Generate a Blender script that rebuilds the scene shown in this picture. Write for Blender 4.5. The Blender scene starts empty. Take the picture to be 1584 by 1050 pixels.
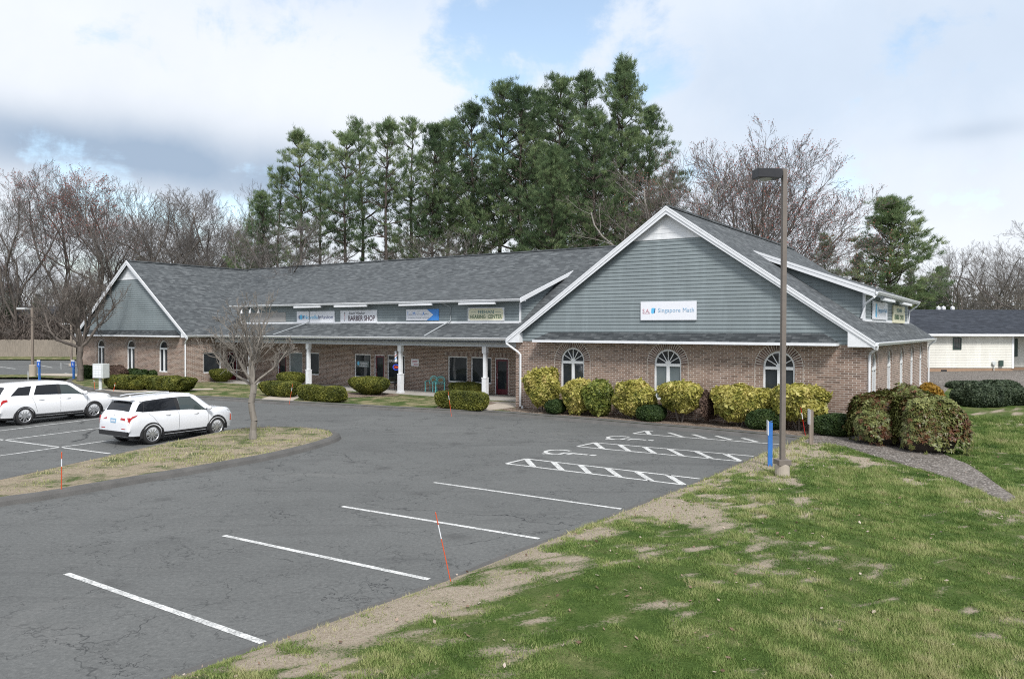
import bpy, math, random
import numpy as np
from mathutils import Vector, Matrix
R = math.radians
col = bpy.context.scene.collection
S = bpy.context.scene

# ------------------------------------------------------------------ camera
CAM_H = 3.8; FPX = 1200.0; CX, CY = 792.0, 525.0
cam_d = bpy.data.cameras.new('camera'); cam = bpy.data.objects.new('camera', cam_d); col.objects.link(cam)
cam_d.sensor_width = 36; cam_d.lens = FPX / 1584 * 36; cam_d.clip_end = 3000; cam_d.clip_start = 0.1
CAM_R = Matrix.Rotation(R(90 - 0.72), 3, 'X') @ Matrix.Rotation(R(0.15), 3, 'Z')
cam.matrix_world = Matrix.Translation((0, 0, CAM_H)) @ CAM_R.to_4x4()
S.camera = cam

# ------------------------------------------------------------------ exposure
S.view_settings.view_transform = 'Standard'; S.view_settings.look = 'None'
S.view_settings.exposure = 0.56; S.view_settings.gamma = 1
S.cycles.max_bounces = 5; S.cycles.transparent_max_bounces = 8
S.cycles.diffuse_bounces = 3; S.cycles.glossy_bounces = 2
S.cycles.sample_clamp_indirect = 4
S.cycles.use_denoising = False; S.cycles.filter_width = 1.1; S.cycles.adaptive_threshold = 0.006

# ------------------------------------------------------------------ sun and sky
SUN_EL, SUN_AZ = 47, 166      # azimuth clockwise from +Y
sd = bpy.data.lights.new('sun', 'SUN'); sun = bpy.data.objects.new('sun', sd); col.objects.link(sun)
sd.energy = 2.6; sd.angle = R(13); sd.color = (1, .965, .92)
_d = Vector((math.sin(R(SUN_AZ)) * math.cos(R(SUN_EL)), math.cos(R(SUN_AZ)) * math.cos(R(SUN_EL)), math.sin(R(SUN_EL))))
sun.rotation_euler = _d.to_track_quat('Z', 'Y').to_euler(); sun.location = _d * 60
W = bpy.data.worlds.new('World'); S.world = W; W.use_nodes = True
wn, wl = W.node_tree.nodes, W.node_tree.links
bg = wn['Background']; bg.inputs['Strength'].default_value = 0.12
sky = wn.new('ShaderNodeTexSky'); sky.sky_type = 'NISHITA'; sky.sun_disc = False
sky.sun_elevation = R(SUN_EL); sky.sun_rotation = R(SUN_AZ); sky.air_density = 1.0; sky.dust_density = .6; sky.ozone_density = 1.5

def wmath(op, a, b=None, c=None, clamp=False):
    n = wn.new('ShaderNodeMath'); n.operation = op; n.use_clamp = clamp
    for i, v in enumerate((a, b, c)):
        if v is None: continue
        if isinstance(v, (int, float)): n.inputs[i].default_value = v
        else: wl.new(v, n.inputs[i])
    return n.outputs[0]
tc = wn.new('ShaderNodeTexCoord'); sep = wn.new('ShaderNodeSeparateXYZ'); wl.new(tc.outputs['Generated'], sep.inputs[0])
dx, dy, dz = sep.outputs
zc = wmath('ADD', wmath('MAXIMUM', dz, 0.0), 0.14)
comb = wn.new('ShaderNodeCombineXYZ')
wl.new(wmath('DIVIDE', dx, zc), comb.inputs[0]); wl.new(wmath('DIVIDE', dy, zc), comb.inputs[1])
def wnoise(vec, scale, detail, rough, off=0.0, dist=0.0):
    n = wn.new('ShaderNodeTexNoise'); n.inputs['Scale'].default_value = scale; n.inputs['Detail'].default_value = detail
    n.inputs['Roughness'].default_value = rough; n.inputs['Distortion'].default_value = dist
    m = wn.new('ShaderNodeVectorMath'); m.operation = 'ADD'; m.inputs[1].default_value = (off, off * .7, off * .3)
    wl.new(vec, m.inputs[0]); wl.new(m.outputs[0], n.inputs['Vector']); return n.outputs['Fac']
n1 = wnoise(comb.outputs[0], 1.05, 10, .60, 3.1, .25)
n2 = wnoise(tc.outputs['Generated'], 3.2, 6, .55, 7.7)
n3 = wnoise(tc.outputs['Generated'], 9.0, 7, .62, 1.3, .3)
def gauss(cx, cz, sx, sz):
    a = wmath('POWER', wmath('DIVIDE', wmath('SUBTRACT', dx, cx), sx), 2.0)
    b = wmath('POWER', wmath('DIVIDE', wmath('SUBTRACT', dz, cz), sz), 2.0)
    return wmath('EXPONENT', wmath('MULTIPLY', wmath('ADD', a, b), -1.0))
# open blue gap high in the middle, cloud cover elsewhere
gap = wmath('ADD', gauss(.02, .375, .12, .06), wmath('ADD', wmath('MULTIPLY', gauss(.17, .30, .10, .035), .55), wmath('MULTIPLY', gauss(-.02, .29, .06, .03), .35)))
thin = wmath('MULTIPLY', gauss(-.22, .40, .10, .05), .35)
cover = wmath('ADD', wmath('MULTIPLY', wmath('SUBTRACT', n1, .5), 3.2), .95)
cover = wmath('ADD', cover, wmath('MULTIPLY', wmath('SUBTRACT', n3, .5), 3.4))
cover = wmath('SUBTRACT', cover, wmath('MULTIPLY', wmath('ADD', gap, thin), 1.15))
cfac = wn.new('ShaderNodeMapRange'); wl.new(cover, cfac.inputs[0]); cfac.inputs[1].default_value = -.05; cfac.inputs[2].default_value = .75
cfac.inputs[3].default_value = .22; cfac.inputs[4].default_value = .97; cfac.interpolation_type = 'SMOOTHSTEP'
# grey underside banks
dark = wmath('MULTIPLY', gauss(-.45, .200, .24, .036), wmath('ADD', .25, wmath('MULTIPLY', n2, 1.3)))
dark = wmath('ADD', dark, wmath('MULTIPLY', gauss(-.24, .165, .16, .035), .55))
dark = wmath('ADD', dark, wmath('MULTIPLY', gauss(.50, .215, .05, .010), .30))
dark = wmath('ADD', dark, wmath('MULTIPLY', wmath('SUBTRACT', n2, .45), .8, clamp=True))
darkc = wmath('MINIMUM', wmath('MAXIMUM', dark, 0.0), 1.0)
mixc = wn.new('ShaderNodeMix'); mixc.data_type = 'RGBA'
wl.new(darkc, mixc.inputs['Factor'])
K = 1 / .12
mixa = wn.new('ShaderNodeMix'); mixa.data_type = 'RGBA'
veil = wmath('MULTIPLY', wmath('ADD', gauss(.42, .30, .34, .13), wmath('MULTIPLY', gauss(-.15, .40, .3, .05), .6)), wmath('ADD', .45, wmath('MULTIPLY', n3, 1.0)), clamp=True)
wl.new(wmath('MINIMUM', veil, .85), mixa.inputs['Factor'])
mixa.inputs['A'].default_value = (.65 * K, .675 * K, .715 * K, 1); mixa.inputs['B'].default_value = (.475 * K, .555 * K, .665 * K, 1)
wl.new(mixa.outputs['Result'], mixc.inputs['A'])
mixc.inputs['B'].default_value = (.27 * K, .34 * K, .44 * K, 1)
skyb = wn.new('ShaderNodeMix'); skyb.data_type = 'RGBA'; skyb.blend_type = 'MULTIPLY'; skyb.inputs['Factor'].default_value = 1
wl.new(sky.outputs[0], skyb.inputs['A']); skyb.inputs['B'].default_value = (1.5, 1.45, 1.3, 1)
mixs = wn.new('ShaderNodeMix'); mixs.data_type = 'RGBA'
wl.new(cfac.outputs[0], mixs.inputs['Factor']); wl.new(skyb.outputs['Result'], mixs.inputs['A']); wl.new(mixc.outputs['Result'], mixs.inputs['B'])
wl.new(mixs.outputs['Result'], bg.inputs['Color'])

# ------------------------------------------------------------------ pixel -> place
def ray(px, py):
    v = CAM_R @ Vector(((px - CX) / FPX, (CY - py) / FPX, -1)); return v
def G(px, py, z=0.0):
    v = ray(px, py); t = (z - CAM_H) / v.z; return (v.x * t, v.y * t)
def zat(py, px, D):
    v = ray(px, py); return CAM_H + v.z / v.y * D
def xat(px, D):
    v = ray(px, 510); return v.x / v.y * D
TH = R(-33.8); P0 = (.19, 37.7)
def BL(a, b):      # building frame -> ground
    return (P0[0] + math.cos(TH) * a - math.sin(TH) * b, P0[1] + math.sin(TH) * a + math.cos(TH) * b)
def LB(x, y):
    dx_, dy_ = x - P0[0], y - P0[1]
    return (math.cos(TH) * dx_ + math.sin(TH) * dy_, -math.sin(TH) * dx_ + math.cos(TH) * dy_)
LOT = -0.15

# ------------------------------------------------------------------ materials
class NT:
    def __init__(s, name):
        s.m = bpy.data.materials.new(name); s.m.use_nodes = True
        s.n = s.m.node_tree.nodes; s.l = s.m.node_tree.links; s.b = s.n['Principled BSDF']
    def node(s, t, **kw):
        n = s.n.new(t)
        for k, v in kw.items():
            if hasattr(n, k) and k not in n.inputs: setattr(n, k, v)
            else: s.set(n, k, v)
        return n
    def set(s, n, k, v):
        i = n.inputs[k]
        if isinstance(v, bpy.types.NodeSocket): s.l.new(v, i)
        else: i.default_value = v
    def mix(s, f, a, b, mode='MIX'):
        n = s.n.new('ShaderNodeMix'); n.data_type = 'RGBA'; n.blend_type = mode
        s.set(n, 'Factor', f)
        s.set(n, 'A', a if isinstance(a, bpy.types.NodeSocket) else (*a, 1)); s.set(n, 'B', b if isinstance(b, bpy.types.NodeSocket) else (*b, 1))
        return n.outputs['Result']
    def math(s, op, a, b=0.0, clamp=False):
        n = s.n.new('ShaderNodeMath'); n.operation = op; n.use_clamp = clamp
        s.set(n, 0, a); s.set(n, 1, b); return n.outputs[0]
    def ramp(s, f, stops, interp='LINEAR'):
        n = s.n.new('ShaderNodeValToRGB'); s.l.new(f, n.inputs[0]); cr = n.color_ramp; cr.interpolation = interp
        while len(cr.elements) < len(stops): cr.elements.new(.5)
        for e, (p, c) in zip(cr.elements, stops):
            e.position = p; e.color = (*c, 1) if len(c) == 3 else c
        return n.outputs[0]
    def mr(s, f, a, b, c=0.0, d=1.0):
        n = s.n.new('ShaderNodeMapRange'); s.set(n, 0, f)
        for i, v in zip((1, 2, 3, 4), (a, b, c, d)): n.inputs[i].default_value = v
        n.clamp = True; return n.outputs[0]
    def noise(s, vec, scale, detail=4, rough=.5, dist=0.0, out='Fac'):
        n = s.n.new('ShaderNodeTexNoise'); s.l.new(vec, n.inputs['Vector'])
        n.inputs['Scale'].default_value = scale; n.inputs['Detail'].default_value = detail
        n.inputs['Roughness'].default_value = rough; n.inputs['Distortion'].default_value = dist; return n.outputs[out]
    def coord(s, k='Object'):
        return s.n.new('ShaderNodeTexCoord').outputs[k]
    def mapv(s, vec, scale=(1, 1, 1), loc=(0, 0, 0), rot=(0, 0, 0)):
        n = s.n.new('ShaderNodeMapping'); s.l.new(vec, n.inputs['Vector'])
        n.inputs['Scale'].default_value = scale; n.inputs['Location'].default_value = loc; n.inputs['Rotation'].default_value = rot
        return n.outputs[0]
    def color(s, c): s.set(s.b, 'Base Color', c if isinstance(c, bpy.types.NodeSocket) else (*c, 1))
    def rough(s, r): s.set(s.b, 'Roughness', r)
    def bump(s, h, strength=.3, dist=.01):
        n = s.n.new('ShaderNodeBump'); s.l.new(h, n.inputs['Height']); n.inputs['Strength'].default_value = strength
        n.inputs['Distance'].default_value = dist; s.l.new(n.outputs[0], s.b.inputs['Normal'])

def plain(name, c, rough=.6, var=.12, scale=6, metal=0, spec=.5, k='Object'):
    t = NT(name); co = t.coord(k)
    n = t.noise(co, scale, 5, .6); n2_ = t.noise(co, scale * 9, 3, .6)
    f = t.math('ADD', t.math('MULTIPLY', n, .7), t.math('MULTIPLY', n2_, .3))
    lo = tuple(x * (1 - var) for x in c); hi = tuple(min(1, x * (1 + var)) for x in c)
    t.color(t.mix(t.mr(f, .35, .65), lo, hi)); t.rough(t.mr(n, .3, .7, max(.02, rough - .06), min(1, rough + .06)))
    t.b.inputs['Metallic'].default_value = metal; t.b.inputs['Specular IOR Level'].default_value = spec
    return t.m

def brick_mat(name, c1, c2, mortar, bw=.29, bh=.085, off=.5, msize=.009):
    t = NT(name); uv = t.coord('UV')
    b = t.n.new('ShaderNodeTexBrick'); t.l.new(uv, b.inputs['Vector'])
    b.inputs['Scale'].default_value = 1; b.inputs['Brick Width'].default_value = bw; b.inputs['Row Height'].default_value = bh
    b.inputs['Mortar Size'].default_value = msize; b.inputs['Mortar Smooth'].default_value = .15; b.offset = off
    b.inputs['Bias'].default_value = -.1
    b.inputs['Color1'].default_value = (0, 0, 0, 1); b.inputs['Color2'].default_value = (1, 1, 1, 1); b.inputs['Mortar'].default_value = (.5, .5, .5, 1)
    base = t.ramp(b.outputs['Color'], [(0, tuple(x * .58 for x in c1)), (.14, c1), (.5, tuple((x + y) / 2 for x, y in zip(c1, c2))), (.85, c2), (1, tuple(x * 1.35 for x in c2))])
    n = t.noise(uv, 1.2, 5, .65); n2_ = t.noise(uv, 45, 3, .7)
    base = t.mix(t.mr(n, .3, .75, 0, .35), base, tuple(x * .75 for x in c1)); n3 = t.noise(t.mapv(uv, scale=(.5, 1.6, 1)), .7, 4, .6); base = t.mix(t.mr(n3, .54, .72, 0, .4), base, (.36, .29, .25))
    base = t.mix(t.mr(n2_, .35, .8, 0, .35), base, tuple(x * 1.35 for x in c2))
    mo = t.mix(t.mr(n, .3, .7), mortar, tuple(x * .82 for x in mortar))
    t.color(t.mix(b.outputs['Fac'], base, mo)); t.rough(.88)
    inv = t.math('SUBTRACT', 1.0, b.outputs['Fac']); t.bump(t.math('ADD', inv, t.math('MULTIPLY', n2_, .25)), .5, .008)
    return t.m

def shingle_mat(name, cols, w=.30, h=.145):
    t = NT(name); uv = t.coord('UV')
    def bt(w_, h_, o, seed):
        b = t.n.new('ShaderNodeTexBrick'); t.l.new(t.mapv(uv, loc=(seed, 0, 0)), b.inputs['Vector'])
        b.inputs['Scale'].default_value = 1; b.inputs['Brick Width'].default_value = w_; b.inputs['Row Height'].default_value = h_
        b.inputs['Mortar Size'].default_value = .006; b.inputs['Mortar Smooth'].default_value = .1; b.offset = o; b.offset_frequency = 2
        b.inputs['Color1'].default_value = (0, 0, 0, 1); b.inputs['Color2'].default_value = (1, 1, 1, 1); b.inputs['Mortar'].default_value = (.3, .3, .3, 1)
        return b
    a = bt(w, h, .37, 0); c = bt(w * 1.7, h, .61, 3.3)
    f = t.math('ADD', t.math('MULTIPLY', a.outputs['Color'], .6), t.math('MULTIPLY', c.outputs['Color'], .4))
    base = t.ramp(f, [(.1, cols[0]), (.45, cols[1]), (.62, cols[2]), (.9, cols[3])])
    n = t.noise(uv, .35, 5, .6); g = t.noise(uv, 60, 2, .7)
    base = t.mix(t.mr(n, .3, .7, 0, .35), base, tuple(x * .8 for x in cols[1]))
    # streaks running down the slope
    st = t.noise(t.mapv(uv, scale=(1.4, .09, 1)), 1.0, 4, .6)
    base = t.mix(t.mr(st, .5, .75, 0, .12), base, tuple(x * 1.2 for x in cols[2]))
    base = t.mix(t.mr(g, .3, .7, 0, .35), base, cols[0]); t.color(base); t.rough(.92)
    t.b.inputs['Specular IOR Level'].default_value = .25
    sp = t.n.new('ShaderNodeSeparateXYZ'); t.l.new(uv, sp.inputs[0])
    row = t.math('FRACT', t.math('DIVIDE', sp.outputs[1], h))
    t.bump(t.math('ADD', t.math('SUBTRACT', 1.0, row), t.math('MULTIPLY', f, .5)), .55, .012)
    return t.m

def siding_mat(name, c):
    t = NT(name); co = t.coord('Object')
    n = t.noise(co, .5, 5, .6); st = t.noise(t.mapv(co, scale=(2.2, 2.2, .25)), 1.0, 4, .6)
    g = t.noise(co, 30, 3, .6)
    b = t.mix(t.mr(n, .3, .7), tuple(x * .9 for x in c), tuple(x * 1.08 for x in c))
    b = t.mix(t.mr(st, .50, .72, 0, .45), b, tuple(min(1, x * 1.4) for x in c)); st2 = t.noise(t.mapv(co, scale=(5, 5, .18), loc=(3, 3, 0)), 1.0, 3, .6); b = t.mix(t.mr(st2, .56, .74, 0, .35), b, tuple(x * .72 for x in c))
    b = t.mix(t.mr(g, .4, .8, 0, .12), b, tuple(x * .7 for x in c)); t.color(b); t.rough(.62); return t.m

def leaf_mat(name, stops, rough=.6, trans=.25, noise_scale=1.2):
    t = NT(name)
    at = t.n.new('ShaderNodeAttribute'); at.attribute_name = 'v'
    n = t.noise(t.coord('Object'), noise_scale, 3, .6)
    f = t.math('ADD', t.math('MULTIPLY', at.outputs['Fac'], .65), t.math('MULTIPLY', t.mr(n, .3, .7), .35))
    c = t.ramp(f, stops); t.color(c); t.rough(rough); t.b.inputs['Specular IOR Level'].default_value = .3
    tr = t.n.new('ShaderNodeBsdfTranslucent'); t.l.new(c, tr.inputs[0])
    mx = t.n.new('ShaderNodeMixShader'); mx.inputs[0].default_value = trans
    t.l.new(t.b.outputs[0], mx.inputs[1]); t.l.new(tr.outputs[0], mx.inputs[2])
    t.l.new(mx.outputs[0], t.n['Material Output'].inputs['Surface']); return t.m

def glass_mat(name, c=(.02, .025, .03), rough=.04, streak=0.0, c2=(.1, .11, .12)):
    t = NT(name); n = t.noise(t.mapv(t.coord('Object'), scale=(1, 1, .6)), .9, 3, .5)
    t.color(t.mix(t.mr(n, .45, .7, 0, streak), c, c2)); t.rough(rough); t.b.inputs['Specular IOR Level'].default_value = .6
    w = t.noise(t.coord('Object'), 1.3, 2, .5); t.bump(w, .12, .05)
    return t.m

# asphalt -----------------------------------------------------------------
def asphalt_mat():
    t = NT('asphalt'); co = t.coord('Object')
    big = t.noise(co, .12, 5, .6); mid = t.noise(co, .9, 6, .65, .4); fine = t.noise(co, 55, 3, .75); speck = t.noise(co, 130, 1, .5)
    base = t.mix(t.mr(big, .3, .7), (.108, .113, .112), (.155, .160, .157))
    base = t.mix(t.mr(mid, .45, .75, 0, .40), base, (.090, .093, .092))
    lane = t.noise(t.mapv(co, rot=(0, 0, -R(-33.8 + 90)), scale=(.06, .8, 1)), 1.0, 4, .6)
    base = t.mix(t.mr(lane, .5, .72, 0, .35), base, (.158, .165, .164))
    grit = t.noise(co, 14, 6, .8); patch = t.noise(t.mapv(co, loc=(4, 9, 0), rot=(0, 0, R(-40)), scale=(.35, 1, 1)), .45, 5, .7, .6)
    base = t.mix(t.mr(grit, .48, .66, 0, .50), base, (.050, .052, .053)); base = t.mix(t.mr(grit, .46, .30, 0, .45), base, (.25, .25, .245))
    base = t.mix(t.mr(patch, .56, .64, 0, .38), base, (.075, .078, .078)); base = t.mix(t.mr(patch, .40, .30, 0, .35), base, (.19, .19, .185))
    vo = t.n.new('ShaderNodeTexVoronoi'); vo.inputs['Scale'].default_value = .42; vo.inputs['Randomness'].default_value = 1; t.l.new(co, vo.inputs['Vector'])
    od = t.math('ADD', vo.outputs['Distance'], t.math('MULTIPLY', t.math('SUBTRACT', t.noise(co, 3, 5, .7), .5), .35))
    base = t.mix(t.mr(od, .05, .16, .5, 0), base, (.045, .045, .045))
    tyre = t.noise(t.mapv(co, rot=(0, 0, R(-56)), scale=(.05, 2.2, 1)), 1.0, 4, .65); base = t.mix(t.mr(tyre, .58, .70, 0, .28), base, (.065, .067, .068))
    base = t.mix(t.mr(fine, .32, .75, 0, .55), base, (.06, .063, .064))
    base = t.mix(t.mr(speck, .72, .80, 0, .5), base, (.34, .33, .31))
    def cracks(scale, dist, w, lo, hi, amt, off):
        nz = t.noise(t.mapv(co, loc=(off, off, 0)), scale * 1.6, 5, .65, 0.0, 'Color')
        vv = t.n.new('ShaderNodeVectorMath'); vv.operation = 'MULTIPLY_ADD'; t.l.new(nz, vv.inputs[0])
        vv.inputs[1].default_value = (dist, dist, 0); t.l.new(co, vv.inputs[2])
        v = t.n.new('ShaderNodeTexVoronoi'); v.feature = 'DISTANCE_TO_EDGE'; v.inputs['Scale'].default_value = scale
        t.l.new(vv.outputs[0], v.inputs['Vector'])
        m = t.mr(t.noise(t.mapv(co, loc=(off * 3, 0, 0)), scale * .55, 3, .5), lo, hi)
        line = t.mr(v.outputs['Distance'], w * scale * .35, w * scale, 1, 0)
        return t.math('MULTIPLY', t.math('MULTIPLY', line, m), amt)
    c1 = cracks(.21, 3.4, .018, .45, .58, .95, 0); c2 = cracks(2.6, .6, .010, .52, .62, .6, 9); c3 = cracks(.75, 1.8, .011, .49, .58, .85, 21)
    c = t.math('MAXIMUM', t.math('MAXIMUM', c1, c2), c3)
    base = t.mix(c, base, (.026, .028, .030)); t.color(base); t.rough(.88)
    t.b.inputs['Specular IOR Level'].default_value = .35
    t.bump(t.math('SUBTRACT', t.math('MULTIPLY', fine, .6), c), .5, .012)
    return t.m

def paint_mat():
    t = NT('road_paint'); co = t.coord('Object')
    a = t.noise(co, 26, 5, .75); b = t.noise(co, 3, 3, .6); v = t.n.new('ShaderNodeTexVoronoi'); v.feature = 'DISTANCE_TO_EDGE'
    v.inputs['Scale'].default_value = 5; t.l.new(co, v.inputs['Vector'])
    wear = t.math('ADD', t.math('MULTIPLY', a, .75), t.math('MULTIPLY', b, .3))
    f = t.mr(wear, .47, .64, 0, .85); f = t.math('MAXIMUM', f, t.mr(v.outputs['Distance'], .0, .045, .8, 0))
    t.color(t.mix(f, (.66, .67, .66), (.16, .165, .165))); t.rough(.7); return t.m

def curb_mat():
    t = NT('asphalt_curb'); co = t.coord('Object'); n = t.noise(co, 2, 5, .65); f = t.noise(co, 60, 3, .7)
    b = t.mix(t.mr(n, .3, .7), (.060, .060, .058), (.105, .102, .098)); b = t.mix(t.mr(f, .4, .8, 0, .5), b, (.17, .165, .16))
    t.color(b); t.rough(.9); t.bump(f, .4, .01); return t.m

def lawn_mat():      # 'g' = how much green cover, grown from the same field as the blades
    t = NT('lawn'); co = t.coord('Object')
    at = t.n.new('ShaderNodeAttribute'); at.attribute_name = 'g'
    n = t.noise(co, 1.3, 6, .65, .3); f = t.noise(co, 22, 5, .75); ff = t.noise(co, 90, 3, .7); n5 = t.noise(co, .35, 4, .6)
    green = t.ramp(n, [(.3, (.045, .085, .018)), (.5, (.090, .14, .034)), (.68, (.20, .21, .09))])
    green = t.mix(t.mr(f, .45, .75, 0, .7), green, (.022, .045, .010))
    green = t.mix(t.mr(n5, .52, .72, 0, .55), green, (.17, .165, .085))
    sand = t.mix(t.mr(f, .3, .7), (.30, .245, .185), (.56, .49, .40)); sand = t.mix(t.mr(ff, .4, .75, 0, .55), sand, (.14, .11, .07))
    k = t.math('ADD', at.outputs['Fac'], t.math('MULTIPLY', t.math('SUBTRACT', f, .5), 1.1))
    t.color(t.mix(t.mr(k, .34, .60), sand, green)); t.rough(.95); t.b.inputs['Specular IOR Level'].default_value = .1
    t.bump(t.math('ADD', f, ff), .8, .04); return t.m

def gravel_mat(name, cols, scale=26):
    t = NT(name); co = t.coord('Object')
    v = t.n.new('ShaderNodeTexVoronoi'); v.inputs['Scale'].default_value = scale; t.l.new(co, v.inputs['Vector'])
    sp = t.n.new('ShaderNodeSeparateColor'); t.l.new(v.outputs['Color'], sp.inputs[0])
    n = t.noise(co, .8, 4, .6)
    b = t.ramp(sp.outputs[0], [(0, cols[0]), (.4, cols[1]), (.75, cols[2]), (1, cols[3])])
    b = t.mix(t.mr(v.outputs['Distance'], .25, .6, 0, .75), b, tuple(x * .35 for x in cols[0]))
    b = t.mix(t.mr(n, .4, .7, 0, .4), b, cols[1]); t.color(b); t.rough(.9)
    t.bump(t.math('SUBTRACT', 1.0, v.outputs['Distance']), .9, .03); return t.m

def concrete_mat(name='concrete', c=(.42, .37, .31)):
    t = NT(name); co = t.coord('Object'); n = t.noise(co, .9, 6, .65); f = t.noise(co, 40, 4, .7)
    b = t.mix(t.mr(n, .3, .7), tuple(x * .8 for x in c), tuple(x * 1.1 for x in c)); b = t.mix(t.mr(f, .4, .8, 0, .3), b, tuple(x * .6 for x in c))
    t.color(b); t.rough(.88); t.bump(f, .25, .005); return t.m

def wood_mat(name, c):
    t = NT(name); co = t.coord('Object'); n = t.noise(t.mapv(co, scale=(8, 8, .8)), 1.5, 6, .7); g = t.noise(co, .8, 3)
    b = t.ramp(n, [(.3, tuple(x * .55 for x in c)), (.55, c), (.8, tuple(min(1, x * 1.4) for x in c))]); b = t.mix(t.mr(g, .4, .7, 0, .3), b, tuple(x * .7 for x in c))
    t.color(b); t.rough(.85); t.bump(n, .4, .01); return t.m

MAT = {
 'brick': brick_mat('brick', (.158, .100, .074), (.285, .195, .152), (.60, .55, .50)),
 'soldier': brick_mat('arch_brick', (.13, .082, .070), (.215, .145, .122), (.66, .62, .57), bw=.40, bh=.095, off=0, msize=.013),
 'mortar': plain('mortar', (.62, .58, .53), .9, .08),
 'shingle': shingle_mat('roof_shingle', [(.050, .056, .061), (.084, .093, .100), (.108, .120, .127), (.165, .178, .186)]),
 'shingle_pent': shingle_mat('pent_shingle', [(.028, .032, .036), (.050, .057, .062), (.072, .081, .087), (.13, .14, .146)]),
 'shingle_dark': shingle_mat('dark_roof_shingle', [(.022, .026, .034), (.034, .040, .052), (.045, .053, .068), (.065, .073, .09)]),
 'siding': siding_mat('grey_green_siding', (.205, .243, .255)),
 'white_siding': siding_mat('white_siding', (.72, .74, .76)),
 'cream_siding': siding_mat('cream_siding', (.70, .69, .63)),
 'trim': plain('white_trim', (.74, .76, .79), .45, .06),
 'beam': plain('pale_vinyl', (.50, .53, .56), .55, .08),
 'window_white': plain('window_vinyl', (.76, .78, .80), .4, .04),
 'glass': glass_mat('window_glass', streak=.6, c2=(.07, .08, .085)),
 'glass_blind': glass_mat('glass_with_blind', (.13, .16, .17), .10, .5, (.19, .22, .23)),
 'maroon': plain('maroon_paint', (.095, .008, .018), .4, .1),
 'asphalt': asphalt_mat(), 'paint': paint_mat(), 'curb': curb_mat(), 'lawn': lawn_mat(),
 'bed': gravel_mat('tan_pebbles', [(.12, .085, .06), (.25, .18, .13), (.36, .28, .21), (.52, .46, .40)], 16),
 'gravel': gravel_mat('grey_gravel', [(.10, .085, .07), (.20, .175, .155), (.31, .28, .25), (.50, .47, .44)], 17),
 'concrete': concrete_mat(), 'concrete_grey': concrete_mat('grey_concrete', (.40, .38, .35)),
 'bark': wood_mat('bark', (.135, .115, .10)), 'bark_pale': wood_mat('pale_bark', (.27, .25, .225)),
 'bark_pine': wood_mat('pine_bark', (.075, .058, .048)), 'bark_island': wood_mat('lichened_bark', (.215, .195, .17)),
 'twig': wood_mat('twig', (.155, .142, .134)),
 'post_wood': wood_mat('weathered_wood', (.24, .20, .165)),
 'fence': wood_mat('fence_wood', (.30, .26, .22)),
 'blue': plain('blue_paint', (.035, .16, .48), .5, .15), 'sign_blue': plain('sign_blue', (.02, .12, .50), .4, .05),
 'orange': plain('orange_plastic', (.62, .10, .035), .4, .1), 'red': plain('red_plastic', (.45, .015, .012), .35, .05),
 'pole': plain('bronze_pole', (.165, .142, .125), .5, .1), 'lamp': plain('dark_bronze', (.022, .022, .026), .4, .1),
 'lens': plain('lamp_lens', (.45, .46, .46), .2, .05),
 'sign_white': plain('sign_white', (.78, .80, .85), .35, .02), 'cream': plain('sign_cream', (.68, .66, .48), .45, .03),
 'ink': plain('sign_ink', (.05, .012, .025), .5, .02), 'ink_black': plain('black_ink', (.02, .02, .022), .5, .02),
 'ink_green': plain('green_ink', (.045, .12, .055), .5, .02), 'cyan': plain('cyan_ink', (.12, .50, .80), .5, .02),
 'ink_teal': plain('teal_ink', (.07, .18, .19), .5, .02), 'navy': plain('navy_ink', (.02, .05, .17), .5, .02),
 'sky_blue': plain('sky_blue_paint', (.05, .26, .72), .4, .02), 'pale_blue': plain('pale_blue_ink', (.28, .45, .62), .5, .02),
 'rose': plain('rose_ink', (.50, .22, .27), .5, .02), 'grey_ink': plain('grey_ink', (.35, .38, .42), .5, .02),
 'teal': plain('teal_paint', (.20, .68, .68), .4, .1), 'tan': plain('tan_fabric', (.23, .17, .10), .8, .15),
 'black': plain('black_plastic', (.018, .018, .02), .55, .1), 'rubber': plain('tyre_rubber', (.02, .02, .021), .8, .15),
 'alloy': plain('alloy', (.55, .56, .58), .28, .04, metal=.75), 'box_grey': plain('mailbox_grey', (.55, .58, .57), .5, .06),
 'foundation': concrete_mat('foundation', (.36, .24, .16)), 'dark_green': plain('dark_green_paint', (.03, .06, .05), .5, .1),
 'downspout_grey': plain('dull_aluminium', (.36, .39, .41), .5, .1),
 'wire': plain('wire', (.03, .03, .03), .6, .05),
}
t = NT('car_white'); t.color((.84, .85, .87)); t.rough(.24); t.b.inputs['Coat Weight'].default_value = .7; t.b.inputs['Coat Roughness'].default_value = .04
n_ = t.noise(t.coord(), 2.0, 2); t.bump(n_, .02, .01); MAT['car_white'] = t.m
t = NT('car_silver_white'); t.color((.77, .79, .83)); t.rough(.22); t.b.inputs['Coat Weight'].default_value = .7; t.b.inputs['Coat Roughness'].default_value = .04
t.bump(t.noise(t.coord(), 2.0, 2), .02, .01); MAT['car_pearl'] = t.m
t = NT('tinted_glass'); t.color((.012, .014, .018)); t.rough(.03); t.b.inputs['Specular IOR Level'].default_value = .35
t.bump(t.noise(t.coord(), 3.0, 2), .06, .02); MAT['tint'] = t.m
t = NT('clear_car_glass'); t.color((.05, .065, .065)); t.rough(.03); t.b.inputs['Specular IOR Level'].default_value = .5
t.bump(t.noise(t.coord(), 3.0, 2), .06, .02); MAT['carglass'] = t.m
t = NT('tail_light'); t.color((.42, .012, .012)); t.rough(.12); MAT['tail'] = t.m
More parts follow.
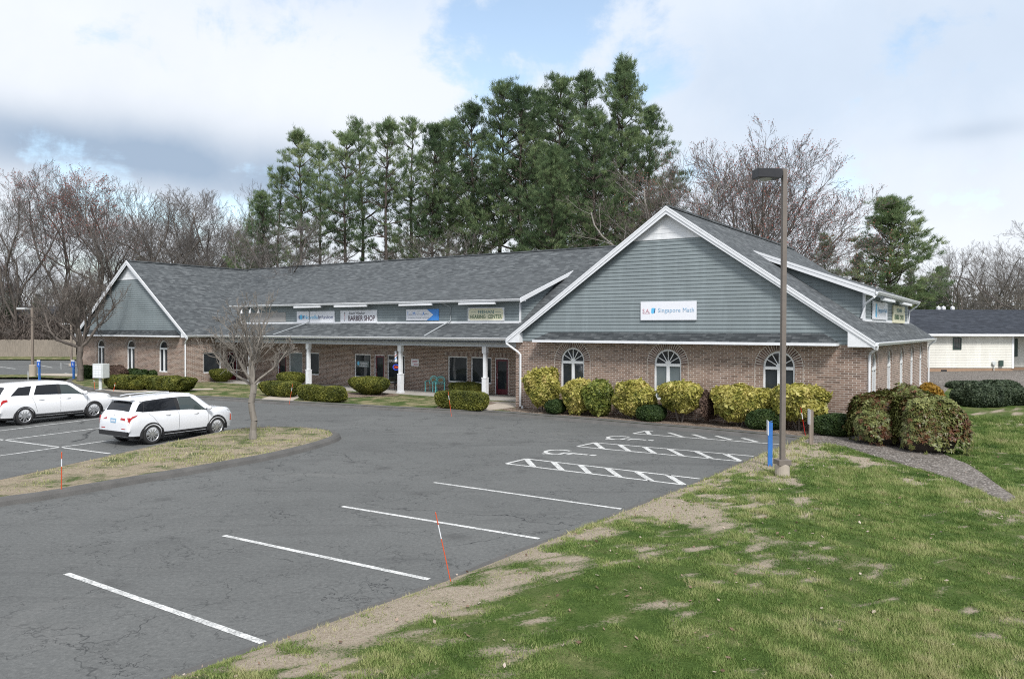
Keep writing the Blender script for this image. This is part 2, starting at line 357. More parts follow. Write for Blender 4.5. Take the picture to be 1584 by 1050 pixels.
t = NT('neon_red'); t.color((.5, .05, .03)); t.b.inputs['Emission Color'].default_value = (1, .12, .05, 1); t.b.inputs['Emission Strength'].default_value = .6; MAT['neon_red'] = t.m
t = NT('neon_blue'); t.color((.05, .08, .5)); t.b.inputs['Emission Color'].default_value = (.08, .16, 1, 1); t.b.inputs['Emission Strength'].default_value = .5; MAT['neon_blue'] = t.m
MAT['pine'] = leaf_mat('pine_needles', [(.05, (.042, .074, .040)), (.35, (.098, .155, .074)), (.62, (.195, .268, .125)), (.92, (.38, .44, .22))], .6, .40, .35)
MAT['gold'] = leaf_mat('golden_leaves', [(.02, (.10, .12, .025)), (.25, (.22, .23, .05)), (.5, (.42, .39, .095)), (.75, (.58, .52, .18)), (.98, (.66, .50, .22))], .5, .3, 1.5)
MAT['goldgreen'] = leaf_mat('yellow_green_leaves', [(.02, (.05, .08, .018)), (.4, (.14, .18, .04)), (.7, (.27, .30, .07)), (.95, (.45, .43, .13))], .5, .3, 1.5)
MAT['yew'] = leaf_mat('clipped_yew', [(.05, (.030, .040, .009)), (.35, (.075, .090, .016)), (.65, (.155, .165, .028)), (.95, (.28, .27, .055))], .6, .2, 2.0)
MAT['darkyew'] = leaf_mat('dark_green_shrub', [(.05, (.012, .024, .008)), (.4, (.026, .052, .014)), (.7, (.05, .085, .022)), (.95, (.085, .12, .035))], .6, .2, 2.0)
MAT['greyyew'] = leaf_mat('grey_green_shrub', [(.05, (.024, .036, .022)), (.4, (.045, .066, .038)), (.7, (.075, .105, .06)), (.95, (.13, .155, .09))], .6, .2, 2.0)
MAT['rhodo'] = leaf_mat('olive_rust_leaves', [(.02, (.07, .028, .015)), (.22, (.14, .060, .03)), (.38, (.10, .095, .03)), (.6, (.14, .165, .05)), (.8, (.22, .235, .085)), (.98, (.36, .35, .14))], .4, .15, 3.2)
MAT['russet'] = leaf_mat('russet_twigs', [(.05, (.05, .03, .025)), (.5, (.10, .065, .05)), (.95, (.16, .11, .08))], .8, .1, 2.0)
MAT['amber'] = leaf_mat('amber_leaves', [(.05, (.18, .10, .015)), (.5, (.36, .21, .03)), (.95, (.52, .36, .08))], .5, .3, 1.5)
MAT['redbud'] = leaf_mat('red_buds', [(.05, (.18, .06, .05)), (.5, (.30, .10, .08)), (.95, (.40, .17, .13))], .7, .1, 1.5)
MAT['grass'] = leaf_mat('grass_blades', [(.02, (.045, .092, .022)), (.28, (.105, .178, .040)), (.46, (.19, .265, .072)), (.64, (.33, .36, .145)), (.88, (.46, .43, .24)), (1, (.58, .52, .36))], .7, .35, .9)

# ------------------------------------------------------------------ mesh helpers
def tag(o, label=None, cat=None, group=None, kind=None):
    if label: o['label'] = label
    if cat: o['category'] = cat
    if group: o['group'] = group
    if kind: o['kind'] = kind
    return o
def empty(name, loc=(0, 0, 0), rz=0.0, label=None, cat=None, group=None, scale=1.0):
    o = bpy.data.objects.new(name, None); col.objects.link(o); o.location = loc; o.rotation_euler = (0, 0, rz)
    o.scale = (scale,) * 3; o.empty_display_size = .2
    return tag(o, label, cat, group)
def link(name, me, parent=None):
    o = bpy.data.objects.new(name, me); col.objects.link(o)
    if parent: o.parent = parent
    return o
def copy_tree(o, parent=None):
    c = o.copy(); col.objects.link(c)
    if parent: c.parent = parent
    for ch in o.children: copy_tree(ch, c)
    return c

class MB:
    def __init__(s): s.v = []; s.f = []; s.uv = {}; s.mi = []
    def face(s, pts, uv=None, mi=0):
        i = len(s.v); s.v += [tuple(p) for p in pts]; s.f.append(tuple(range(i, i + len(pts)))); s.mi.append(mi)
        if uv: s.uv[len(s.f) - 1] = uv
        return s
    def mesh(s, vs, fs, mi=0):
        i = len(s.v); s.v += [tuple(p) for p in vs]
        for f in fs: s.f.append(tuple(i + k for k in f)); s.mi.append(mi)
        return s
    def box(s, x0, x1, y0, y1, z0, z1, mi=0):
        x0, x1 = min(x0, x1), max(x0, x1); y0, y1 = min(y0, y1), max(y0, y1); z0, z1 = min(z0, z1), max(z0, z1)
        v = [(x0, y0, z0), (x1, y0, z0), (x1, y1, z0), (x0, y1, z0), (x0, y0, z1), (x1, y0, z1), (x1, y1, z1), (x0, y1, z1)]
        return s.mesh(v, [(0, 3, 2, 1), (4, 5, 6, 7), (0, 1, 5, 4), (1, 2, 6, 5), (2, 3, 7, 6), (3, 0, 4, 7)], mi)
    def prism(s, poly, off, mi=0):      # poly: 3D points (ccw from outside), extruded by off
        n = len(poly); o = Vector(off); a = [Vector(p) for p in poly]; b = [p + o for p in a]
        s.mesh(a + b, [tuple(range(n)), tuple(range(2 * n - 1, n - 1, -1))] + [((i + 1) % n, i, i + n, (i + 1) % n + n) for i in range(n)], mi)
        return s
    def tube(s, pts, r, n=6, mi=0, cap=True):
        pts = [Vector(p) for p in pts]; rr = r if isinstance(r, (list, tuple)) else [r] * len(pts); rings = []
        for k, p in enumerate(pts):
            d = (pts[min(k + 1, len(pts) - 1)] - pts[max(k - 1, 0)]).normalized()
            u = d.cross(Vector((0, 0, 1)));
            if u.length < .05: u = Vector((1, 0, 0))
            u.normalize(); w = d.cross(u)
            rings.append([p + (u * math.cos(2 * math.pi * j / n) + w * math.sin(2 * math.pi * j / n)) * rr[k] for j in range(n)])
        vs = [q for g in rings for q in g]; fs = []
        for k in range(len(pts) - 1):
            for j in range(n):
                a, b = k * n + j, k * n + (j + 1) % n; fs.append((a, a + n, b + n, b))
        if cap: fs.append(tuple(range(n))); fs.append(tuple(range((len(pts) - 1) * n + n - 1, (len(pts) - 1) * n - 1, -1)))
        return s.mesh(vs, fs, mi)
    def lathe(s, prof, n=20, axis='Z', mi=0, c=(0, 0, 0)):
        vs = []; fs = []
        for r, h in prof:
            for j in range(n):
                x, y = r * math.cos(2 * math.pi * j / n), r * math.sin(2 * math.pi * j / n)
                p = (x, y, h) if axis == 'Z' else ((x, h, y) if axis == 'Y' else (h, x, y)); vs.append((p[0] + c[0], p[1] + c[1], p[2] + c[2]))
        for k in range(len(prof) - 1):
            for j in range(n):
                a, b = k * n + j, k * n + (j + 1) % n; fs.append((a, b, b + n, a + n))
        return s.mesh(vs, fs, mi)
    def build(s, name, mats, parent=None, smooth=False, bevel=0):
        me = bpy.data.meshes.new(name); me.from_pydata(s.v, [], s.f)
        mats = mats if isinstance(mats, (list, tuple)) else [mats]
        for m in mats: me.materials.append(MAT[m] if isinstance(m, str) else m)
        me.polygons.foreach_set('material_index', s.mi)
        uvl = me.uv_layers.new(name='UVMap').data
        for p in me.polygons:
            cu = s.uv.get(p.index)
            if cu is not None:
                for li, q in zip(p.loop_indices, cu): uvl[li].uv = q
                continue
            nrm = p.normal
            if abs(nrm.z) > .97: tx, ty = Vector((1, 0, 0)), Vector((0, 1, 0))
            else:
                tx = Vector((0, 0, 1)).cross(nrm).normalized(); ty = nrm.cross(tx)
            for li in p.loop_indices:
                q = me.vertices[me.loops[li].vertex_index].co; uvl[li].uv = (q.dot(tx), q.dot(ty))
        if smooth: me.polygons.foreach_set('use_smooth', [True] * len(me.polygons))
        me.update(); o = link(name, me, parent)
        if bevel:
            b = o.modifiers.new('bevel', 'BEVEL'); b.width = bevel; b.segments = 2; b.limit_method = 'ANGLE'; b.angle_limit = R(40)
        return o

def np_mesh(name, verts, faces, mats, parent=None, v=None, vname='v', smooth=False, mi=None):
    """verts (n,3), faces (m,k) numpy arrays; v = per-vertex value"""
    me = bpy.data.meshes.new(name); verts = np.asarray(verts, np.float32); faces = np.asarray(faces, np.int32)
    k = faces.shape[1]; me.vertices.add(len(verts)); me.vertices.foreach_set('co', verts.ravel())
    me.loops.add(faces.size); me.loops.foreach_set('vertex_index', faces.ravel())
    me.polygons.add(len(faces)); me.polygons.foreach_set('loop_start', np.arange(0, faces.size, k, dtype=np.int32))
    try: me.polygons.foreach_set('loop_total', np.full(len(faces), k, np.int32))
    except Exception: pass
    for m in (mats if isinstance(mats, (list, tuple)) else [mats]): me.materials.append(MAT[m] if isinstance(m, str) else m)
    if mi is not None: me.polygons.foreach_set('material_index', np.asarray(mi, np.int32))
    if smooth: me.polygons.foreach_set('use_smooth', np.ones(len(faces), bool))
    me.update(calc_edges=True)
    if v is not None:
        a = me.attributes.new(vname, 'FLOAT', 'POINT'); a.data.foreach_set('value', np.asarray(v, np.float32))
    return link(name, me, parent)

def sines(seed, n=10, fmin=.3, fmax=3.0, dim=3):
    rg = np.random.default_rng(seed); f = np.exp(rg.uniform(math.log(fmin), math.log(fmax), n)); d = rg.normal(size=(n, dim)); d /= np.linalg.norm(d, axis=1)[:, None]
    ph = rg.uniform(0, 6.28, n); am = (fmin / f) ** .5
    am /= np.sqrt((am ** 2).sum() / 2)
    return lambda p: (np.sin(np.asarray(p) @ (d * f[:, None]).T * 2 * math.pi + ph) * am).sum(-1)

def text_mesh(body, width, height=None, offset=0.0, shear=0.0, space=1.0):
    """flat lettering mesh in x/z, centred at the origin, facing -y"""
    c = bpy.data.curves.new('t', 'FONT'); c.body = body; c.extrude = .004; c.offset = offset; c.shear = shear; c.space_character = space
    c.align_x = 'CENTER'; c.resolution_u = 3
    o = bpy.data.objects.new('t', c); col.objects.link(o)
    dg = bpy.context.evaluated_depsgraph_get(); me = bpy.data.meshes.new_from_object(o.evaluated_get(dg))
    bpy.data.objects.remove(o); bpy.data.curves.remove(c)
    n = len(me.vertices); co = np.zeros(n * 3, np.float32); me.vertices.foreach_get('co', co); co = co.reshape(-1, 3)
    mn, mx = co.min(0), co.max(0); w, h = mx[0] - mn[0], mx[1] - mn[1]
    sx = width / w; sy = (height / h) if height else sx
    out = np.stack([(co[:, 0] - (mn[0] + mx[0]) / 2) * sx, -(co[:, 2]), (co[:, 1] - (mn[1] + mx[1]) / 2) * sy], 1)
    me.vertices.foreach_set('co', out.astype(np.float32).ravel()); me.update(); return me
def lettering(parent, body, mat, width, height, x=0, y=-.035, z=0, name='lettering', **kw):
    me = text_mesh(body, width, height, **kw); me.name = name; me.materials.clear(); me.materials.append(MAT[mat])
    o = link(name, me, parent); o.location = (x, y, z); return o

# ================================================================== GROUND
EDGE = [(412, 996), (668, 905), (840, 838), (965, 790), (1085, 742), (1165, 707), (1230, 683)]
EP = [G(x, y, LOT) for x, y in EDGE]
_s = (EP[1][0] - EP[0][0]) / (EP[1][1] - EP[0][1])
EP = [(EP[0][0] - _s * 22, EP[0][1] - 22)] + EP + [(EP[-1][0] + .67 * 50, EP[-1][1] + 50)]
EX, EY = np.array([p[0] for p in EP]), np.array([p[1] for p in EP])
def edge_x(y): return np.interp(y, EY, EX)
_tn = sines(5, 8, .04, .35, 2)
def sm(x, a, b):
    t_ = np.clip((x - a) / (b - a), 0, 1); return t_ * t_ * (3 - 2 * t_)
def tz(x, y):
    x = np.asarray(x, float); y = np.asarray(y, float); d = x - edge_x(y)
    z = LOT + .03 + .13 * sm(d, 0, .7)
    z = z - .028 * np.clip(d - 3, 0, 30) * (1 - sm(y, 24, 34)) - .0015 * np.clip(d - 8, 0, 100) * (1 - sm(y, 24, 34))
    z = z + .035 * _tn(np.stack([x, y], -1)) * sm(d, .5, 4)
    z = z + .84 * sm(y, 36, 52) * sm(x, 15, 24) * (x > -999)
    return z
def GT(px, py):      # pixel -> point on the lawn terrain
    v = ray(px, py); t_ = .5
    for k in range(6000):
        x, y, z = v.x * t_, v.y * t_, CAM_H + v.z * t_
        if z < float(tz(x, y)): break
        t_ *= 1.002
    return (x, y, float(tz(x, y)))

def flat(name, pts, z, mat, **kw):
    mb = MB(); mb.face([(p[0], p[1], z) for p in pts]); o = mb.build(name, mat)
    if o.data.polygons[0].normal.z < 0: o.data.flip_normals()
    return tag(o, **kw)

def lawn2_mat(name, bias, straw, sc=.9):
    t = NT(name); co = t.coord('Object')
    n = t.noise(co, sc, 6, .7, .4); f = t.noise(co, 18, 5, .75); ff = t.noise(co, 70, 3, .7); n2_ = t.noise(co, 3.5, 4, .6)
    green = t.mix(t.mr(f, .3, .7), (.030, .062, .014), (.095, .135, .040))
    dry = t.mix(t.mr(f, .3, .72), tuple(x * .45 for x in straw), straw); dry = t.mix(t.mr(n2_, .5, .75, 0, .6), dry, (.13, .10, .065))
    dry = t.mix(t.mr(ff, .4, .8, 0, .5), dry, (.10, .08, .05))
    k = t.math('ADD', n, t.math('MULTIPLY', t.math('SUBTRACT', f, .5), .35))
    t.color(t.mix(t.mr(k, bias - .07, bias + .07), dry, green)); t.rough(.95); t.b.inputs['Specular IOR Level'].default_value = .1
    t.bump(t.math('ADD', f, ff), .8, .04); return t.m
MAT['lawn_island'] = lawn2_mat('island_turf', .56, (.52, .44, .33))
MAT['lawn_front'] = lawn2_mat('front_turf', .49, (.42, .37, .22))
MAT['ground_far'] = lawn2_mat('leaf_litter', .60, (.16, .125, .09), .12)

flat('ground', [(-700, -60), (700, -60), (700, 1200), (-700, 1200)], -.32, 'ground_far', kind='structure')
lot_r = [(x + 1.2, y) for x, y in EP[:-1]]
flat('parking_lot', lot_r + [(EP[-2][0] + 1.2, 45), (-16, 70), (-30, 96), (-120, 96), (-120, -14)], LOT, 'asphalt', kind='structure')

# low dark lip along the right side of the lot
def strip(name, pts, prof, mat, side=1, **kw):
    """pts: 2D polyline; prof: (offset to the left*side, z)"""
    pts = [Vector(p) for p in pts]; rows = []
    for i, p in enumerate(pts):
        d = (pts[min(i + 1, len(pts) - 1)] - pts[max(i - 1, 0)]).normalized(); nrm = Vector((-d.y, d.x)) * side
        rows.append([(p.x + nrm.x * o_, p.y + nrm.y * o_, z_) for o_, z_ in prof])
    mb = MB(); k = len(prof); vs = [q for r_ in rows for q in r_]; fs = []
    for i in range(len(pts) - 1):
        for j in range(k - 1):
            a = i * k + j; f_ = (a, a + k, a + k + 1, a + 1); fs.append(f_ if side < 0 else f_[::-1])
    mb.mesh(vs, fs); return tag(mb.build(name, mat), **kw)
def dens(pts, step=.6):
    out = []
    for a, b in zip(pts[:-1], pts[1:]):
        n = max(1, int(math.dist(a, b) / step)); out += [(a[0] + (b[0] - a[0]) * i / n, a[1] + (b[1] - a[1]) * i / n) for i in range(n)]
    return out + [pts[-1]]
def smooth2(pts, it=2):
    for _ in range(it):
        o_ = [pts[0]]
        for a, b in zip(pts[:-1], pts[1:]):
            o_ += [(a[0] * .75 + b[0] * .25, a[1] * .75 + b[1] * .25), (a[0] * .25 + b[0] * .75, a[1] * .25 + b[1] * .75)]
        pts = o_ + [pts[-1]]
    return pts
_j = sines(77, 6, .1, 1.2, 1)
ep2 = [(x + .02 * float(_j([[y]])[0]), y) for x, y in dens(EP[:-1], .4)]
strip('asphalt_edge', ep2, [(.0, LOT + .002), (-.03, LOT + .05), (-.17, LOT + .055), (-.24, LOT - .02)], 'curb', kind='structure')

# sloping lawn on the right
ys = np.concatenate([np.arange(-2, 32, .3), np.arange(32, 90, 1.0), np.arange(90, 401, 20)])
ds = np.concatenate([[0, .1, .25, .4, .6], np.arange(.9, 24, .3), np.arange(24, 60, 1.5), np.arange(60, 400, 25)])
YY, DD = np.meshgrid(ys, ds, indexing='ij')
XX = edge_x(YY) + .14 + DD; jj = .06 * np.sin(YY * 5.1) + .05 * np.sin(YY * 12.7 + 1); XX = XX + jj * np.exp(-DD * 3)
ZZ = tz(XX, YY)
SAND = [(1050, 800, 75, 30), (1120, 822, 30, 8), (870, 868, 45, 22), (800, 900, 50, 16), (730, 925, 70, 22), (640, 950, 70, 22), (540, 985, 90, 28), (430, 1030, 90, 25),
        (1000, 790, 60, 18), (1250, 700, 70, 14), (1330, 712, 50, 16), (1210, 745, 40, 12), (1180, 722, 60, 12), (920, 830, 60, 16), (1280, 850, 22, 8), (1400, 740, 40, 10), (1245, 775, 30, 8)]
_g1 = sines(21, 14, .12, 1.1, 2); _g2 = sines(22, 14, 1.0, 4.5, 2)
def cover(x, y):
    x = np.asarray(x, float); y = np.asarray(y, float); p = np.stack([x, y], -1)
    d = x - edge_x(y)
    g = .74 + .15 * _g1(p) + .19 * _g2(p) - .46 * np.exp(-((d / .95) ** 2)) - .10 * np.exp(-((d / 2.2) ** 2))
    for px, py, sx, sy in SAND:
        cx_, cy_ = G(px, py, -.02); D = cy_; wx = sx * .72 / FPX * D; wy = sy * .72 / (py - 510) * D
        g = g - .55 * np.exp(-(((x - cx_) / wx) ** 2 + ((y - cy_) / wy) ** 2) * 1.1)
    return g
GV = cover(XX, YY)
nr, nc = XX.shape; idx = np.arange(nr * nc).reshape(nr, nc)
qf = np.stack([idx[:-1, :-1], idx[:-1, 1:], idx[1:, 1:], idx[1:, :-1]], -1).reshape(-1, 4)
tag(np_mesh('lawn', np.stack([XX, YY, ZZ], -1).reshape(-1, 3), qf, 'lawn', v=GV.ravel(), vname='g', smooth=True), kind='structure')

def conform(name, left, right, mat, dz_=.035, n=40, m=10, **kw):
    def res(pl, n):
        pl = np.array(pl); s_ = np.r_[0, np.cumsum(np.linalg.norm(np.diff(pl, axis=0), axis=1))]; q = np.linspace(0, s_[-1], n)
        return np.stack([np.interp(q, s_, pl[:, 0]), np.interp(q, s_, pl[:, 1])], -1)
    a, b = res(left, n), res(right, n); tt = np.linspace(0, 1, m)[None, :, None]
    P = a[:, None] * (1 - tt) + b[:, None] * tt
    Z = tz(P[..., 0], P[..., 1]) + dz_
    Z[:, 0] -= .06; Z[:, -1] -= .06; Z[0] -= .06; Z[-1] -= .06
    V = np.concatenate([P, Z[..., None]], -1).reshape(-1, 3); ii = np.arange(n * m).reshape(n, m)
    F = np.stack([ii[:-1, :-1], ii[:-1, 1:], ii[1:, 1:], ii[1:, :-1]], -1).reshape(-1, 4)
    o = np_mesh(name, V, F, mat, smooth=True)
    if o.data.polygons[len(F) // 2].normal.z < 0: o.data.flip_normals()
    return tag(o, **kw)
bed_near = smooth2([GT(x, y)[:2] for x, y in [(1240, 684), (1265, 686), (1300, 691), (1321, 696), (1369, 711), (1419, 725), (1474, 742), (1518, 762), (1556, 779)]])
bed_far = smooth2([BL(14.1, -.9), BL(15.9, -.6), BL(17.5, -1), GT(1480, 712)[:2], GT(1500, 718)[:2], GT(1525, 736)[:2], GT(1545, 752)[:2], GT(1575, 772)[:2]])
conform('gravel_bed', bed_near, bed_far, 'gravel', n=70, m=24, kind='structure')
conform('side_gravel', [BL(15.5, -1.2), BL(15.5, 24)], [BL(16.9, -1), BL(16.9, 24)], 'gravel', dz_=.03, kind='structure')
conform('neighbour_gravel', [(22, 45), (60, 45)], [(22, 57), (60, 57)], 'gravel', dz_=.06, n=60, m=20, kind='structure')

# front planting strip along the building
CURB = [(1236, 684), (1180, 678), (1090, 669.5), (1000, 662), (900, 653), (830, 647.5), (790, 644), (745, 641.5), (700, 640), (640, 637), (560, 632.5), (500, 629), (450, 626.5), (400, 623.5), (340, 619.5),
        (290, 617), (240, 614.5), (200, 613), (165, 611), (140, 607), (115, 602), (101, 597), (96, 592.5), (104, 588.6)]
CP = [G(x, y, LOT) for x, y in CURB]; CPd = dens(CP, .8)
zone_in = []
for i, p in enumerate(CPd):
    a, b = CPd[max(i - 1, 0)], CPd[min(i + 1, len(CPd) - 1)]; d = Vector((b[0] - a[0], b[1] - a[1])).normalized()
    zone_in.append((p[0] + d.y * .15, p[1] - d.x * .15))
back = [G(60, 583.5, 0), G(0, 583.5, 0), G(-60, 584, 0), G(-60, 579.5, 0), G(0, 579.5, 0), G(60, 579, 0), G(118, 577.5, 0), BL(-44, 6), BL(-44, 24), BL(15.5, 24), BL(15.5, 3), BL(16.2, .5), BL(16.0, -1.6)]
flat('front_lawn', zone_in + back, 0.0, 'lawn_front', kind='structure')
strip('kerb', CPd, [(-.02, LOT - .02), (.07, -.07), (.20, .008), (.30, .022), (.56, .020), (.62, -.03)], 'curb', side=-1, kind='structure')
def CURBIN(p, i, d_=.5):
    a, b = CP[max(i - 1, 0)], CP[i + 1]; d = Vector((b[0] - a[0], b[1] - a[1])).normalized(); return (p[0] + d.y * d_, p[1] - d.x * d_)
# pebble beds, walks and the porch slab (sheets a few mm apart)
flat('pebble_bed', [BL(a, b) for a, b in [(15.6, -.02), (.1, -.02), (-.9, -.7)]] + [CURBIN(G(x, 0, LOT) if False else CP[i], i) for i, x in ((6, 0), (5, 0), (4, 0), (3, 0), (2, 0), (1, 0), (0, 0))] + [BL(14.8, -1.2)], .006, 'bed', kind='structure')
flat('entrance_walk', [G(703, 633.5, 0), G(757, 635.0, 0), G(800, 629.5, 0), BL(-.2, 0), BL(-.2, 2.55), G(744, 620, 0)], .010, 'concrete', kind='structure')
mbp = MB(); mbp.prism([(*BL(-28.3, 5.75), .02), (*BL(-28.3, 2.75), .02), (*BL(-.02, 2.75), .02), (*BL(-.02, 5.75), .02)], (0, 0, -.25)); tag(mbp.build('porch_slab', 'concrete_grey'), kind='structure')
flat('side_walk', [G(400, 618.5, 0), G(450, 621, 0), G(478, 607, 0), G(440, 605, 0)], .010, 'concrete', kind='structure')
flat('hedge_bed', [G(498, 617, 0), G(620, 612, 0), G(600, 607, 0), G(470, 607, 0)], .014, 'bed', kind='structure')
flat('entrance_bed', [G(735, 632, 0), G(768, 623.5, 0), G(745, 618, 0), G(690, 617, 0), G(672, 633, 0)], .014, 'bed', kind='structure')
flat('corner_walk', [G(150, 604.5, 0), G(180, 606.8, 0), G(225, 606, 0), G(330, 602.5, 0), G(330, 601, 0), G(205, 602.5, 0), G(150, 602, 0)], .010, 'concrete', kind='structure')
flat('path', [G(58, 580.5, 0), G(135, 582.5, 0), G(150, 584, 0), G(150, 580.5, 0), G(110, 578, 0), G(58, 577.5, 0)], .010, 'concrete', kind='structure')

# turf island on the left
ISL = [(-90, 800), (0, 783), (80, 772), (150, 759), (230, 745), (300, 733), (360, 722), (420, 711), (470, 699), (505, 689), (524, 682), (529, 677), (521, 671.5), (500, 667.5), (470, 665), (430, 664.5), (395, 665.5),
       (365, 668), (330, 674.5), (280, 685), (230, 696), (180, 708), (130, 719), (60, 735), (0, 749), (-90, 768)]
IP = smooth2([G(x, y, LOT) for x, y in ISL], 1); IPd = dens(IP, .5)
def inset(pts, d_):
    out = []
    for i, p in enumerate(pts):
        a, b = pts[max(i - 1, 0)], pts[min(i + 1, len(pts) - 1)]; d = Vector((b[0] - a[0], b[1] - a[1])).normalized()
        out.append((p[0] - d.y * d_, p[1] + d.x * d_))
    return out
flat('island_lawn', inset(IPd, .14), 0.0, 'lawn_island', kind='structure')
nfar = max(range(len(IPd)), key=lambda i: IPd[i][0])
strip('island_kerb', IPd[:nfar + 14], [(-.02, LOT - .02), (.04, -.05), (.11, .008), (.29, .012), (.33, -.03)], 'curb', kind='structure')
strip('island_edge', IPd[nfar + 12:], [(-.02, LOT - .02), (.03, -.06), (.10, -.002), (.16, .006), (.2, -.03)], 'curb', kind='structure')
flat('verge', [(-130, 96), (-25, 96), (-25, 140), (-130, 140)], -.05, 'lawn_front', kind='structure')

# painted lines
def line(p, q, w=.11, z=LOT + .005):
    p, q = Vector(p), Vector(q); d = (q - p).normalized(); n = Vector((-d.y, d.x)) * w / 2
    return [(p.x + n.x, p.y + n.y, z), (p.x - n.x, p.y - n.y, z), (q.x - n.x, q.y - n.y, z), (q.x + n.x, q.y + n.y, z)]
def markings(name, segs, w=.11):
    mb = MB()
    for k, s_ in enumerate(segs):
        (x0, y0, x1, y1) = s_[:4]; mb.face(line(G(x0, y0, LOT), G(x1, y1, LOT), s_[4] if len(s_) > 4 else w, LOT + .005 + .0007 * (k % 7)))
    o = mb.build(name, 'paint')
    for p in o.data.polygons:
        if p.normal.z < 0: o.data.flip_normals(); break
    return tag(o, kind='structure')
markings('stall_line', [(103, 887, 411, 995)]); markings('stall_line', [(346, 828, 663, 896)]); markings('stall_line', [(529, 783, 834, 833)]); markings('stall_line', [(671, 746, 961, 787)])
def hatch(a, b, c, d, n, w=.11):
    """a-b lower line, c-d upper line (pixels), n hatches from upper to lower"""
    s_ = [(*a, *b), (*c, *d), (*a, *c)]
    for k in range(n):
        t0 = k / (n - .2); t1 = (k + 1.0) / n * .99
        u = (c[0] + (d[0] - c[0]) * t0, c[1] + (d[1] - c[1]) * t0); v = (a[0] + (b[0] - a[0]) * t1 * 1.0, a[1] + (b[1] - a[1]) * t1)
        s_.append((u[0], u[1], v[0], v[1], .17))
    return s_
def hatch2(lower, upper, n, rungs):
    s_ = [(*lower[0], *lower[1]), (*upper[0], *upper[1]), (*lower[0], *upper[0])]
    P = lambda L, t_: (L[0][0] + (L[1][0] - L[0][0]) * t_, L[0][1] + (L[1][1] - L[0][1]) * t_)
    for tu, tl in rungs:
        a, b = P(upper, tu), P(lower, tl); s_.append((*a, *b, .17))
    return s_
markings('hatched_bay', hatch2(((783, 717), (1057, 749.5)), ((814, 709.5), (1083, 740.5)), 6, [(.0, .155), (.155, .315), (.31, .47), (.465, .64), (.635, .82), (.815, 1.0)]))
markings('hatched_bay', hatch2(((893, 690.5), (1147, 713.5)), ((920, 684.5), (1166, 705.5)), 6, [(.0, .155), (.155, .315), (.31, .47), (.465, .64), (.635, .82), (.815, 1.0)]))
markings('hatched_bay', hatch2(((980, 670.5), (1205, 687)), ((1000, 666.2), (1010, 667)), 6, [(.0, .11)]) + [(1034, 669, 1055, 675.5, .17), (1072, 672, 1092, 678, .17), (1108, 674.5, 1132, 680.5, .17), (1148, 677.5, 1172, 683.5, .17)])
markings('stall_line', [(-40, 671, 154, 647)]); markings('stall_line', [(-40, 686.5, 154, 662)]); markings('stall_line', [(-60, 713, 177, 680)]); markings('aisle_line', [(-60, 672, 170, 701.5)])
for sg in [(-40, 562, 24, 570.5), (62, 565, 81, 568.5), (99, 562, 120, 565), (100, 577, 113, 579), (-20, 577, 8, 582.5)]: markings('stall_line', [(*sg, .14)])

def wheelchair(px, py, ang, s_=1.0):
    x0, y0 = G(px, py, LOT); mb = MB(); z = LOT + .006
    def seg(p, q, w): mb.face(line(p, q, w, z))
    N = 26; c0 = Vector((0, -.28)); rr = .38
    for k in range(N):
        a0, a1 = R(150 + 235 * k / N), R(150 + 235 * (k + 1) / N)
        mb.face([((c0.x + r_ * math.cos(a)), (c0.y + r_ * math.sin(a)), z) for r_, a in ((rr - .055, a0), (rr + .055, a0), (rr + .055, a1), (rr - .055, a1))])
    z += .0008; seg((-.03, .62), (.0, -.05), .13); z += .0008; seg((-.03, .18), (.30, .14), .09); z += .0008; seg((-.02, -.05), (.36, -.08), .12); z += .0008; seg((.34, -.06), (.52, -.52), .12)
    mb.face([(-.03 + .1 * math.cos(R(20 * k)), .78 + .1 * math.sin(R(20 * k)), z) for k in range(18)])
    o = mb.build('wheelchair_symbol', 'paint'); o.location = (x0, y0, 0); o.rotation_euler = (0, 0, ang); o.scale = (s_, s_, 1)
    for p in o.data.polygons:
        if p.normal.z < 0: p.flip() if hasattr(p, 'flip') else None
    return tag(o, kind='structure')
wheelchair(878, 700.5, R(-123.8), 1.15); wheelchair(971, 678.3, R(-123.8), 1.15)

# ================================================================== THE OFFICE BUILDING
B = empty('office_building', (P0[0], P0[1], 0), TH, 'long U-shaped brick office building with grey-green sided gables and grey shingle roofs', 'office building')
WT = 3.28; WW = 15.7; WL = 20.5; LX0, LX1, LB0 = -42.6, -28.4, 1.1; MB0 = 5.7

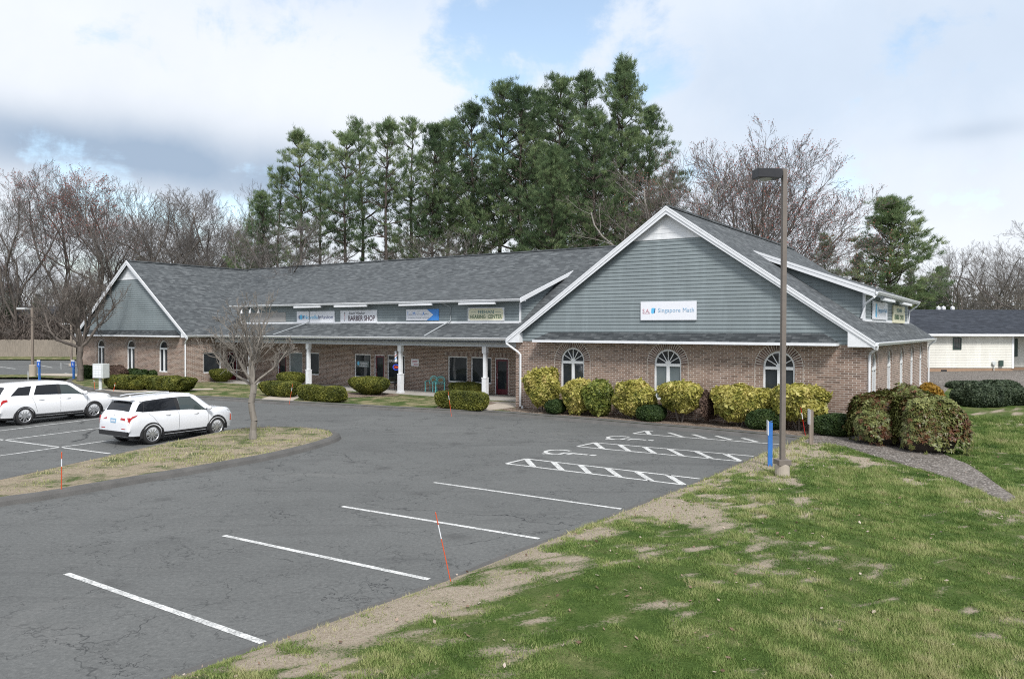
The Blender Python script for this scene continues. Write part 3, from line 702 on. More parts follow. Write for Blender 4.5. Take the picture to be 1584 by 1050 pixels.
def arch_pts(c, r, zs, n=16):
    return [(c - r * math.cos(math.pi * k / n), zs + r * math.sin(math.pi * k / n)) for k in range(n + 1)]
def wall(mb, p0, d, L, z0, z1, ops, depth=.14):
    """wall face from p0 along d (outside is on the right of d), with openings (u0,u1,za,zb,arch) and reveals"""
    d = Vector(d).normalized(); nin = Vector((-d.y, d.x))
    P = lambda u, z, q=0: (p0[0] + d.x * u + nin.x * q, p0[1] + d.y * u + nin.y * q, z)
    us = 0
    for (u0, u1, za, zb, ar) in sorted(ops):
        mb.face([P(us, z0), P(u0, z0), P(u0, z1), P(us, z1)])
        mb.face([P(u0, z0), P(u1, z0), P(u1, za), P(u0, za)])
        if ar:
            r_ = (u1 - u0) / 2; zs = zb - r_; ap = arch_pts((u0 + u1) / 2, r_, zs)
            for a, b in zip(ap[:-1], ap[1:]): mb.face([P(a[0], a[1]), P(b[0], b[1]), P(b[0], z1), P(a[0], z1)])
            ring = [(u0, za)] + ap + [(u1, za)]
        else:
            mb.face([P(u0, zb), P(u1, zb), P(u1, z1), P(u0, z1)]); ring = [(u0, za), (u0, zb), (u1, zb), (u1, za)]
        for a, b in zip(ring, ring[1:] + ring[:1]):
            mb.face([P(a[0], a[1]), P(a[0], a[1], depth), P(b[0], b[1], depth), P(b[0], b[1])])
        us = u1
    mb.face([P(us, z0), P(L, z0), P(L, z1), P(us, z1)])

def placed(o, p0, d, u, q=0.0):
    """put an object drawn in x/z (outside = -y) onto the wall at distance u, set back q"""
    d = Vector(d).normalized(); nin = Vector((-d.y, d.x))
    o.location = (p0[0] + d.x * u + nin.x * q, p0[1] + d.y * u + nin.y * q, o.location.z); o.rotation_euler = (0, 0, math.atan2(d.y, d.x)); return o

def ring_strip(mb, inner, outer, y0, y1):
    n = len(inner)
    for k in range(n - 1):
        a, b, c, d_ = inner[k], inner[k + 1], outer[k + 1], outer[k]
        mb.face([(a[0], y0, a[1]), (b[0], y0, b[1]), (c[0], y0, c[1]), (d_[0], y0, d_[1])][::-1])
        mb.face([(a[0], y0, a[1]), (a[0], y1, a[1]), (b[0], y1, b[1]), (b[0], y0, b[1])][::-1])
        mb.face([(d_[0], y0, d_[1]), (c[0], y0, c[1]), (c[0], y1, c[1]), (d_[0], y1, d_[1])][::-1])

def arched_window(name, w, za, zb, glass='glass', rays=5, double=True):
    r_ = w / 2; zs = zb - r_; fw = .075; mb = MB()
    outer = [(-r_, za)] + arch_pts(0, r_, zs) + [(r_, za)]
    inner = [(-r_ + fw, za)] + arch_pts(0, r_ - fw, zs) + [(r_ - fw, za)]
    ring_strip(mb, inner, outer, -.03, .05)
    mb.box(-r_ - .02, r_ + .02, -.07, .05, za - .01, za + .07)                     # sill
    mb.box(-r_ + fw, r_ - fw, -.045, .045, zs - .12, zs + .0)                       # transom
    if double: mb.box(-.07, .07, -.035, .045, za + .07, zs - .12)
    R2 = r_ - fw
    for k in range(rays):
        a = math.pi * (k + 1) / (rays + 1); c, s_ = math.cos(a), math.sin(a); hw = .016
        p, q = (c * .10, zs + s_ * .10), (c * R2, zs + s_ * R2)
        mb.prism([(p[0] - s_ * hw, -.025, p[1] + c * hw), (q[0] - s_ * hw, -.025, q[1] + c * hw), (q[0] + s_ * hw, -.025, q[1] - c * hw), (p[0] + s_ * hw, -.025, p[1] - c * hw)], (0, .04, 0))
    if rays: ring_strip(mb, [(0, zs)] * 13, arch_pts(0, .12, zs, 12), -.032, .02)
    f = mb.build(name, 'window_white', B)
    g = MB(); g.face([(-r_ + .02, .02, za + .02), (r_ - .02, .02, za + .02), (r_ - .02, .02, zs - .05), (-r_ + .02, .02, zs - .05)])
    g.build('pane', glass, f)
    g = MB(); g.face([(x, .02, z) for x, z in reversed(arch_pts(0, r_ - .02, zs - .05))]); g.build('fanlight', 'glass', f)
    return f
def rect_window(w, za, zb, glass='glass', mull=(), fw=.07):
    mb = MB(); h = w / 2
    mb.box(-h, -h + fw, -.03, .05, za, zb); mb.box(h - fw, h, -.03, .05, za, zb); mb.box(-h + fw, h - fw, -.028, .05, zb - fw, zb); mb.box(-h + fw, h - fw, -.05, .05, za, za + fw)
    for m_ in mull: mb.box(m_ - .03, m_ + .03, -.02, .05, za + fw, zb - fw)
    f = mb.build('window', 'window_white', B); g = MB(); g.face([(-h + .03, .02, za + .03), (h - .03, .02, za + .03), (h - .03, .02, zb - .03), (-h + .03, .02, zb - .03)]); g.build('pane', glass, f); return f
def door(w, zb):
    mb = MB(); h = w / 2; fw = .06
    mb.box(-h, -h + fw, -.03, .05, .03, zb); mb.box(h - fw, h, -.03, .05, .03, zb); mb.box(-h + fw, h - fw, -.028, .05, zb - fw, zb)
    f = mb.build('door_frame', 'window_white', B); mb = MB(); a = h - fw; b = a - .12
    mb.box(-a, -b, 0, .045, .04, zb - fw); mb.box(b, a, 0, .045, .04, zb - fw); mb.box(-b, b, .002, .045, zb - fw - .13, zb - fw); mb.box(-b, b, .002, .045, .04, .34)
    dr = mb.build('door', 'maroon', f); g = MB(); g.face([(-b, .03, .34), (b, .03, .34), (b, .03, zb - fw - .13), (-b, .03, zb - fw - .13)]); g.build('pane', 'glass', dr)
    hb = MB(); hb.tube([(-b + .03, -.02, .95), (-b + .03, -.05, .98), (-b + .03, -.05, 1.22), (-b + .03, -.02, 1.25)], .012, 6); hb.build('handle', 'alloy', dr); return f

# openings --------------------------------------------------------
mb = MB(); FR = [3.14, 7.82, 12.5]; w_ = 1.24
wall(mb, (0, 0), (1, 0), WW, -.5, WT, [(c - w_ / 2, c + w_ / 2, .79, 2.98, True) for c in FR], .12)
SB = [1.9 + 3.85 * k for k in range(5)]
wall(mb, (WW, 0), (0, 1), WL, -.9, WT, [(c - .62, c + .62, .79, 2.98, True) for c in SB], .14)
wall(mb, (WW, WL), (-1, 0), WW, -.9, WT, [])
wall(mb, (0, MB0 - .02), (0, -1), MB0 - .02, -.5, WT, [])
mb.build('brick_wall', 'brick', B)
for c in FR:
    f = arched_window('arched_window', w_, .79, 2.98, 'glass_blind' if c == 7.82 else 'glass'); placed(f, (0, 0), (1, 0), c, .10)
for c in SB:
    f = arched_window('arched_window', 1.24, .79, 2.98, 'glass', rays=0); placed(f, (WW, 0), (0, 1), c, .085)
LW = [-39.7, -35.5, -31.3]
mb = MB(); wall(mb, (LX0, LB0), (1, 0), LX1 - LX0, -.5, WT, [(c - .53 - LX0, c + .53 - LX0, .68, 2.95, True) for c in LW], .12)
wall(mb, (LX1, LB0), (0, 1), MB0 - LB0 - .01, -.5, WT, [(1.3, 2.76, .63, 2.1, False), (3.3, 4.16, .02, 2.12, False)], .12)
wall(mb, (LX0, 21), (0, -1), 21 - LB0, -.5, WT, [])
mb.build('brick_wall', 'brick', B)
for c in LW: placed(arched_window('arched_window', 1.06, .68, 2.95, rays=0), (LX0, LB0), (1, 0), c - LX0, .10)
placed(rect_window(1.46, .63, 2.1), (LX1, LB0), (0, 1), 2.03, .08); placed(door(.86, 2.1), (LX1, LB0), (0, 1), 3.73, .08)
# the long wall under the porch
MW = [('w', -24.45, -23.5, .02, 2.15, 'door'), ('w', -23.2, -21.8, .62, 2.17, 'glass_blind'), ('w', -21.5, -20.1, .62, 2.17, 'glass'), ('w', -16.7, -15.2, .62, 2.17, 'glass'), ('w', -14.9, -13.98, .02, 2.15, 'door'),
      ('w', -13.75, -12.25, .35, 2.17, 'glass'), ('w', -8.75, -7.27, .61, 2.18, 'glass'), ('w', -7.0, -5.5, .61, 2.18, 'glass'), ('w', -5.27, -4.29, .02, 2.15, 'door')]
mb = MB(); wall(mb, (LX1 + .01, MB0), (1, 0), -LX1 - .01, -.3, WT, [(a - LX1 - .01, b - LX1 - .01, za, zb, False) for _, a, b, za, zb, k in MW], .12)
mb.build('brick_wall', 'brick', B)
for _, a, b, za, zb, k in MW:
    c = (a + b) / 2
    f = door(b - a, zb) if k == 'door' else rect_window(b - a, za, zb, k)
    placed(f, (0, MB0), (1, 0), c, .08)
# soldier course above the porch openings and round the arches
def arch_ring(c, r_, zs, za, wd=.30):
    mb = MB(); n = 22; r2 = r_ + wd; y = -.006
    for k in range(n):
        a0, a1 = math.pi * k / n, math.pi * (k + 1) / n
        q = [(-r_ * math.cos(a0), zs + r_ * math.sin(a0)), (-r2 * math.cos(a0), zs + r2 * math.sin(a0)), (-r2 * math.cos(a1), zs + r2 * math.sin(a1)), (-r_ * math.cos(a1), zs + r_ * math.sin(a1))]
        u = (r_ + wd * .5)
        mb.face([(x, y, z) for x, z in q][::-1] if False else [(x, y, z) for x, z in (q[0], q[3], q[2], q[1])][::-1], uv=[(.01, u * a0), (.31, u * a0), (.31, u * a1), (.01, u * a1)][::1] if False else [(.31, u * a0), (.31, u * a1), (.01, u * a1), (.01, u * a0)])
    r3 = r2 + .022; y = -.009
    for k in range(n):
        a0, a1 = math.pi * k / n, math.pi * (k + 1) / n
        mb.face([(-r3 * math.cos(a0), y, zs + r3 * math.sin(a0)), (-r2 * math.cos(a0), y, zs + r2 * math.sin(a0)), (-r2 * math.cos(a1), y, zs + r2 * math.sin(a1)), (-r3 * math.cos(a1), y, zs + r3 * math.sin(a1))], mi=1)
    for sg in (-1, 1): mb.face([(sg * r3, y, za), (sg * r2, y, za), (sg * r2, y, zs), (sg * r3, y, zs)][::sg], mi=1)
    o = mb.build('arch_ring', ['soldier', 'mortar'], B); o.location.x = 0
    for p in o.data.polygons:
        if p.normal.y > 0: o.data.flip_normals(); break
    return o
for c in FR: placed(arch_ring(c, .625, 2.98 - .62, .79), (0, 0), (1, 0), c, 0)
for c in SB: placed(arch_ring(c, .625, 2.98 - .62, .79, .22), (WW, 0), (0, 1), c, 0)
for c in LW: placed(arch_ring(c, .54, 2.95 - .53, .68, .2), (LX0, LB0), (1, 0), c - LX0, 0)
for a, b in ((-8.95, -4.15), (-16.9, -12.05), (-24.6, -19.9)):
    mb = MB(); mb.face([(a, MB0 - .006, 2.2), (b, MB0 - .006, 2.2), (b, MB0 - .006, 2.44), (a, MB0 - .006, 2.44)], uv=[(.3, a), (.3, b), (.03, b), (.03, a)]); mb.build('soldier_course', 'soldier', B)

# lap siding ------------------------------------------------------
def siding_rows(mb, z0, z1, xl, xr, y, step=.155, lap=.027):
    """rows of boards on a front-facing plane at y; xl(z), xr(z) bound each row"""
    z = z0
    while z < z1 - .01:
        zt = min(z + step, z1); a0, b0, a1, b1 = xl(z), xr(z), xl(zt), xr(zt)
        if b0 - a0 > .05:
            a1 = min(a1, b1); mb.face([(a0, y - lap, z), (b0, y - lap, z), (max(b1, a1 + .001), y - .001, zt), (a1, y - .001, zt)])
            mb.face([(a0, y, z - .001), (b0, y, z - .001), (b0, y - lap, z), (a0, y - lap, z)])
        z += step
def gable(x0, x1, apex, z_e, z_a, y, zw, names=('siding', 'white_siding')):
    hw = (x1 - x0) / 2; c = (x0 + x1) / 2; sl = (z_a - z_e) / hw
    f = lambda z: max(0.0, min(hw - .0, (z_a - z) / sl))
    mb = MB(); mb.face([(c - f(WT - .02), y + .01, WT - .02), (c + f(WT - .02), y + .01, WT - .02), (c, y + .01, z_a)]); siding_rows(mb, WT - .02, zw, lambda z: c - f(z), lambda z: c + f(z), y); mb.build('gable_siding', 'siding', B)
    mb = MB(); siding_rows(mb, zw + .05, z_a - .05, lambda z: c - f(z), lambda z: c + f(z), y - .012, .19, .012); mb.box(c - f(zw) - .02, c + f(zw) + .02, y - .034, y, zw - .02, zw + .05); mb.build('gable_peak', 'white_siding', B)
ZR = 9.08; ZE = 3.38; OH = .35; sR = (ZR - ZE) / (WW / 2 + OH)
ZL = 8.90; LC = (LX0 + LX1) / 2; LH = (LX1 - LX0) / 2; sL = (ZL - ZE) / (LH + OH)
gable(0 - OH, WW + OH, 0, ZE - .12, ZR - .12, 0, 7.72)
gable(LX0 - OH, LX1 + OH, 0, ZE - .12, ZL - .12, LB0, 7.5)

# roofs -----------------------------------------------------------
def slab(mb, quad, th=.10): mb.prism(quad, (0, 0, -th))
mb = MB(); c = WW / 2
slab(mb, [(c, -.32, ZR), (WW + OH, -.32, ZE), (WW + OH, WL + .3, ZE), (c, WL + .3, ZR)])
slab(mb, [(-OH, -.32, ZE), (c - .002, -.32, ZR), (c - .002, WL + .3, ZR), (-OH, WL + .3, ZE)])
mb.box(c - .16, c + .16, -.3, WL + .3, ZR - .06, ZR + .03)
mb.build('wing_roof', 'shingle', B)
mb = MB()
slab(mb, [(LC, LB0 - .32, ZL), (LX1 + OH, LB0 - .32, ZE), (LX1 + OH, 21.5, ZE), (LC, 21.5, ZL)])
slab(mb, [(LX0 - OH, LB0 - .32, ZE), (LC - .002, LB0 - .32, ZL), (LC - .002, 21.5, ZL), (LX0 - OH, 21.5, ZE)])
mb.box(LC - .16, LC + .16, LB0 - .3, 21.4, ZL - .06, ZL + .03)
mb.build('wing_roof', 'shingle', B)
MR, MZ, ME = 11.8, 8.95, 2.62; sM = (MZ - ZE) / (MR - ME)
mb = MB()
slab(mb, [(LC + .1, ME, ZE), (c - .1, ME, ZE), (c - .1, MR, MZ), (LC + .1, MR, MZ)])
slab(mb, [(LC + .1, MR + .002, MZ), (c - .1, MR + .002, MZ), (c - .1, 21.2, ZE), (LC + .1, 21.2, ZE)])
mb.box(LC + .1, c - .1, MR - .16, MR + .16, MZ - .05, MZ + .04)
mb.build('main_roof', 'shingle', B)
mb = MB()      # soffits and back wall
mb.face([(LX1, ME + .1, 3.10), (LX1, MB0, 3.10), (0, MB0, 3.10), (0, ME + .1, 3.10)])
mb.box(LX1 + .02, 0, 20.8, 21, 0, 3.3)
mb.build('porch_ceiling', 'beam', B)

# gutters, fascia, rake boards --------------------------------------
def gutter(p, q, parent=B):
    """K-profile gutter from p to q (2D); outside on the right of the direction"""
    p, q = Vector(p), Vector(q); d = (q - p).normalized(); o_ = Vector((d.y, -d.x)); z = ZE - .02 if len(p) == 2 else p.z
    prof = [(0, 0), (0, -.13), (.07, -.13), (.12, -.05), (.13, -.03), (.13, .0), (.115, 0), (.105, -.05), (.06, -.11), (.015, -.11), (.015, 0)]
    mb = MB(); n = len(prof); zz = getattr(p, 'z', ZE - .02)
    vs = [(e.x + o_.x * a, e.y + o_.y * a, (e.z if len(e) == 3 else ZE - .02) + b) for e in (p, q) for a, b in prof]
    fs = [(i, (i + 1) % n, (i + 1) % n + n, i + n) for i in range(n)] + [tuple(range(n))[::-1], tuple(range(n, 2 * n))]
    mb.mesh(vs, fs); return mb
def g3(x0, y0, x1, y1, z, name='gutter'):
    d = Vector((x1 - x0, y1 - y0)).normalized(); o_ = Vector((d.y, -d.x))
    prof = [(0, 0), (0, -.13), (.07, -.13), (.12, -.05), (.13, -.03), (.13, .0), (.115, 0), (.105, -.05), (.06, -.11), (.015, -.11), (.015, 0)]
    mb = MB(); n = len(prof)
    vs = [(x + o_.x * a, y + o_.y * a, z + b) for x, y in ((x0, y0), (x1, y1)) for a, b in prof]
    mb.mesh(vs, [(i, i + n, (i + 1) % n + n, (i + 1) % n) for i in range(n)] + [tuple(range(n)), tuple(range(n, 2 * n))[::-1]])
    return mb.build(name, 'trim', B)
g3(LX1 + OH + .02, ME, -.36, ME, ZE - .02); g3(WW + OH, -.3, WW + OH, WL + .3, ZE - .02); g3(LX1 + OH, LB0 - .3, LX1 + OH, ME, ZE - .02)
g3(-26.7, 3.42, -1.95, 3.42, 5.46); g3(15.36, 4.15, 15.36, 18.9, 5.46)
mb = MB()     # fascia + soffit boxes along the eaves
mb.box(WW + .02, WW + OH - .01, 0, WL, WT - .03, WT + .015); mb.build('soffit', 'trim', B); mb = MB(); mb.box(LX1 + .02, LX1 + OH - .01, LB0, ME + .3, WT - .03, WT + .015)
mb.build('soffit', 'trim', B)
def rake(x_e, x_c, z_e, z_c, y, ret):
    """rake board in two steps from the eave to the peak, with the boxed return at its foot"""
    mb = MB(); dz_ = .36; sgn = 1 if x_c > x_e else -1
    for (y0, t0, t1) in ((y, .07, .20), (y + .03, .20, .34)):
        mb.prism([(x_e, y0, z_e - t0), (x_c, y0, z_c - t0), (x_c, y0, z_c - t1), (x_e, y0, z_e - t1 if t1 < .3 else z_e - .28)][::sgn], (0, .05 if t1 < .3 else .03, 0))
    mb.prism([(x_e, y - .012, z_e + .002), (x_c, y - .012, z_c + .002), (x_c, y - .012, z_c - .068), (x_e, y - .012, z_e - .068)][::sgn], (0, .05, 0))
    sl = (z_c - z_e) / (x_c - x_e) ; xr = x_e + ret * sgn
    mb.prism([(x_e + .01 * sgn, y + .035, WT - .10 + .01), (xr, y + .035, WT - .09), (xr, y + .035, z_e + sl * (xr - x_e) - .25), (x_e + .01 * sgn, y + .035, z_e - .2)][::sgn], (0, -y if y < 0 else .2, 0))
    return mb.build('rake_board', 'trim', B)
rake(-OH, WW / 2 - .001, ZE, ZR, -.34, .75); rake(WW + OH, WW / 2 + .001, ZE, ZR, -.34, .95)
def rake_l(x_e, x_c):
    o = rake(x_e, x_c, ZE, ZL, -.34, .6); o.location.y = LB0; return o
rake_l(LX0 - OH, LC - .001); rake_l(LX1 + OH, LC + .001)
# pent roofs over the front windows
def pent(x0, x1, y):
    mb = MB(); ye = y - .62; zt, ze = 3.68, 3.33; i = .55
    T = [(x0 + i, y - .03, zt), (x1 - i, y - .03, zt)]; E = [(x0, ye, ze), (x1, ye, ze)]; Bk = [(x0, y - .03, ze), (x1, y - .03, ze)]
    mb.face([E[0], E[1], T[1], T[0]]); mb.face([Bk[0], E[0], T[0]]); mb.face([E[1], Bk[1], T[1]])
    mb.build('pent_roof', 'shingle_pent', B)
    mb = MB(); mb.box(x0 - .01, x1 + .01, ye - .02, y - .025, ze - .11, ze - .002); mb.build('pent_fascia', 'trim', B)
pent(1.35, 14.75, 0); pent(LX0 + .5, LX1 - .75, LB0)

# porch beam and columns ------------------------------------------
mb = MB(); mb.box(LX1 + .35, -.02, 3.12, 3.42, 2.9, 3.26)
for k in range(int(28 / .1)):
    x = LX1 + .4 + k * .1; mb.box(x, x + .05, 3.112, 3.12, 2.93, 3.24)
mb.box(LX1 + .35, -.02, 3.09, 3.44, 2.86, 2.90); mb.build('porch_beam', 'beam', B)
mb = MB(); mb.box(LX1 + .35, -.02, ME + .02, 3.12, 3.2, 3.225); mb.build('soffit', 'beam', B)
for x in (-4.19, -10.4, -18.4, -24.3):
    mb = MB(); y = 3.27
    for hw, z0, z1 in ((.17, .02, .12), (.135, .12, 1.12), (.15, 1.12, 1.17), (.09, 1.17, 2.5), (.13, 2.5, 2.86)): mb.box(x - hw, x + hw, y - hw, y + hw, z0, z1)
    mb.build('column', 'trim', B)

# dormers ---------------------------------------------------------
def zroofM(b): return ZE + sM * (b - ME)
D0, D1, DB = -26.2, -2.35, 3.94; zt = 5.42
mb = MB(); siding_rows(mb, zroofM(DB) + .03, zt, lambda z: D0, lambda z: D1, DB, .155)
# right cheek, board by board
z = zroofM(DB)
while z < 7.2:
    b0 = DB if z < zt else 3.5 + (z - 5.36) / .32; b1 = ME + (z - ZE) / sM + .1
    z2 = z + .155; b1t = ME + (z2 - ZE) / sM + .1; b0t = DB if z2 < zt else 3.5 + (z2 - 5.36) / .32
    if b1 > b0: mb.face([(D1 + .022, b0, z), (D1 + .022, b1, z), (D1 + .001, max(b1t, b0t), z2), (D1 + .001, b0t, z2)]); mb.face([(D1, b0, z), (D1, b1, z), (D1 + .022, b1, z), (D1 + .022, b0, z)])
    z = z2
mb.face([(D0, DB, 4), (D0, 9, 7.2), (D0, DB, zt)]); mb.build('dormer_wall', 'siding', B)
mb = MB(); dq = lambda x0, x1: [(x0, 3.42, 5.50), (x1, 3.42, 5.50), (x1, 9.2, 5.50 + .32 * 5.78 - .01), (x0, 9.2, 5.50 + .32 * 5.78 - .01)]
slab(mb, dq(D0 - .45, D1 + .4), .09); mb.build('dormer_roof', 'shingle', B)
mb = MB(); zb = zroofM(DB)
mb.box(D1 - .02, D1 + .045, DB - .05, DB + .06, zb, zt); mb.box(D0 - .04, D0 + .05, DB - .05, DB + .06, zb, zt); mb.box(D0 + .05, D1 - .02, DB - .04, DB + .02, zb - .02, zb + .09)
mb.prism([(D1 + .41, 3.40, 5.512), (D1 + .41, 9.2, 7.36), (D1 + .41, 8.7, 7.0), (D1 + .41, 3.40, 5.26)][::-1], (-.05, 0, 0))
mb.prism([(D1 + .4, 3.42, 5.40), (D1 + .4, 3.92, 5.40), (D1 + .4, 3.92, 5.36), (D1 + .4, 3.42, 5.36)][::-1], (-28.5 + 3.9, 0, 0))
mb.build('dormer_trim', 'trim', B)
def zroofR(a): return ZE + sR * (WW + OH - a)
E0, E1, EA = 4.63, 18.4, 14.85
mb = MB(); z = zroofR(EA) + .03
while z < zt:      # long face towards +x
    z2 = min(z + .155, zt); mb.face([(EA + .022, E0, z), (EA + .022, E1, z), (EA + .001, E1, z2), (EA + .001, E0, z2)]); mb.face([(EA, E0, z), (EA, E1, z), (EA + .022, E1, z), (EA + .022, E0, z)]); z = z2
def cheek_a1(z): return EA if z < zt else EA + .4 - (z - 5.36) / .38
z = zroofR(EA)
while z < 7.3:
    z2 = z + .155; a0 = WW + OH - (z - ZE) / sR - .1; a0t = WW + OH - (z2 - ZE) / sR - .1; a1, a1t = cheek_a1(z), cheek_a1(z2)
    if a1 > a0: mb.face([(a0, E0 - .022, z), (a1, E0 - .022, z), (max(a1t, a0t), E0 - .001, z2), (a0t, E0 - .001, z2)]); mb.face([(a0, E0, z), (a1, E0, z), (a1, E0 - .022, z), (a0, E0 - .022, z)])
    z = z2
mb.build('dormer_wall', 'siding', B)
mb = MB(); slab(mb, [(EA + .48, 4.2, 5.50), (EA + .48, 18.85, 5.50), (10.2, 18.85, 5.50 + .38 * 5.13), (10.2, 4.2, 5.50 + .38 * 5.13)], .09); mb.build('dormer_roof', 'shingle', B)
mb = MB(); zb = zroofR(EA); xe = EA + .49
mb.box(EA - .06, EA + .045, E0 - .05, E0 + .05, zb, zt); mb.box(EA - .02, EA + .04, E1 - .05, E1 + .04, zb, zt); mb.box(EA - .02, EA + .036, E0 + .05, E1 - .05, zb - .02, zb + .09)
mb.prism([(xe, 4.18, 5.512), (10.2, 4.18, 7.462), (10.6, 4.18, 7.06), (xe, 4.18, 5.22)][::-1], (0, .05, 0))
mb.prism([(xe, 4.165, 5.52), (10.2, 4.165, 7.47), (10.35, 4.165, 7.30), (xe, 4.165, 5.40)][::-1], (0, .03, 0))
mb.box(EA + .03, xe - .02, 4.25, 18.8, 5.32, 5.37)
mb.build('dormer_trim', 'trim', B)

# downspouts ------------------------------------------------------
def spout(pts, r_=.042, mat='trim'):
    mb = MB(); mb.tube(pts, r_, 8); return mb.build('downspout', mat, B)
spout([(-.42, ME - .12, 3.25), (-.42, -.1, 3.22), (-.38, -.3, 3.1), (.22, -.12, 2.72), (.32, -.08, 2.6), (.32, -.08, .12)] if False else [(-.40, -.25, 3.3), (-.36, -.28, 3.12), (.20, -.14, 2.74), (.32, -.08, 2.6), (.32, -.08, .1)], .05)
spout([(WW + OH + .06, -.2, 3.24), (WW + OH + .04, -.18, 3.12), (WW + .12, .12, 2.95), (WW + .08, .16, 2.8), (WW + .08, .16, -.1)], .05)
spout([(WW + OH + .06, WL + .2, 3.24), (WW + .1, WL - .1, 2.95), (WW + .08, WL - .12, 2.8), (WW + .08, WL - .12, -.1)], .05)
spout([(LX1 + OH + .06, LB0 - .25, 3.25), (LX1 + OH + .02, LB0 - .22, 3.1), (LX1 - .02, LB0 - .12, 2.85), (LX1 - .08, LB0 - .08, 2.7), (LX1 - .08, LB0 - .08, .05)], .05)
spout([(-7.45, 3.38, 5.36), (-7.3, 3.7, 5.22), (-7.1, 3.86, 5.1), (-7.1, 3.86, 4.32), (-7.25, 3.7, 4.18), (-8.1, 2.72, 3.44)], .034, 'downspout_grey')
spout([(-19.0, 3.86, 5.3), (-19.0, 3.86, 4.32), (-19.2, 3.7, 4.18), (-21.2, 2.72, 3.44)], .034, 'downspout_grey')
spout([(15.42, 4.25, 5.36), (15.3, 4.2, 5.2), (14.9, 4.45, 4.92), (14.9, 4.5, 4.8), (14.75, 4.5, 4.32)], .045)
spout([(15.42, 18.75, 5.36), (15.3, 18.8, 5.2), (14.95, 18.6, 4.9), (14.9, 18.55, 4.2)], .045)
# strip lamps above the signs and the small goosenecks
def lamp_bar(x0, x1):
    mb = MB(); mb.box(x0, x1, 3.30, 3.46, 5.20, 5.30); mb.box(x0 + .3, x0 + .36, 3.46, 3.9, 5.27, 5.30); mb.box(x1 - .36, x1 - .3, 3.46, 3.9, 5.27, 5.30); return mb.build('sign_lamp', 'trim', B)
for a, b in ((-19.9, -17.4), (-16.1, -13.3), (-10.6, -8.1), (-6.1, -3.6)): lamp_bar(a, b)
for a, b in ((6.5, 9.6), (12.6, 15.9)):
    mb = MB(); mb.box(15.2, 15.4, a, b, 5.14, 5.26); mb.build('sign_lamp', 'trim', B)
for a in (-25.35, -24.45, -23.55):
    mb = MB(); mb.tube([(a, 3.9, 5.25), (a, 3.6, 5.3), (a, 3.4, 5.22), (a + .05, 3.3, 5.08)], .02, 6); mb.lathe([(.03, .1), (.07, 0), (.08, -.14), (0.0, -.15)], 10, c=(a + .08, 3.28, 5.02)); mb.build('gooseneck_lamp', 'trim', B)
mb = MB(); mb.box(-25.2, -21.4, 3.90, 3.925, 4.3, 4.95); mb.build('faded_panel', plain('weathered_siding', (.34, .33, .32), .7, .12), B)
for x in (-30, -21.5, -13.2, -9.9, -6.2):
    mb = MB(); mb.tube([(x, 12.6, zroofM(11.0)), (x, 12.6, MZ + .12)], .05, 8); mb.build('vent_pipe', 'trim', B)

# ================================================================== SIGNS
def on_front(name, a, b, z, label, cat, group=None):
    x, y = BL(a, b); return empty(name, (x, y, z), TH, label, cat, group)
def on_side(name, a, b, z, label, cat, group=None):
    x, y = BL(a, b); return empty(name, (x, y, z), TH + R(90), label, cat, group)
SG = 'tenant signs on the building'
def panel(parent, w, h, mat, frame=None, th=.05):
    mb = MB(); mb.box(-w / 2, w / 2, -.03, th - .03, -h / 2, h / 2); o = mb.build('sign_panel', mat, parent)
    if frame:
        f = MB(); t_ = .045
        f.box(-w / 2 - t_, w / 2 + t_, -.045, .02, h / 2, h / 2 + t_); f.box(-w / 2 - t_, w / 2 + t_, -.045, .02, -h / 2 - t_, -h / 2); f.box(-w / 2 - t_, -w / 2, -.045, .02, -h / 2, h / 2); f.box(w / 2, w / 2 + t_, -.045, .02, -h / 2, h / 2)
        f.build('sign_frame', frame, parent)
    return o
def shape(parent, name, polys, mat, y=-.033):
    mb = MB()
    for p in polys: mb.prism([(x, y, z) for x, z in p], (0, .003, 0))
    return mb.build(name, mat, parent)
ell = lambda cx_, cz_, rx, rz, a0=0, a1=360, n=20: [(cx_ + rx * math.cos(R(a0 + (a1 - a0) * k / n)), cz_ + rz * math.sin(R(a0 + (a1 - a0) * k / n))) for k in range(n + (0 if a1 - a0 == 360 else 1))]
# front gable sign
s_ = on_front('wall_sign', 7.865, -.06, 4.63, 'white sign with thin pale blue lettering alone on the big right front gable', 'sign', SG)
panel(s_, 2.53, .80, 'sign_white')
lettering(s_, 'Singapore Math', 'pale_blue', 1.62, .24, x=.36, z=.0, space=1.05); lettering(s_, 'S.A.', 'rose', .34, .17, x=-1.0, z=0)
shape(s_, 'cube_logo', [[(-.76, .10), (-.70, .13), (-.60, .12), (-.64, -.10), (-.72, -.13), (-.77, -.08)]], 'cyan'); shape(s_, 'cube_logo', [[(-.60, .12), (-.565, .11), (-.60, -.09), (-.64, -.10)]], 'navy', -.036)
shape(s_, 'underline', [[(-1.17, -.13), (-.82, -.13), (-.82, -.12), (-1.17, -.12)]], 'rose')
# infusion
s_ = on_front('wall_sign', -18.45, DB - .03, 4.60, 'white sign with blue petal logo behind the bare tree branches, leftmost dormer sign', 'sign', SG)
panel(s_, 3.6, .76, 'sign_white'); lettering(s_, 'Novella', 'cyan', 1.33, .25, x=-.42, z=0); lettering(s_, 'Infusion', 'navy', 1.38, .25, x=.98, z=0)
shape(s_, 'petal_logo', [ell(-1.37, 0, .13, .17)], 'cyan', -.036); shape(s_, 'petal_logo', [ell(-1.52, 0, .11, .14, 90, 270), ell(-1.22, 0, .11, .14, -90, 90)], 'navy')
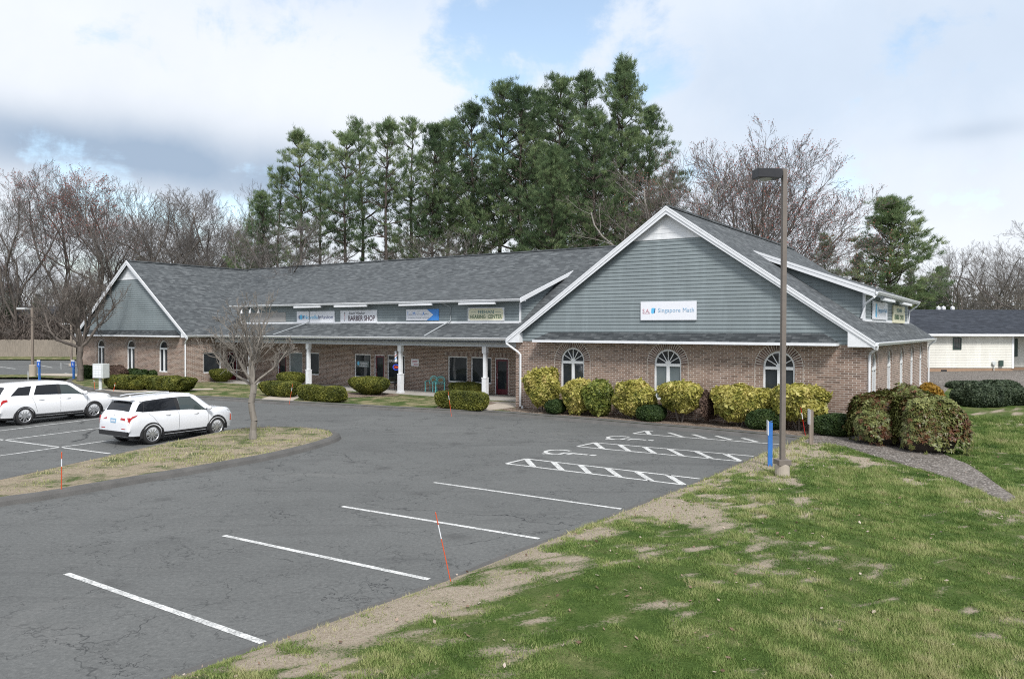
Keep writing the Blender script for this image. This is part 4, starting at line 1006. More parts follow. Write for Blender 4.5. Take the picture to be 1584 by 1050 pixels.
# barber shop
s_ = on_front('wall_sign', -14.5, DB - .03, 4.60, 'white framed barber shop sign in bold dark red letters on the long dormer', 'sign', SG)
panel(s_, 3.1, .72, 'sign_white', 'trim'); lettering(s_, 'BARBER SHOP', 'ink', 2.3, .34, x=.27, z=-.10, offset=.012); lettering(s_, 'South Windsor', 'ink_black', 1.45, .16, x=-.14, z=.22, shear=.35)
shape(s_, 'pole_emblem', [[(-1.28, .18), (-1.17, .18), (-1.225, .30)], [(-1.28, -.2), (-1.225, -.29), (-1.17, -.2)]], 'ink_black')
shape(s_, 'pole_emblem', [[(-1.265, -.16 + k * .08), (-1.185, -.12 + k * .08), (-1.185, -.09 + k * .08), (-1.265, -.13 + k * .08)] for k in range(4)], 'red')
# marketing
s_ = on_front('wall_sign', -9.25, DB - .03, 4.67, 'white arrow on bright blue sign, second from the right on the long dormer', 'sign', SG)
panel(s_, 2.5, .66, 'sky_blue'); shape(s_, 'arrow', [[(-1.25, -.33), (.35, -.33), (.85, 0), (.35, .33), (-1.25, .33)]], 'sign_white')
for tx, xx, ww, hh in (('T', -1.12, .1, .20), ('M', -.63, .18, .20), ('A', .1, .15, .20)): lettering(s_, tx, 'sky_blue', ww, hh, x=xx, y=-.038, z=.07)
for tx, xx, ww in (('unxis', -.90, .30), ('arketing', -.27, .48), ('gency', .34, .32)): lettering(s_, tx, 'grey_ink', ww, .10, x=xx, y=-.038, z=.03)
lettering(s_, 'designing  printing  marketing', 'grey_ink', 1.6, .07, x=-.28, y=-.038, z=-.17)
# hearing
s_ = on_front('wall_sign', -4.6, DB - .03, 4.66, 'cream sign with green capitals at the right end of the long dormer', 'sign', SG)
panel(s_, 2.42, .66, 'cream', 'trim'); lettering(s_, 'FEEHAN', 'ink_teal', 1.08, .19, z=.13, offset=.006); lettering(s_, 'HEARING  CENTER', 'ink_green', 2.2, .21, z=-.13, offset=.008)
shape(s_, 'rule_line', [[(-1.05, .12), (-.64, .12), (-.64, .135), (-1.05, .135)], [(.64, .12), (1.05, .12), (1.05, .135), (.64, .135)]], 'ink_teal')
shape(s_, 'corner_mark', [[(sx * 1.2, sz * .32), (sx * 1.08, sz * .32), (sx * 1.2, sz * .2)][::(1 if sx * sz < 0 else -1)] for sx in (-1, 1) for sz in (-1, 1)], 'trim')
# side dormer
s_ = on_side('wall_sign', EA + .06, 8.4, 4.73, 'white sign with blue mark on the right side dormer', 'sign', SG)
panel(s_, 4.1, .82, 'sign_white'); shape(s_, 'cube_logo', [[(-1.5, -.28), (-1.1, -.34), (-1.0, .26), (-1.4, .32)]], 'cyan'); lettering(s_, 'Singapore Math', 'pale_blue', 2.6, .26, x=.55)
s_ = on_side('wall_sign', EA + .06, 14.5, 4.66, 'cream sign with green letters on the right side dormer', 'sign', SG)
panel(s_, 4.0, .82, 'cream', 'cream'); lettering(s_, 'FEEHAN', 'ink_teal', 1.8, .2, z=.22); lettering(s_, 'HEARING  CENTER', 'ink_green', 3.4, .26, z=-.15)
# notice on the brick wall, window lettering, OPEN
s_ = on_front('notice_sign', -11.35, MB0 - .02, 1.72, 'small white and red notice on the brick porch wall', 'sign'); panel(s_, .62, .44, 'sign_white', th=.02)
shape(s_, 'notice_print', [[(-.22, .08), (.22, .08), (.22, .13), (-.22, .13)], [(-.1, -.15), (.26, -.15), (.26, -.08), (-.1, -.08)], [(-.2, 0), (.2, 0), (.2, .04), (-.2, .04)]], 'rose')
s_ = on_front('window_sign', -15.95, MB0 + .06, 1.5, 'blue and white window decal left of the middle red porch door', 'sign'); panel(s_, 1.16, .40, 'glass_blind', th=.02)
lettering(s_, 'Novella', 'sign_white', .62, .18, x=.12, z=.06); shape(s_, 'petal_logo', [ell(-.4, .05, .1, .13)], 'cyan'); lettering(s_, 'INFUSION', 'sign_white', .7, .1, x=.05, z=-.12)
s_ = on_front('neon_sign', -13.0, MB0 + .03, 1.38, 'oval neon OPEN sign in the barber window', 'neon sign')
mb = MB(); mb.tube([(.26 * math.cos(R(15 * k)), 0, .17 * math.sin(R(15 * k))) for k in range(25)], .022, 6, cap=False); mb.build('neon_ring', 'neon_blue', s_); lettering(s_, 'OPEN', 'neon_red', .36, .14, y=0, space=1.1)
s_ = on_front('window_sign', -13.2, MB0 + .06, 1.78, 'pale lettering strip at the top of the barber window', 'sign'); lettering(s_, 'BARBER', 'sign_white', .8, .18, y=0)

# ================================================================== SHRUBS
def leaves(P, N, size, rg, aspect=1.5, tilt=.8):
    """rhombus leaves at points P, roughly facing N"""
    n = len(P); nn = N + rg.normal(size=(n, 3)) * tilt; nn /= np.linalg.norm(nn, axis=1)[:, None]
    a = rg.normal(size=(n, 3)); a -= (a * nn).sum(1)[:, None] * nn; a /= np.linalg.norm(a, axis=1)[:, None]; b = np.cross(nn, a)
    s_ = (size * rg.uniform(.6, 1.35, n))[:, None]
    V = np.stack([P - a * s_ * .5 * aspect, P - b * s_ * .42, P + a * s_ * .5 * aspect, P + b * s_ * .42], 1)
    return V.reshape(-1, 3), np.arange(n * 4).reshape(n, 4)
def shrub(name, cx, cy, z0, rx, ry, h, mat, label, group, n=6000, size=.08, lift=.0, e=2.6, taper=.0, lump=.10, seed=1, rz=0.0, stems=0, cat='shrub', stem_mat='bark', aspect=1.5, spike=0.0, freq=(.5, 1.6)):
    rg = np.random.default_rng(seed); root = empty(name, (cx, cy, z0), rz, label, cat, group)
    hz = (h - lift) / 2; zc_ = lift + hz; ns = sines(seed + 100, 12, freq[0], freq[1], 3)
    def surf(d, k=1.0):
        r_ = (np.abs(d[:, 0]) ** e + np.abs(d[:, 1]) ** e + np.abs(d[:, 2]) ** e) ** (-1 / e)
        p = d * r_[:, None] * np.array([rx, ry, hz]); t_ = (p[:, 2] / hz + 1) / 2
        w = 1 - taper * (1 - t_) ** 1.2
        p = p * np.stack([w, w, np.ones_like(w)], 1)
        return p * (k * (1 + lump * ns(p)))[:, None]
    d = rg.normal(size=(n, 3)); d[:, 2] += .15; d /= np.linalg.norm(d, axis=1)[:, None]
    k = 1 - np.abs(rg.normal(0, .055, n)) + (rg.random(n) < .05) * spike * rg.random(n)
    P = surf(d); P = P * k[:, None]; N = d / np.array([rx, ry, hz]); N /= np.linalg.norm(N, axis=1)[:, None]
    V, F = leaves(P, N + np.array([0, 0, .35]), size, rg, aspect)
    lv = np.clip(.5 + .14 * ns(P * 1.7 + 5) + rg.normal(0, .22, n), 0, 1)
    # inner body
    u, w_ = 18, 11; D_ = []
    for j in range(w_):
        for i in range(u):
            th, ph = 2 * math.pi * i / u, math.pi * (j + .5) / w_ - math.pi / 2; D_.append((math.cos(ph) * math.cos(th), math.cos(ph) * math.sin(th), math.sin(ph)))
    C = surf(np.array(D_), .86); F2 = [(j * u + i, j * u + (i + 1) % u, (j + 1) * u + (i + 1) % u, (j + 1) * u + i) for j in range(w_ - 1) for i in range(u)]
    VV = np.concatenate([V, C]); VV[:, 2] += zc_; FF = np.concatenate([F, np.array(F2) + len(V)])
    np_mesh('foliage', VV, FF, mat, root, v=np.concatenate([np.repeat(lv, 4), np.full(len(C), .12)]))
    if stems:
        for q in range(stems):
            a = 2 * math.pi * q / stems + seed; mb = MB(); r_ = .25 + .2 * rg.random()
            mb.tube([(0.06 * math.cos(a), .06 * math.sin(a), -.05), (rx * r_ * .6 * math.cos(a), ry * r_ * .6 * math.sin(a), lift * .6), (rx * r_ * 1.3 * math.cos(a), ry * r_ * 1.3 * math.sin(a), lift + hz * .6)], [.035, .028, .018], 6)
            mb.build('stem', stem_mat, root)
    return root
def shrub_px(name, x0, x1, yt, yb, mat, label, group, depth=.8, z0=0.0, rz=TH, grow=1.0, **kw):
    xm = (x0 + x1) / 2; X, Y = G(xm, yb, z0); rx = (x1 - x0) / 2 / FPX * Y
    for _ in range(3): Yc = Y + rx * depth * .8; rx = (x1 - x0) / 2 / FPX * Yc
    if rz == TH: grow = grow * 1.16
    Xc = xat(xm, Yc); h = (zat(yt, xm, Yc) - z0) * .92
    return shrub(name, Xc, Yc, z0, rx * grow, rx * depth, h, mat, label, group, rz=rz, **kw)
def PA(px, b):      # building coordinate a of the line of sight px where it crosses b
    r_ = xat(px, 1.0); return (r_ * (P0[1] + .831 * b) - P0[0] - .556 * b) / (.831 + .556 * r_)
def shrub_bed(name, x0, x1, yt, yb, mat, label, group, b=-.95, ry=.78, depth=None, grow=1.0, **kw):
    xm = (x0 + x1) / 2; a = PA(xm, b); X, Y = BL(a, b); w = (x1 - x0) / 2 / FPX * Y; rx = math.sqrt(max(w * w - (.5 * ry) ** 2, .02)) / .84 * grow
    return shrub(name, X, Y, 0.0, rx, ry, zat(yt, xm, Y), mat, label, group, rz=TH, **kw)
GG = 'golden shrubs along the right front wall'
gk = dict(size=.125, lump=.10, stems=4, e=2.6, taper=.28, spike=.14, freq=(.5, 2.4))
shrub_bed('golden_shrub', 809, 869, 573, 634, 'gold', 'tall golden-leaved shrub beside the white downspout at the porch corner', GG, depth=.85, n=9000, lift=.35, seed=2, **gk)
shrub_bed('golden_shrub', 869, 917, 587, 639, 'gold', 'golden shrub under the first arched window from the porch', GG, n=7000, lift=.15, seed=3, **gk)
shrub_bed('golden_shrub', 903, 949, 591, 643, 'goldgreen', 'greener yellow shrub pressed between two golden shrubs', GG, n=7000, lift=.12, seed=4, **gk)
shrub_bed('golden_shrub', 948, 1013, 591, 641, 'gold', 'wide golden shrub left of the middle arched window', GG, n=8500, lift=.2, seed=5, depth=.7, **gk)
shrub_bed('golden_shrub', 1021, 1085, 594, 649, 'gold', 'golden shrub on bare crooked stems below the middle arched window', GG, n=9500, lift=.50, seed=6, depth=.7, **gk)
shrub_bed('golden_shrub', 1103, 1188, 596, 657, 'gold', 'widest golden shrub left of the third arched window', GG, n=11000, lift=.3, seed=7, depth=.62, **gk)
shrub_bed('golden_shrub', 1196, 1279, 596, 661, 'gold', 'golden shrub behind the tall lamp pole', GG, n=12000, lift=.40, seed=8, depth=.62, **gk)
shrub_bed('twiggy_shrub', 1080, 1108, 602, 652, 'russet', 'sparse brown twiggy shrub between two golden shrubs', None, n=2500, size=.07, lift=.1, seed=9, e=2, lump=.2)
DG = 'low dark green shrubs under the arched windows'
dk = dict(size=.06, lump=.06, e=2.8, ry=.6, b=-1.15)
shrub_bed('evergreen_shrub', 846, 876, 617, 637, 'darkyew', 'small dark evergreen tucked behind the tall golden shrub', DG, n=5000, seed=11, **dk)
shrub_bed('evergreen_shrub', 989, 1030, 626, 651, 'darkyew', 'low dark evergreen below the middle arched window', DG, n=7000, seed=12, **dk)
shrub_bed('evergreen_shrub', 1158, 1210, 633, 661, 'darkyew', 'dark evergreen left of the lamp pole foot', DG, n=9000, seed=13, **dk)
shrub_bed('evergreen_shrub', 1257, 1324, 640, 681, 'darkyew', 'dark clipped evergreen beside the weathered sign post', DG, n=12000, seed=14, **{**dk, 'ry': .8, 'b': -1.6})
YG = 'clipped yews along the porch'
yk = dict(size=.055, lump=.045, freq=(.4, 1.2))
shrub_px('clipped_yew', 671, 756, 602, 634, 'yew', 'long clipped yew nearest the red porch door walk', YG, depth=.34, n=17000, seed=21, e=4.5, taper=.06, **yk)
shrub_px('clipped_yew', 694, 749, 589, 611, 'yew', 'small clipped yew behind the long one, under the porch window', YG, depth=.5, n=9000, seed=22, e=3, taper=.12, **yk)
shrub_px('clipped_yew', 537, 608, 580, 612, 'yew', 'bowl-shaped clipped yew left of the barber pole column', YG, depth=.75, n=15000, seed=23, e=2.5, taper=.45, **yk)
shrub_px('clipped_yew', 454, 541, 594, 621, 'yew', 'long low clipped yew stretching beside the concrete walk', YG, depth=.3, n=16000, seed=24, e=4.5, taper=.06, **yk)
shrub_px('clipped_yew', 396, 467, 587, 614, 'yew', 'rounded clipped yew just right of the bare courtyard tree', YG, depth=.5, n=14000, seed=25, e=3.4, taper=.2, **yk)
shrub_px('clipped_yew', 424, 477, 574, 599, 'yew', 'clipped yew standing left of the porch column, wide at the top', YG, depth=.7, n=10000, seed=26, e=2.6, taper=.4, **yk)
shrub_px('clipped_yew', 319, 367, 568, 592, 'yew', 'dark topped yew under the square window at the inner corner', YG, depth=.7, n=9000, seed=27, e=2.5, taper=.55, **yk)
HG = 'spreading yew hedges by the left gable'
shrub_px('spreading_yew', 190, 315, 580, 604.5, 'yew', 'long spreading yew hedge in front of the left gable', HG, depth=.3, n=28000, seed=28, e=4.5, taper=.1, lump=.07, size=.07)
shrub_px('spreading_yew', 151, 236, 578, 603.5, 'yew', 'spreading yew hedge beside the mailbox cabinet', HG, depth=.45, n=20000, seed=29, e=2.6, taper=.1, lump=.07, size=.07)
LG = 'shrubs at the foot of the left gable'
shrub_px('bare_shrub', 163, 197, 563, 591, 'russet', 'brown leafless shrub between mailbox cabinet and left gable wall', LG, n=7000, seed=31, size=.08, e=2, lump=.1)
shrub_px('evergreen_shrub', 190, 229, 569, 590, 'darkyew', 'dark green shrub under the middle window of the left gable', LG, n=7000, seed=32, size=.09, e=2.3, lump=.08)
shrub_px('evergreen_shrub', 225, 259, 571, 589, 'darkyew', 'mottled green shrub under the right window of the left gable', LG, n=6000, seed=33, size=.11, e=2.3, lump=.12)
shrub_px('evergreen_shrub', 124, 146, 563, 586, 'darkyew', 'dark green shrub at the far left corner of the building', LG, n=4000, seed=34, size=.11, e=2.2, lump=.12)
# dark yews on the right
for (x0, x1, yt, yb, lb, sd_, dp) in ((1476, 1558, 588, 634, 'large grey-green spreading yew nearest the brick side wall', 41, .75), (1512, 1583, 584, 632, 'grey-green spreading yew at the right edge of the picture', 42, .8), (1468, 1512, 588, 606, 'small grey-green yew behind the large ones', 43, .9)):
    q = GT((x0 + x1) / 2, yb); shrub_px('spreading_yew', x0, x1, yt, yb, 'greyyew', lb, 'grey-green yews on the lawn', depth=dp, z0=q[2] - .1, n=14000, seed=sd_, size=.10, e=2.2, lump=.09, rz=0)
q = GT(1438, 655); shrub('amber_shrub', xat(1441, 33), 33, -.1, .5, .5, zat(597, 1440, 33) + .1, 'amber', 'amber-orange leaved shrub peeking out behind the big rhododendron', None, n=2500, size=.10, e=2.2, lump=.12, seed=44)

def rhododendron(cx, cy, z0, rx, ry, h, label, seed, n=2600):
    n = int(n * 1.5); rg = np.random.default_rng(seed); root = empty('rhododendron', (cx, cy, z0), 0, label, 'shrub', 'rhododendrons at the right front corner'); ns = sines(seed, 12, .25, 1.1, 3)
    d = rg.normal(size=(n, 3)); d[:, 2] = np.where(d[:, 2] < -.3, -d[:, 2], d[:, 2]); d /= np.linalg.norm(d, axis=1)[:, None]; e = 3.6
    r_ = (np.abs(d) ** e).sum(1) ** (-1 / e); P = d * r_[:, None] * np.array([rx, ry, h * .55]); P *= (1 + .12 * ns(P))[:, None] * (1 - np.abs(rg.normal(0, .09, n)) + (rg.random(n) < .08) * .10 * rg.random(n))[:, None]; P[:, 2] += h * .45
    N = d / np.array([rx, ry, h * .55]); N /= np.linalg.norm(N, axis=1)[:, None]; ax = N + np.array([0, 0, .7]) + rg.normal(size=(n, 3)) * .3; ax /= np.linalg.norm(ax, axis=1)[:, None]
    cv = np.clip(.52 + .15 * ns(P * 1.6 + 3) + rg.normal(0, .24, n), 0, 1)
    V = []; lv = []
    t1 = np.cross(ax, rg.normal(size=(n, 3))); t1 /= np.linalg.norm(t1, axis=1)[:, None]; t2 = np.cross(ax, t1); K = 9
    for k in range(K):
        a = 2 * math.pi * k / K + rg.normal(0, .15, n); o_ = t1 * np.cos(a)[:, None] + t2 * np.sin(a)[:, None]; L = rg.uniform(.09, .16, n)[:, None]
        dr = o_ * .9 + ax * rg.uniform(-.35, .5, n)[:, None]; sd_ = np.cross(dr, ax); sd_ /= np.linalg.norm(sd_, axis=1)[:, None]
        m_ = P + dr * L * .5; V.append(np.stack([P, m_ + sd_ * .026, P + dr * L + ax * -.03, m_ - sd_ * .026], 1)); lv.append(np.clip(cv + rg.normal(0, .08, n), 0, 1))
    V = np.stack(V, 1).reshape(-1, 3); F = np.arange(len(V)).reshape(-1, 4); lv = np.repeat(np.stack(lv, 1).ravel(), 4)
    np_mesh('foliage', V, F, 'rhodo', root, v=lv)
    u, w_ = 16, 9; D_ = np.array([(math.cos(math.pi * (j + .5) / w_ - math.pi / 2) * math.cos(2 * math.pi * i / u), math.cos(math.pi * (j + .5) / w_ - math.pi / 2) * math.sin(2 * math.pi * i / u), math.sin(math.pi * (j + .5) / w_ - math.pi / 2)) for j in range(w_) for i in range(u)])
    rr = (np.abs(D_) ** e).sum(1) ** (-1 / e); C = D_ * rr[:, None] * np.array([rx, ry, h * .55]) * .8; C[:, 2] = np.maximum(C[:, 2] + h * .45, .1)
    np_mesh('branches', C, np.array([(j * u + i, j * u + (i + 1) % u, (j + 1) * u + (i + 1) % u, (j + 1) * u + i) for j in range(w_ - 1) for i in range(u)]), 'bark_pine', root)
def rh(x0, x1, yt, yb, label, seed, n, dp=.75):
    xm = (x0 + x1) / 2; X, Y, Z = GT(xm, yb); rx = (x1 - x0) / 2 / FPX * Y * 1.05; Yc = Y + rx * dp * .8; rx = (x1 - x0) / 2 / FPX * Yc
    rhododendron(xat(xm, Yc), Yc, Z - .1, rx, rx * dp, zat(yt, xm, Yc) - Z + .1, label, seed, n)
rh(1386, 1486, 611, 703, 'biggest olive and rust rhododendron, spilling over the gravel bed', 51, 3600)
rh(1324, 1420, 612, 691, 'rust-tinged rhododendron against the right front corner', 52, 3200)
rh(1362, 1466, 600, 690, 'olive rhododendron mound at the back, by the side wall windows', 53, 2600)

# ================================================================== TREES
class Skel:
    def __init__(s): s.a = []; s.b = []; s.ra = []; s.rb = []; s.l = []
    def seg(s, p, q, r0, r1, l): s.a.append(p); s.b.append(q); s.ra.append(r0); s.rb.append(r1); s.l.append(l)
    def mesh(s, name, lo, hi, sides, mat, parent=None, rmin=0.0, vrand=False):
        l = np.array(s.l); m = (l >= lo) & (l <= hi); A, Bq = np.array(s.a)[m], np.array(s.b)[m]; ra, rb = np.maximum(np.array(s.ra)[m], rmin), np.maximum(np.array(s.rb)[m], rmin * .7)
        n = len(A); d = Bq - A; d /= np.maximum(np.linalg.norm(d, axis=1), 1e-6)[:, None]
        ref = np.where(np.abs(d[:, 2:3]) > .9, [[1., 0, 0]], [[0, 0, 1.]]); u = np.cross(d, ref); u /= np.linalg.norm(u, axis=1)[:, None]; w = np.cross(d, u)
        an = 2 * math.pi * np.arange(sides) / sides; c, s_ = np.cos(an), np.sin(an)
        off = u[:, None] * c[None, :, None] + w[:, None] * s_[None, :, None]
        V = np.concatenate([A[:, None] + off * ra[:, None, None], Bq[:, None] + off * rb[:, None, None]], 1)
        j = np.arange(sides); q = np.stack([j, j + sides, (j + 1) % sides + sides, (j + 1) % sides], 1)
        F = (np.arange(n)[:, None, None] * 2 * sides + q[None]).reshape(-1, 4)
        return np_mesh(name, V.reshape(-1, 3), F, mat, parent, smooth=sides > 4)
def unit(v): return v / max(1e-9, np.linalg.norm(v))
def bare_tree(seed, H, spread=.5, lv=(.72, .92), sv=(.5, 1.1), leaders=4, fork=.25, r0=.25, dens=(7, 6, 5, 4), up=.25, wander=.16, maxlev=4, angle=42):
    rg = np.random.default_rng(seed); sk = Skel(); tips = []
    def grow(p, d, L, r, lev):
        n = max(2, int(L / (.9 if lev < 2 else .5 if lev < 3 else .35))); n = min(n, 9 - lev); pts = [p]; st = L / n; dd = d; rr = r
        for k in range(n):
            dd = unit(dd + rg.normal(0, wander, 3) + np.array([0, 0, up * (.25 + .15 * lev)]) * st / max(L, .1) * 1.2); q = pts[-1] + dd * st
            r1 = r * (1 - .75 * (k + 1) / n) if lev > 0 else r * (1 - .5 * (k + 1) / n); r1 = max(r1, .006); sk.seg(pts[-1], q, rr, r1, lev); rr = r1; pts.append(q)
        if lev >= maxlev: tips.append(pts[-1]); return
        m = dens[min(lev, len(dens) - 1)]; m = max(2, int(m * min(1.3, L / (H * .12) if lev < 3 else 1)))
        for c in range(m):
            t_ = .22 + .78 * (c + rg.random()) / m; f = t_ * n; i = min(int(f), n - 1); base = pts[i] + (pts[i + 1] - pts[i]) * (f - i); dm = unit(pts[i + 1] - pts[i])
            ax = unit(np.cross(dm, rg.normal(size=3))); an = R(angle * rg.uniform(.7, 1.25)); nd = dm * math.cos(an) + ax * math.sin(an)
            Lc = L * rg.uniform(.42, .68) * (1.12 - .55 * t_); grow(base, nd, Lc, max(.006, r * (1 - .6 * t_) * rg.uniform(.42, .6)), lev + 1)
        tips.append(pts[-1])
    tl = H * fork; p = np.zeros(3); nk = 4; d = np.array([0, 0, 1.]); r = r0 * 1.35
    for k in range(nk):
        d = unit(d + rg.normal(0, .03, 3)); q = p + d * tl / nk; r2 = r0 * (1.12 - .12 * (k + 1) / nk); sk.seg(p, q, r, r2, -1); p, r = q, r2
    for k in range(leaders):
        a = 2 * math.pi * (k + rg.uniform(-.25, .25)) / leaders; s_ = spread * rg.uniform(*sv) if k or leaders < 3 else spread * .15
        grow(p - np.array([0, 0, tl * .06 * (k % 3)]), unit(np.array([math.cos(a) * s_, math.sin(a) * s_, 1.])), H * (1 - fork) * rg.uniform(*lv), r0 * rg.uniform(.5, .68), 0)
    return sk, np.array(tips)
def to_height(sk, H):
    a = np.array(sk.b); k = H / a[:, 2].max(); sk.a = [p * k for p in sk.a]; sk.b = [p * k for p in sk.b]; return k
def make_bare(name, seed, H, mat_t, mat_c, buds=None, rmin=.012, bud_n=2, bud_s=.14, **kw):
    sk, tips = bare_tree(seed, H, **kw); k = to_height(sk, H); tips = tips * k
    root = empty(name); sk.mesh('trunk', -1, 1, 6, mat_t, root, .02); c = sk.mesh('crown', 2, 9, 3, mat_c, root, rmin)
    if buds:
        rg = np.random.default_rng(seed); P = np.repeat(tips, bud_n, 0) + rg.normal(0, .16, (len(tips) * bud_n, 3)); V, F = leaves(P, np.tile([[0., 0, 1]], (len(P), 1)), bud_s, rg, 1.3, 2.0)
        np_mesh('buds', V, F, buds, root, v=np.repeat(rg.random(len(P)), 4))
    return root
_first = {}
def plant(proto, x, y, z, rz, s_, label, group, cat='tree'):
    o = copy_tree(proto) if _first.get(proto.name) else proto; _first[proto.name] = True
    o.location = (x, y, z); o.rotation_euler = (0, 0, rz); o.scale = (s_,) * 3; return tag(o, label, cat, group)

# courtyard tree on the island, pruned hard and knobbly
def custom_tree(name, px, py, label, trunk_h, r0, limbs, mat, seed, dens, maxlev, L0, up=.3, zg=0.0, rmin=.008, angle=42, group=None, wander=.2):
    X, Y = G(px, py, zg); root = empty(name, (X, Y, zg), 0, label, 'tree', group); rg = np.random.default_rng(seed); sk = Skel(); p = np.zeros(3); r = r0 * 1.3
    for k in range(6):
        q = np.array([.05 * math.sin(k * 1.7), .03 * math.cos(k), trunk_h * (k + 1) / 6]); r2 = r0 * (1.05 - .05 * k / 6); sk.seg(p, q, r, r2, -1); p, r = q, r2
    def grow(p, d, L, r, lev):
        n = max(3, min(7, int(L / .3))); pts = [p]; dd = d; rr = r
        for k in range(n):
            dd = unit(dd + rg.normal(0, wander, 3) + np.array([0, 0, up * .3])); q = pts[-1] + dd * L / n; r1 = max(.006, r * (1 - .62 * (k + 1) / n)); sk.seg(pts[-1], q, rr, r1, lev); rr = r1; pts.append(q)
        if lev >= maxlev: return
        m = dens[lev]
        for c in range(m):
            t_ = .25 + .75 * (c + rg.random()) / m; f = t_ * n; i = min(int(f), n - 1); b = pts[i] + (pts[i + 1] - pts[i]) * (f - i); dm = unit(pts[i + 1] - pts[i]); ax = unit(np.cross(dm, rg.normal(size=3)))
            an = R(angle * rg.uniform(.7, 1.4)); grow(b, dm * math.cos(an) + ax * math.sin(an), L * rg.uniform(.4, .65) * (1.1 - .45 * t_), max(.007, r * (1 - .55 * t_) * .55), lev + 1)
    for (dx_, dy_, dz_, L, rr) in limbs: grow(np.array([0, 0, trunk_h * .97]), unit(np.array([dx_, dy_, dz_])), L * L0, rr * r0, 0)
    sk.mesh('trunk', -1, 0, 8, mat, root, .01); sk.mesh('crown', 1, 9, 4, mat, root, rmin); return root
custom_tree('courtyard_tree', 391, 679, 'small bare pale grey tree on the turf island by the white car', 1.9, .11, [(-1, .1, .55, .9, .5), (-.6, -.5, 1.3, .95, .45), (-.25, .3, 1.8, 1.1, .45), (.2, -.2, 1.8, 1.15, .5), (.6, .25, 1.3, 1.05, .5), (1.0, -.2, .8, .8, .4), (-.9, .5, 1.1, .8, .4), (.1, .7, 1.2, .85, .4)], 'bark_island', 7, (7, 6, 4), 3, 2.15, up=.55, rmin=.004, angle=36)
custom_tree('street_tree', 124, 589, 'bare grey street tree with dense twiggy crown left of the left gable', 2.5, .20, [(-1, .1, .7, .9, .6), (-.6, -.6, 1.4, 1, .6), (-.1, .5, 1.8, 1.1, .7), (.5, -.4, 1.5, 1.1, .6), (1, .2, .9, .95, .6), (.6, .8, 1.1, .9, .5), (-.9, .6, 1.1, .9, .5), (0, -.9, 1.3, .9, .5)], 'bark', 8, (7, 6, 6), 3, 4.4, up=.42, rmin=.009, angle=34)

# leafless trees beyond the lot and the building
BT = [make_bare('bare_tree', 61, 24, 'bark', 'twig', spread=.34, leaders=4, fork=.22, r0=.26, dens=(8, 6, 5, 4), up=.4, angle=32),
      make_bare('bare_tree', 62, 24, 'bark', 'twig', spread=.26, leaders=3, fork=.3, r0=.24, dens=(8, 6, 5, 4), up=.4, angle=32, buds='redbud', bud_n=1, bud_s=.11),
      make_bare('bare_tree', 63, 22, 'bark', 'twig', spread=.48, leaders=5, fork=.20, r0=.25, dens=(7, 6, 5, 4), up=.38, angle=34),
      make_bare('bare_tree', 64, 20, 'bark_pale', 'bark', spread=.45, leaders=4, fork=.28, r0=.2, dens=(6, 6, 5, 3))]
WG = 'bare trees of the wood left of the building'
left = [(28, 262, 118, 0, 'tall bare tree at the left edge of the picture'), (92, 256, 122, 1, 'tall reddish-topped bare tree, second from the left edge'), (143, 258, 116, 1, 'tall upright bare tree with rust-tinted top above the street tree'), (180, 268, 124, 0, 'slender bare tree directly left of the left gable peak'),
        (222, 288, 112, 2, 'bare tree rising right behind the left gable peak'), (268, 276, 118, 2, 'leaning bare tree over the left wing ridge'), (305, 300, 122, 3, 'pale bare tree above the left wing roof'), (343, 288, 120, 2, 'spreading bare tree nearest the left end of the pines')]
for i, (px, yt, D, k, lb) in enumerate(left):
    H = zat(yt, px, D) + .3; plant(BT[k], xat(px, D), D, -.3, i * 1.3, H / (24, 24, 22, 20)[k], lb, WG)
rg0 = random.Random(5)
for i in range(15):
    px = -60 + i * 29 + rg0.uniform(-10, 10); D = rg0.uniform(112, 150); yt = rg0.uniform(340, 430) if px < 330 else rg0.uniform(370, 420); k = rg0.choice([0, 2, 3, 0, 1])
    plant(BT[k], xat(px, D), D, -.3, rg0.uniform(0, 6), (zat(yt, px, D)) / (24, 24, 22, 20)[k], 'lower bare tree filling the wood between the tall ones', WG)
red = make_bare('maple_tree', 71, 20.0, 'bark', 'twig', buds='redbud', spread=.8, leaders=10, fork=.12, r0=.24, dens=(8, 6, 5, 4), bud_n=1, bud_s=.075, up=.22, angle=33, rmin=.012, wander=.08, lv=(.82, .92), sv=(.25, 1.25))
plant(red, xat(1158, 74), 74, 0, .6, zat(199, 1180, 74) / 20.0, 'big red-budded maple behind the right gable roof', None).scale = (1.15, 1.15, zat(199, 1180, 74) / 20.0)
plant(BT[3], xat(1022, 66), 66, 0, 2, zat(235, 1022, 66) / 20, 'thin bare tree between the tallest pines and the red-budded maple', None)
plant(BT[2], xat(1492, 98), 98, .5, 1, (zat(376, 1492, 98) - .5) / 22, 'round-topped bare tree above the dark neighbouring roof', 'bare trees behind the cream house')
plant(BT[0], xat(1543, 104), 104, .5, 2, (zat(364, 1543, 104) - .5) / 24, 'tall grey bare tree right of the round-topped one', 'bare trees behind the cream house')
plant(BT[2], xat(1648, 62), 62, .5, 1.4, .58, 'bare tree whose branch tips reach in at the right edge', None)
for i, (px, yt, D) in enumerate([(1455, 440, 112), (1520, 425, 118), (1575, 415, 100), (1600, 400, 108), (1250, 400, 90), (1225, 396, 92), (1290, 398, 96)]):
    plant(BT[(2, 0, 3, 2, 3, 2, 3)[i]], xat(px, D), D, .3, i * 2.1, zat(yt, px, D) / (22, 24, 20, 22, 20, 22, 20)[i], 'low bare tree in the background growth behind the right wing', 'low bare trees behind the right wing')
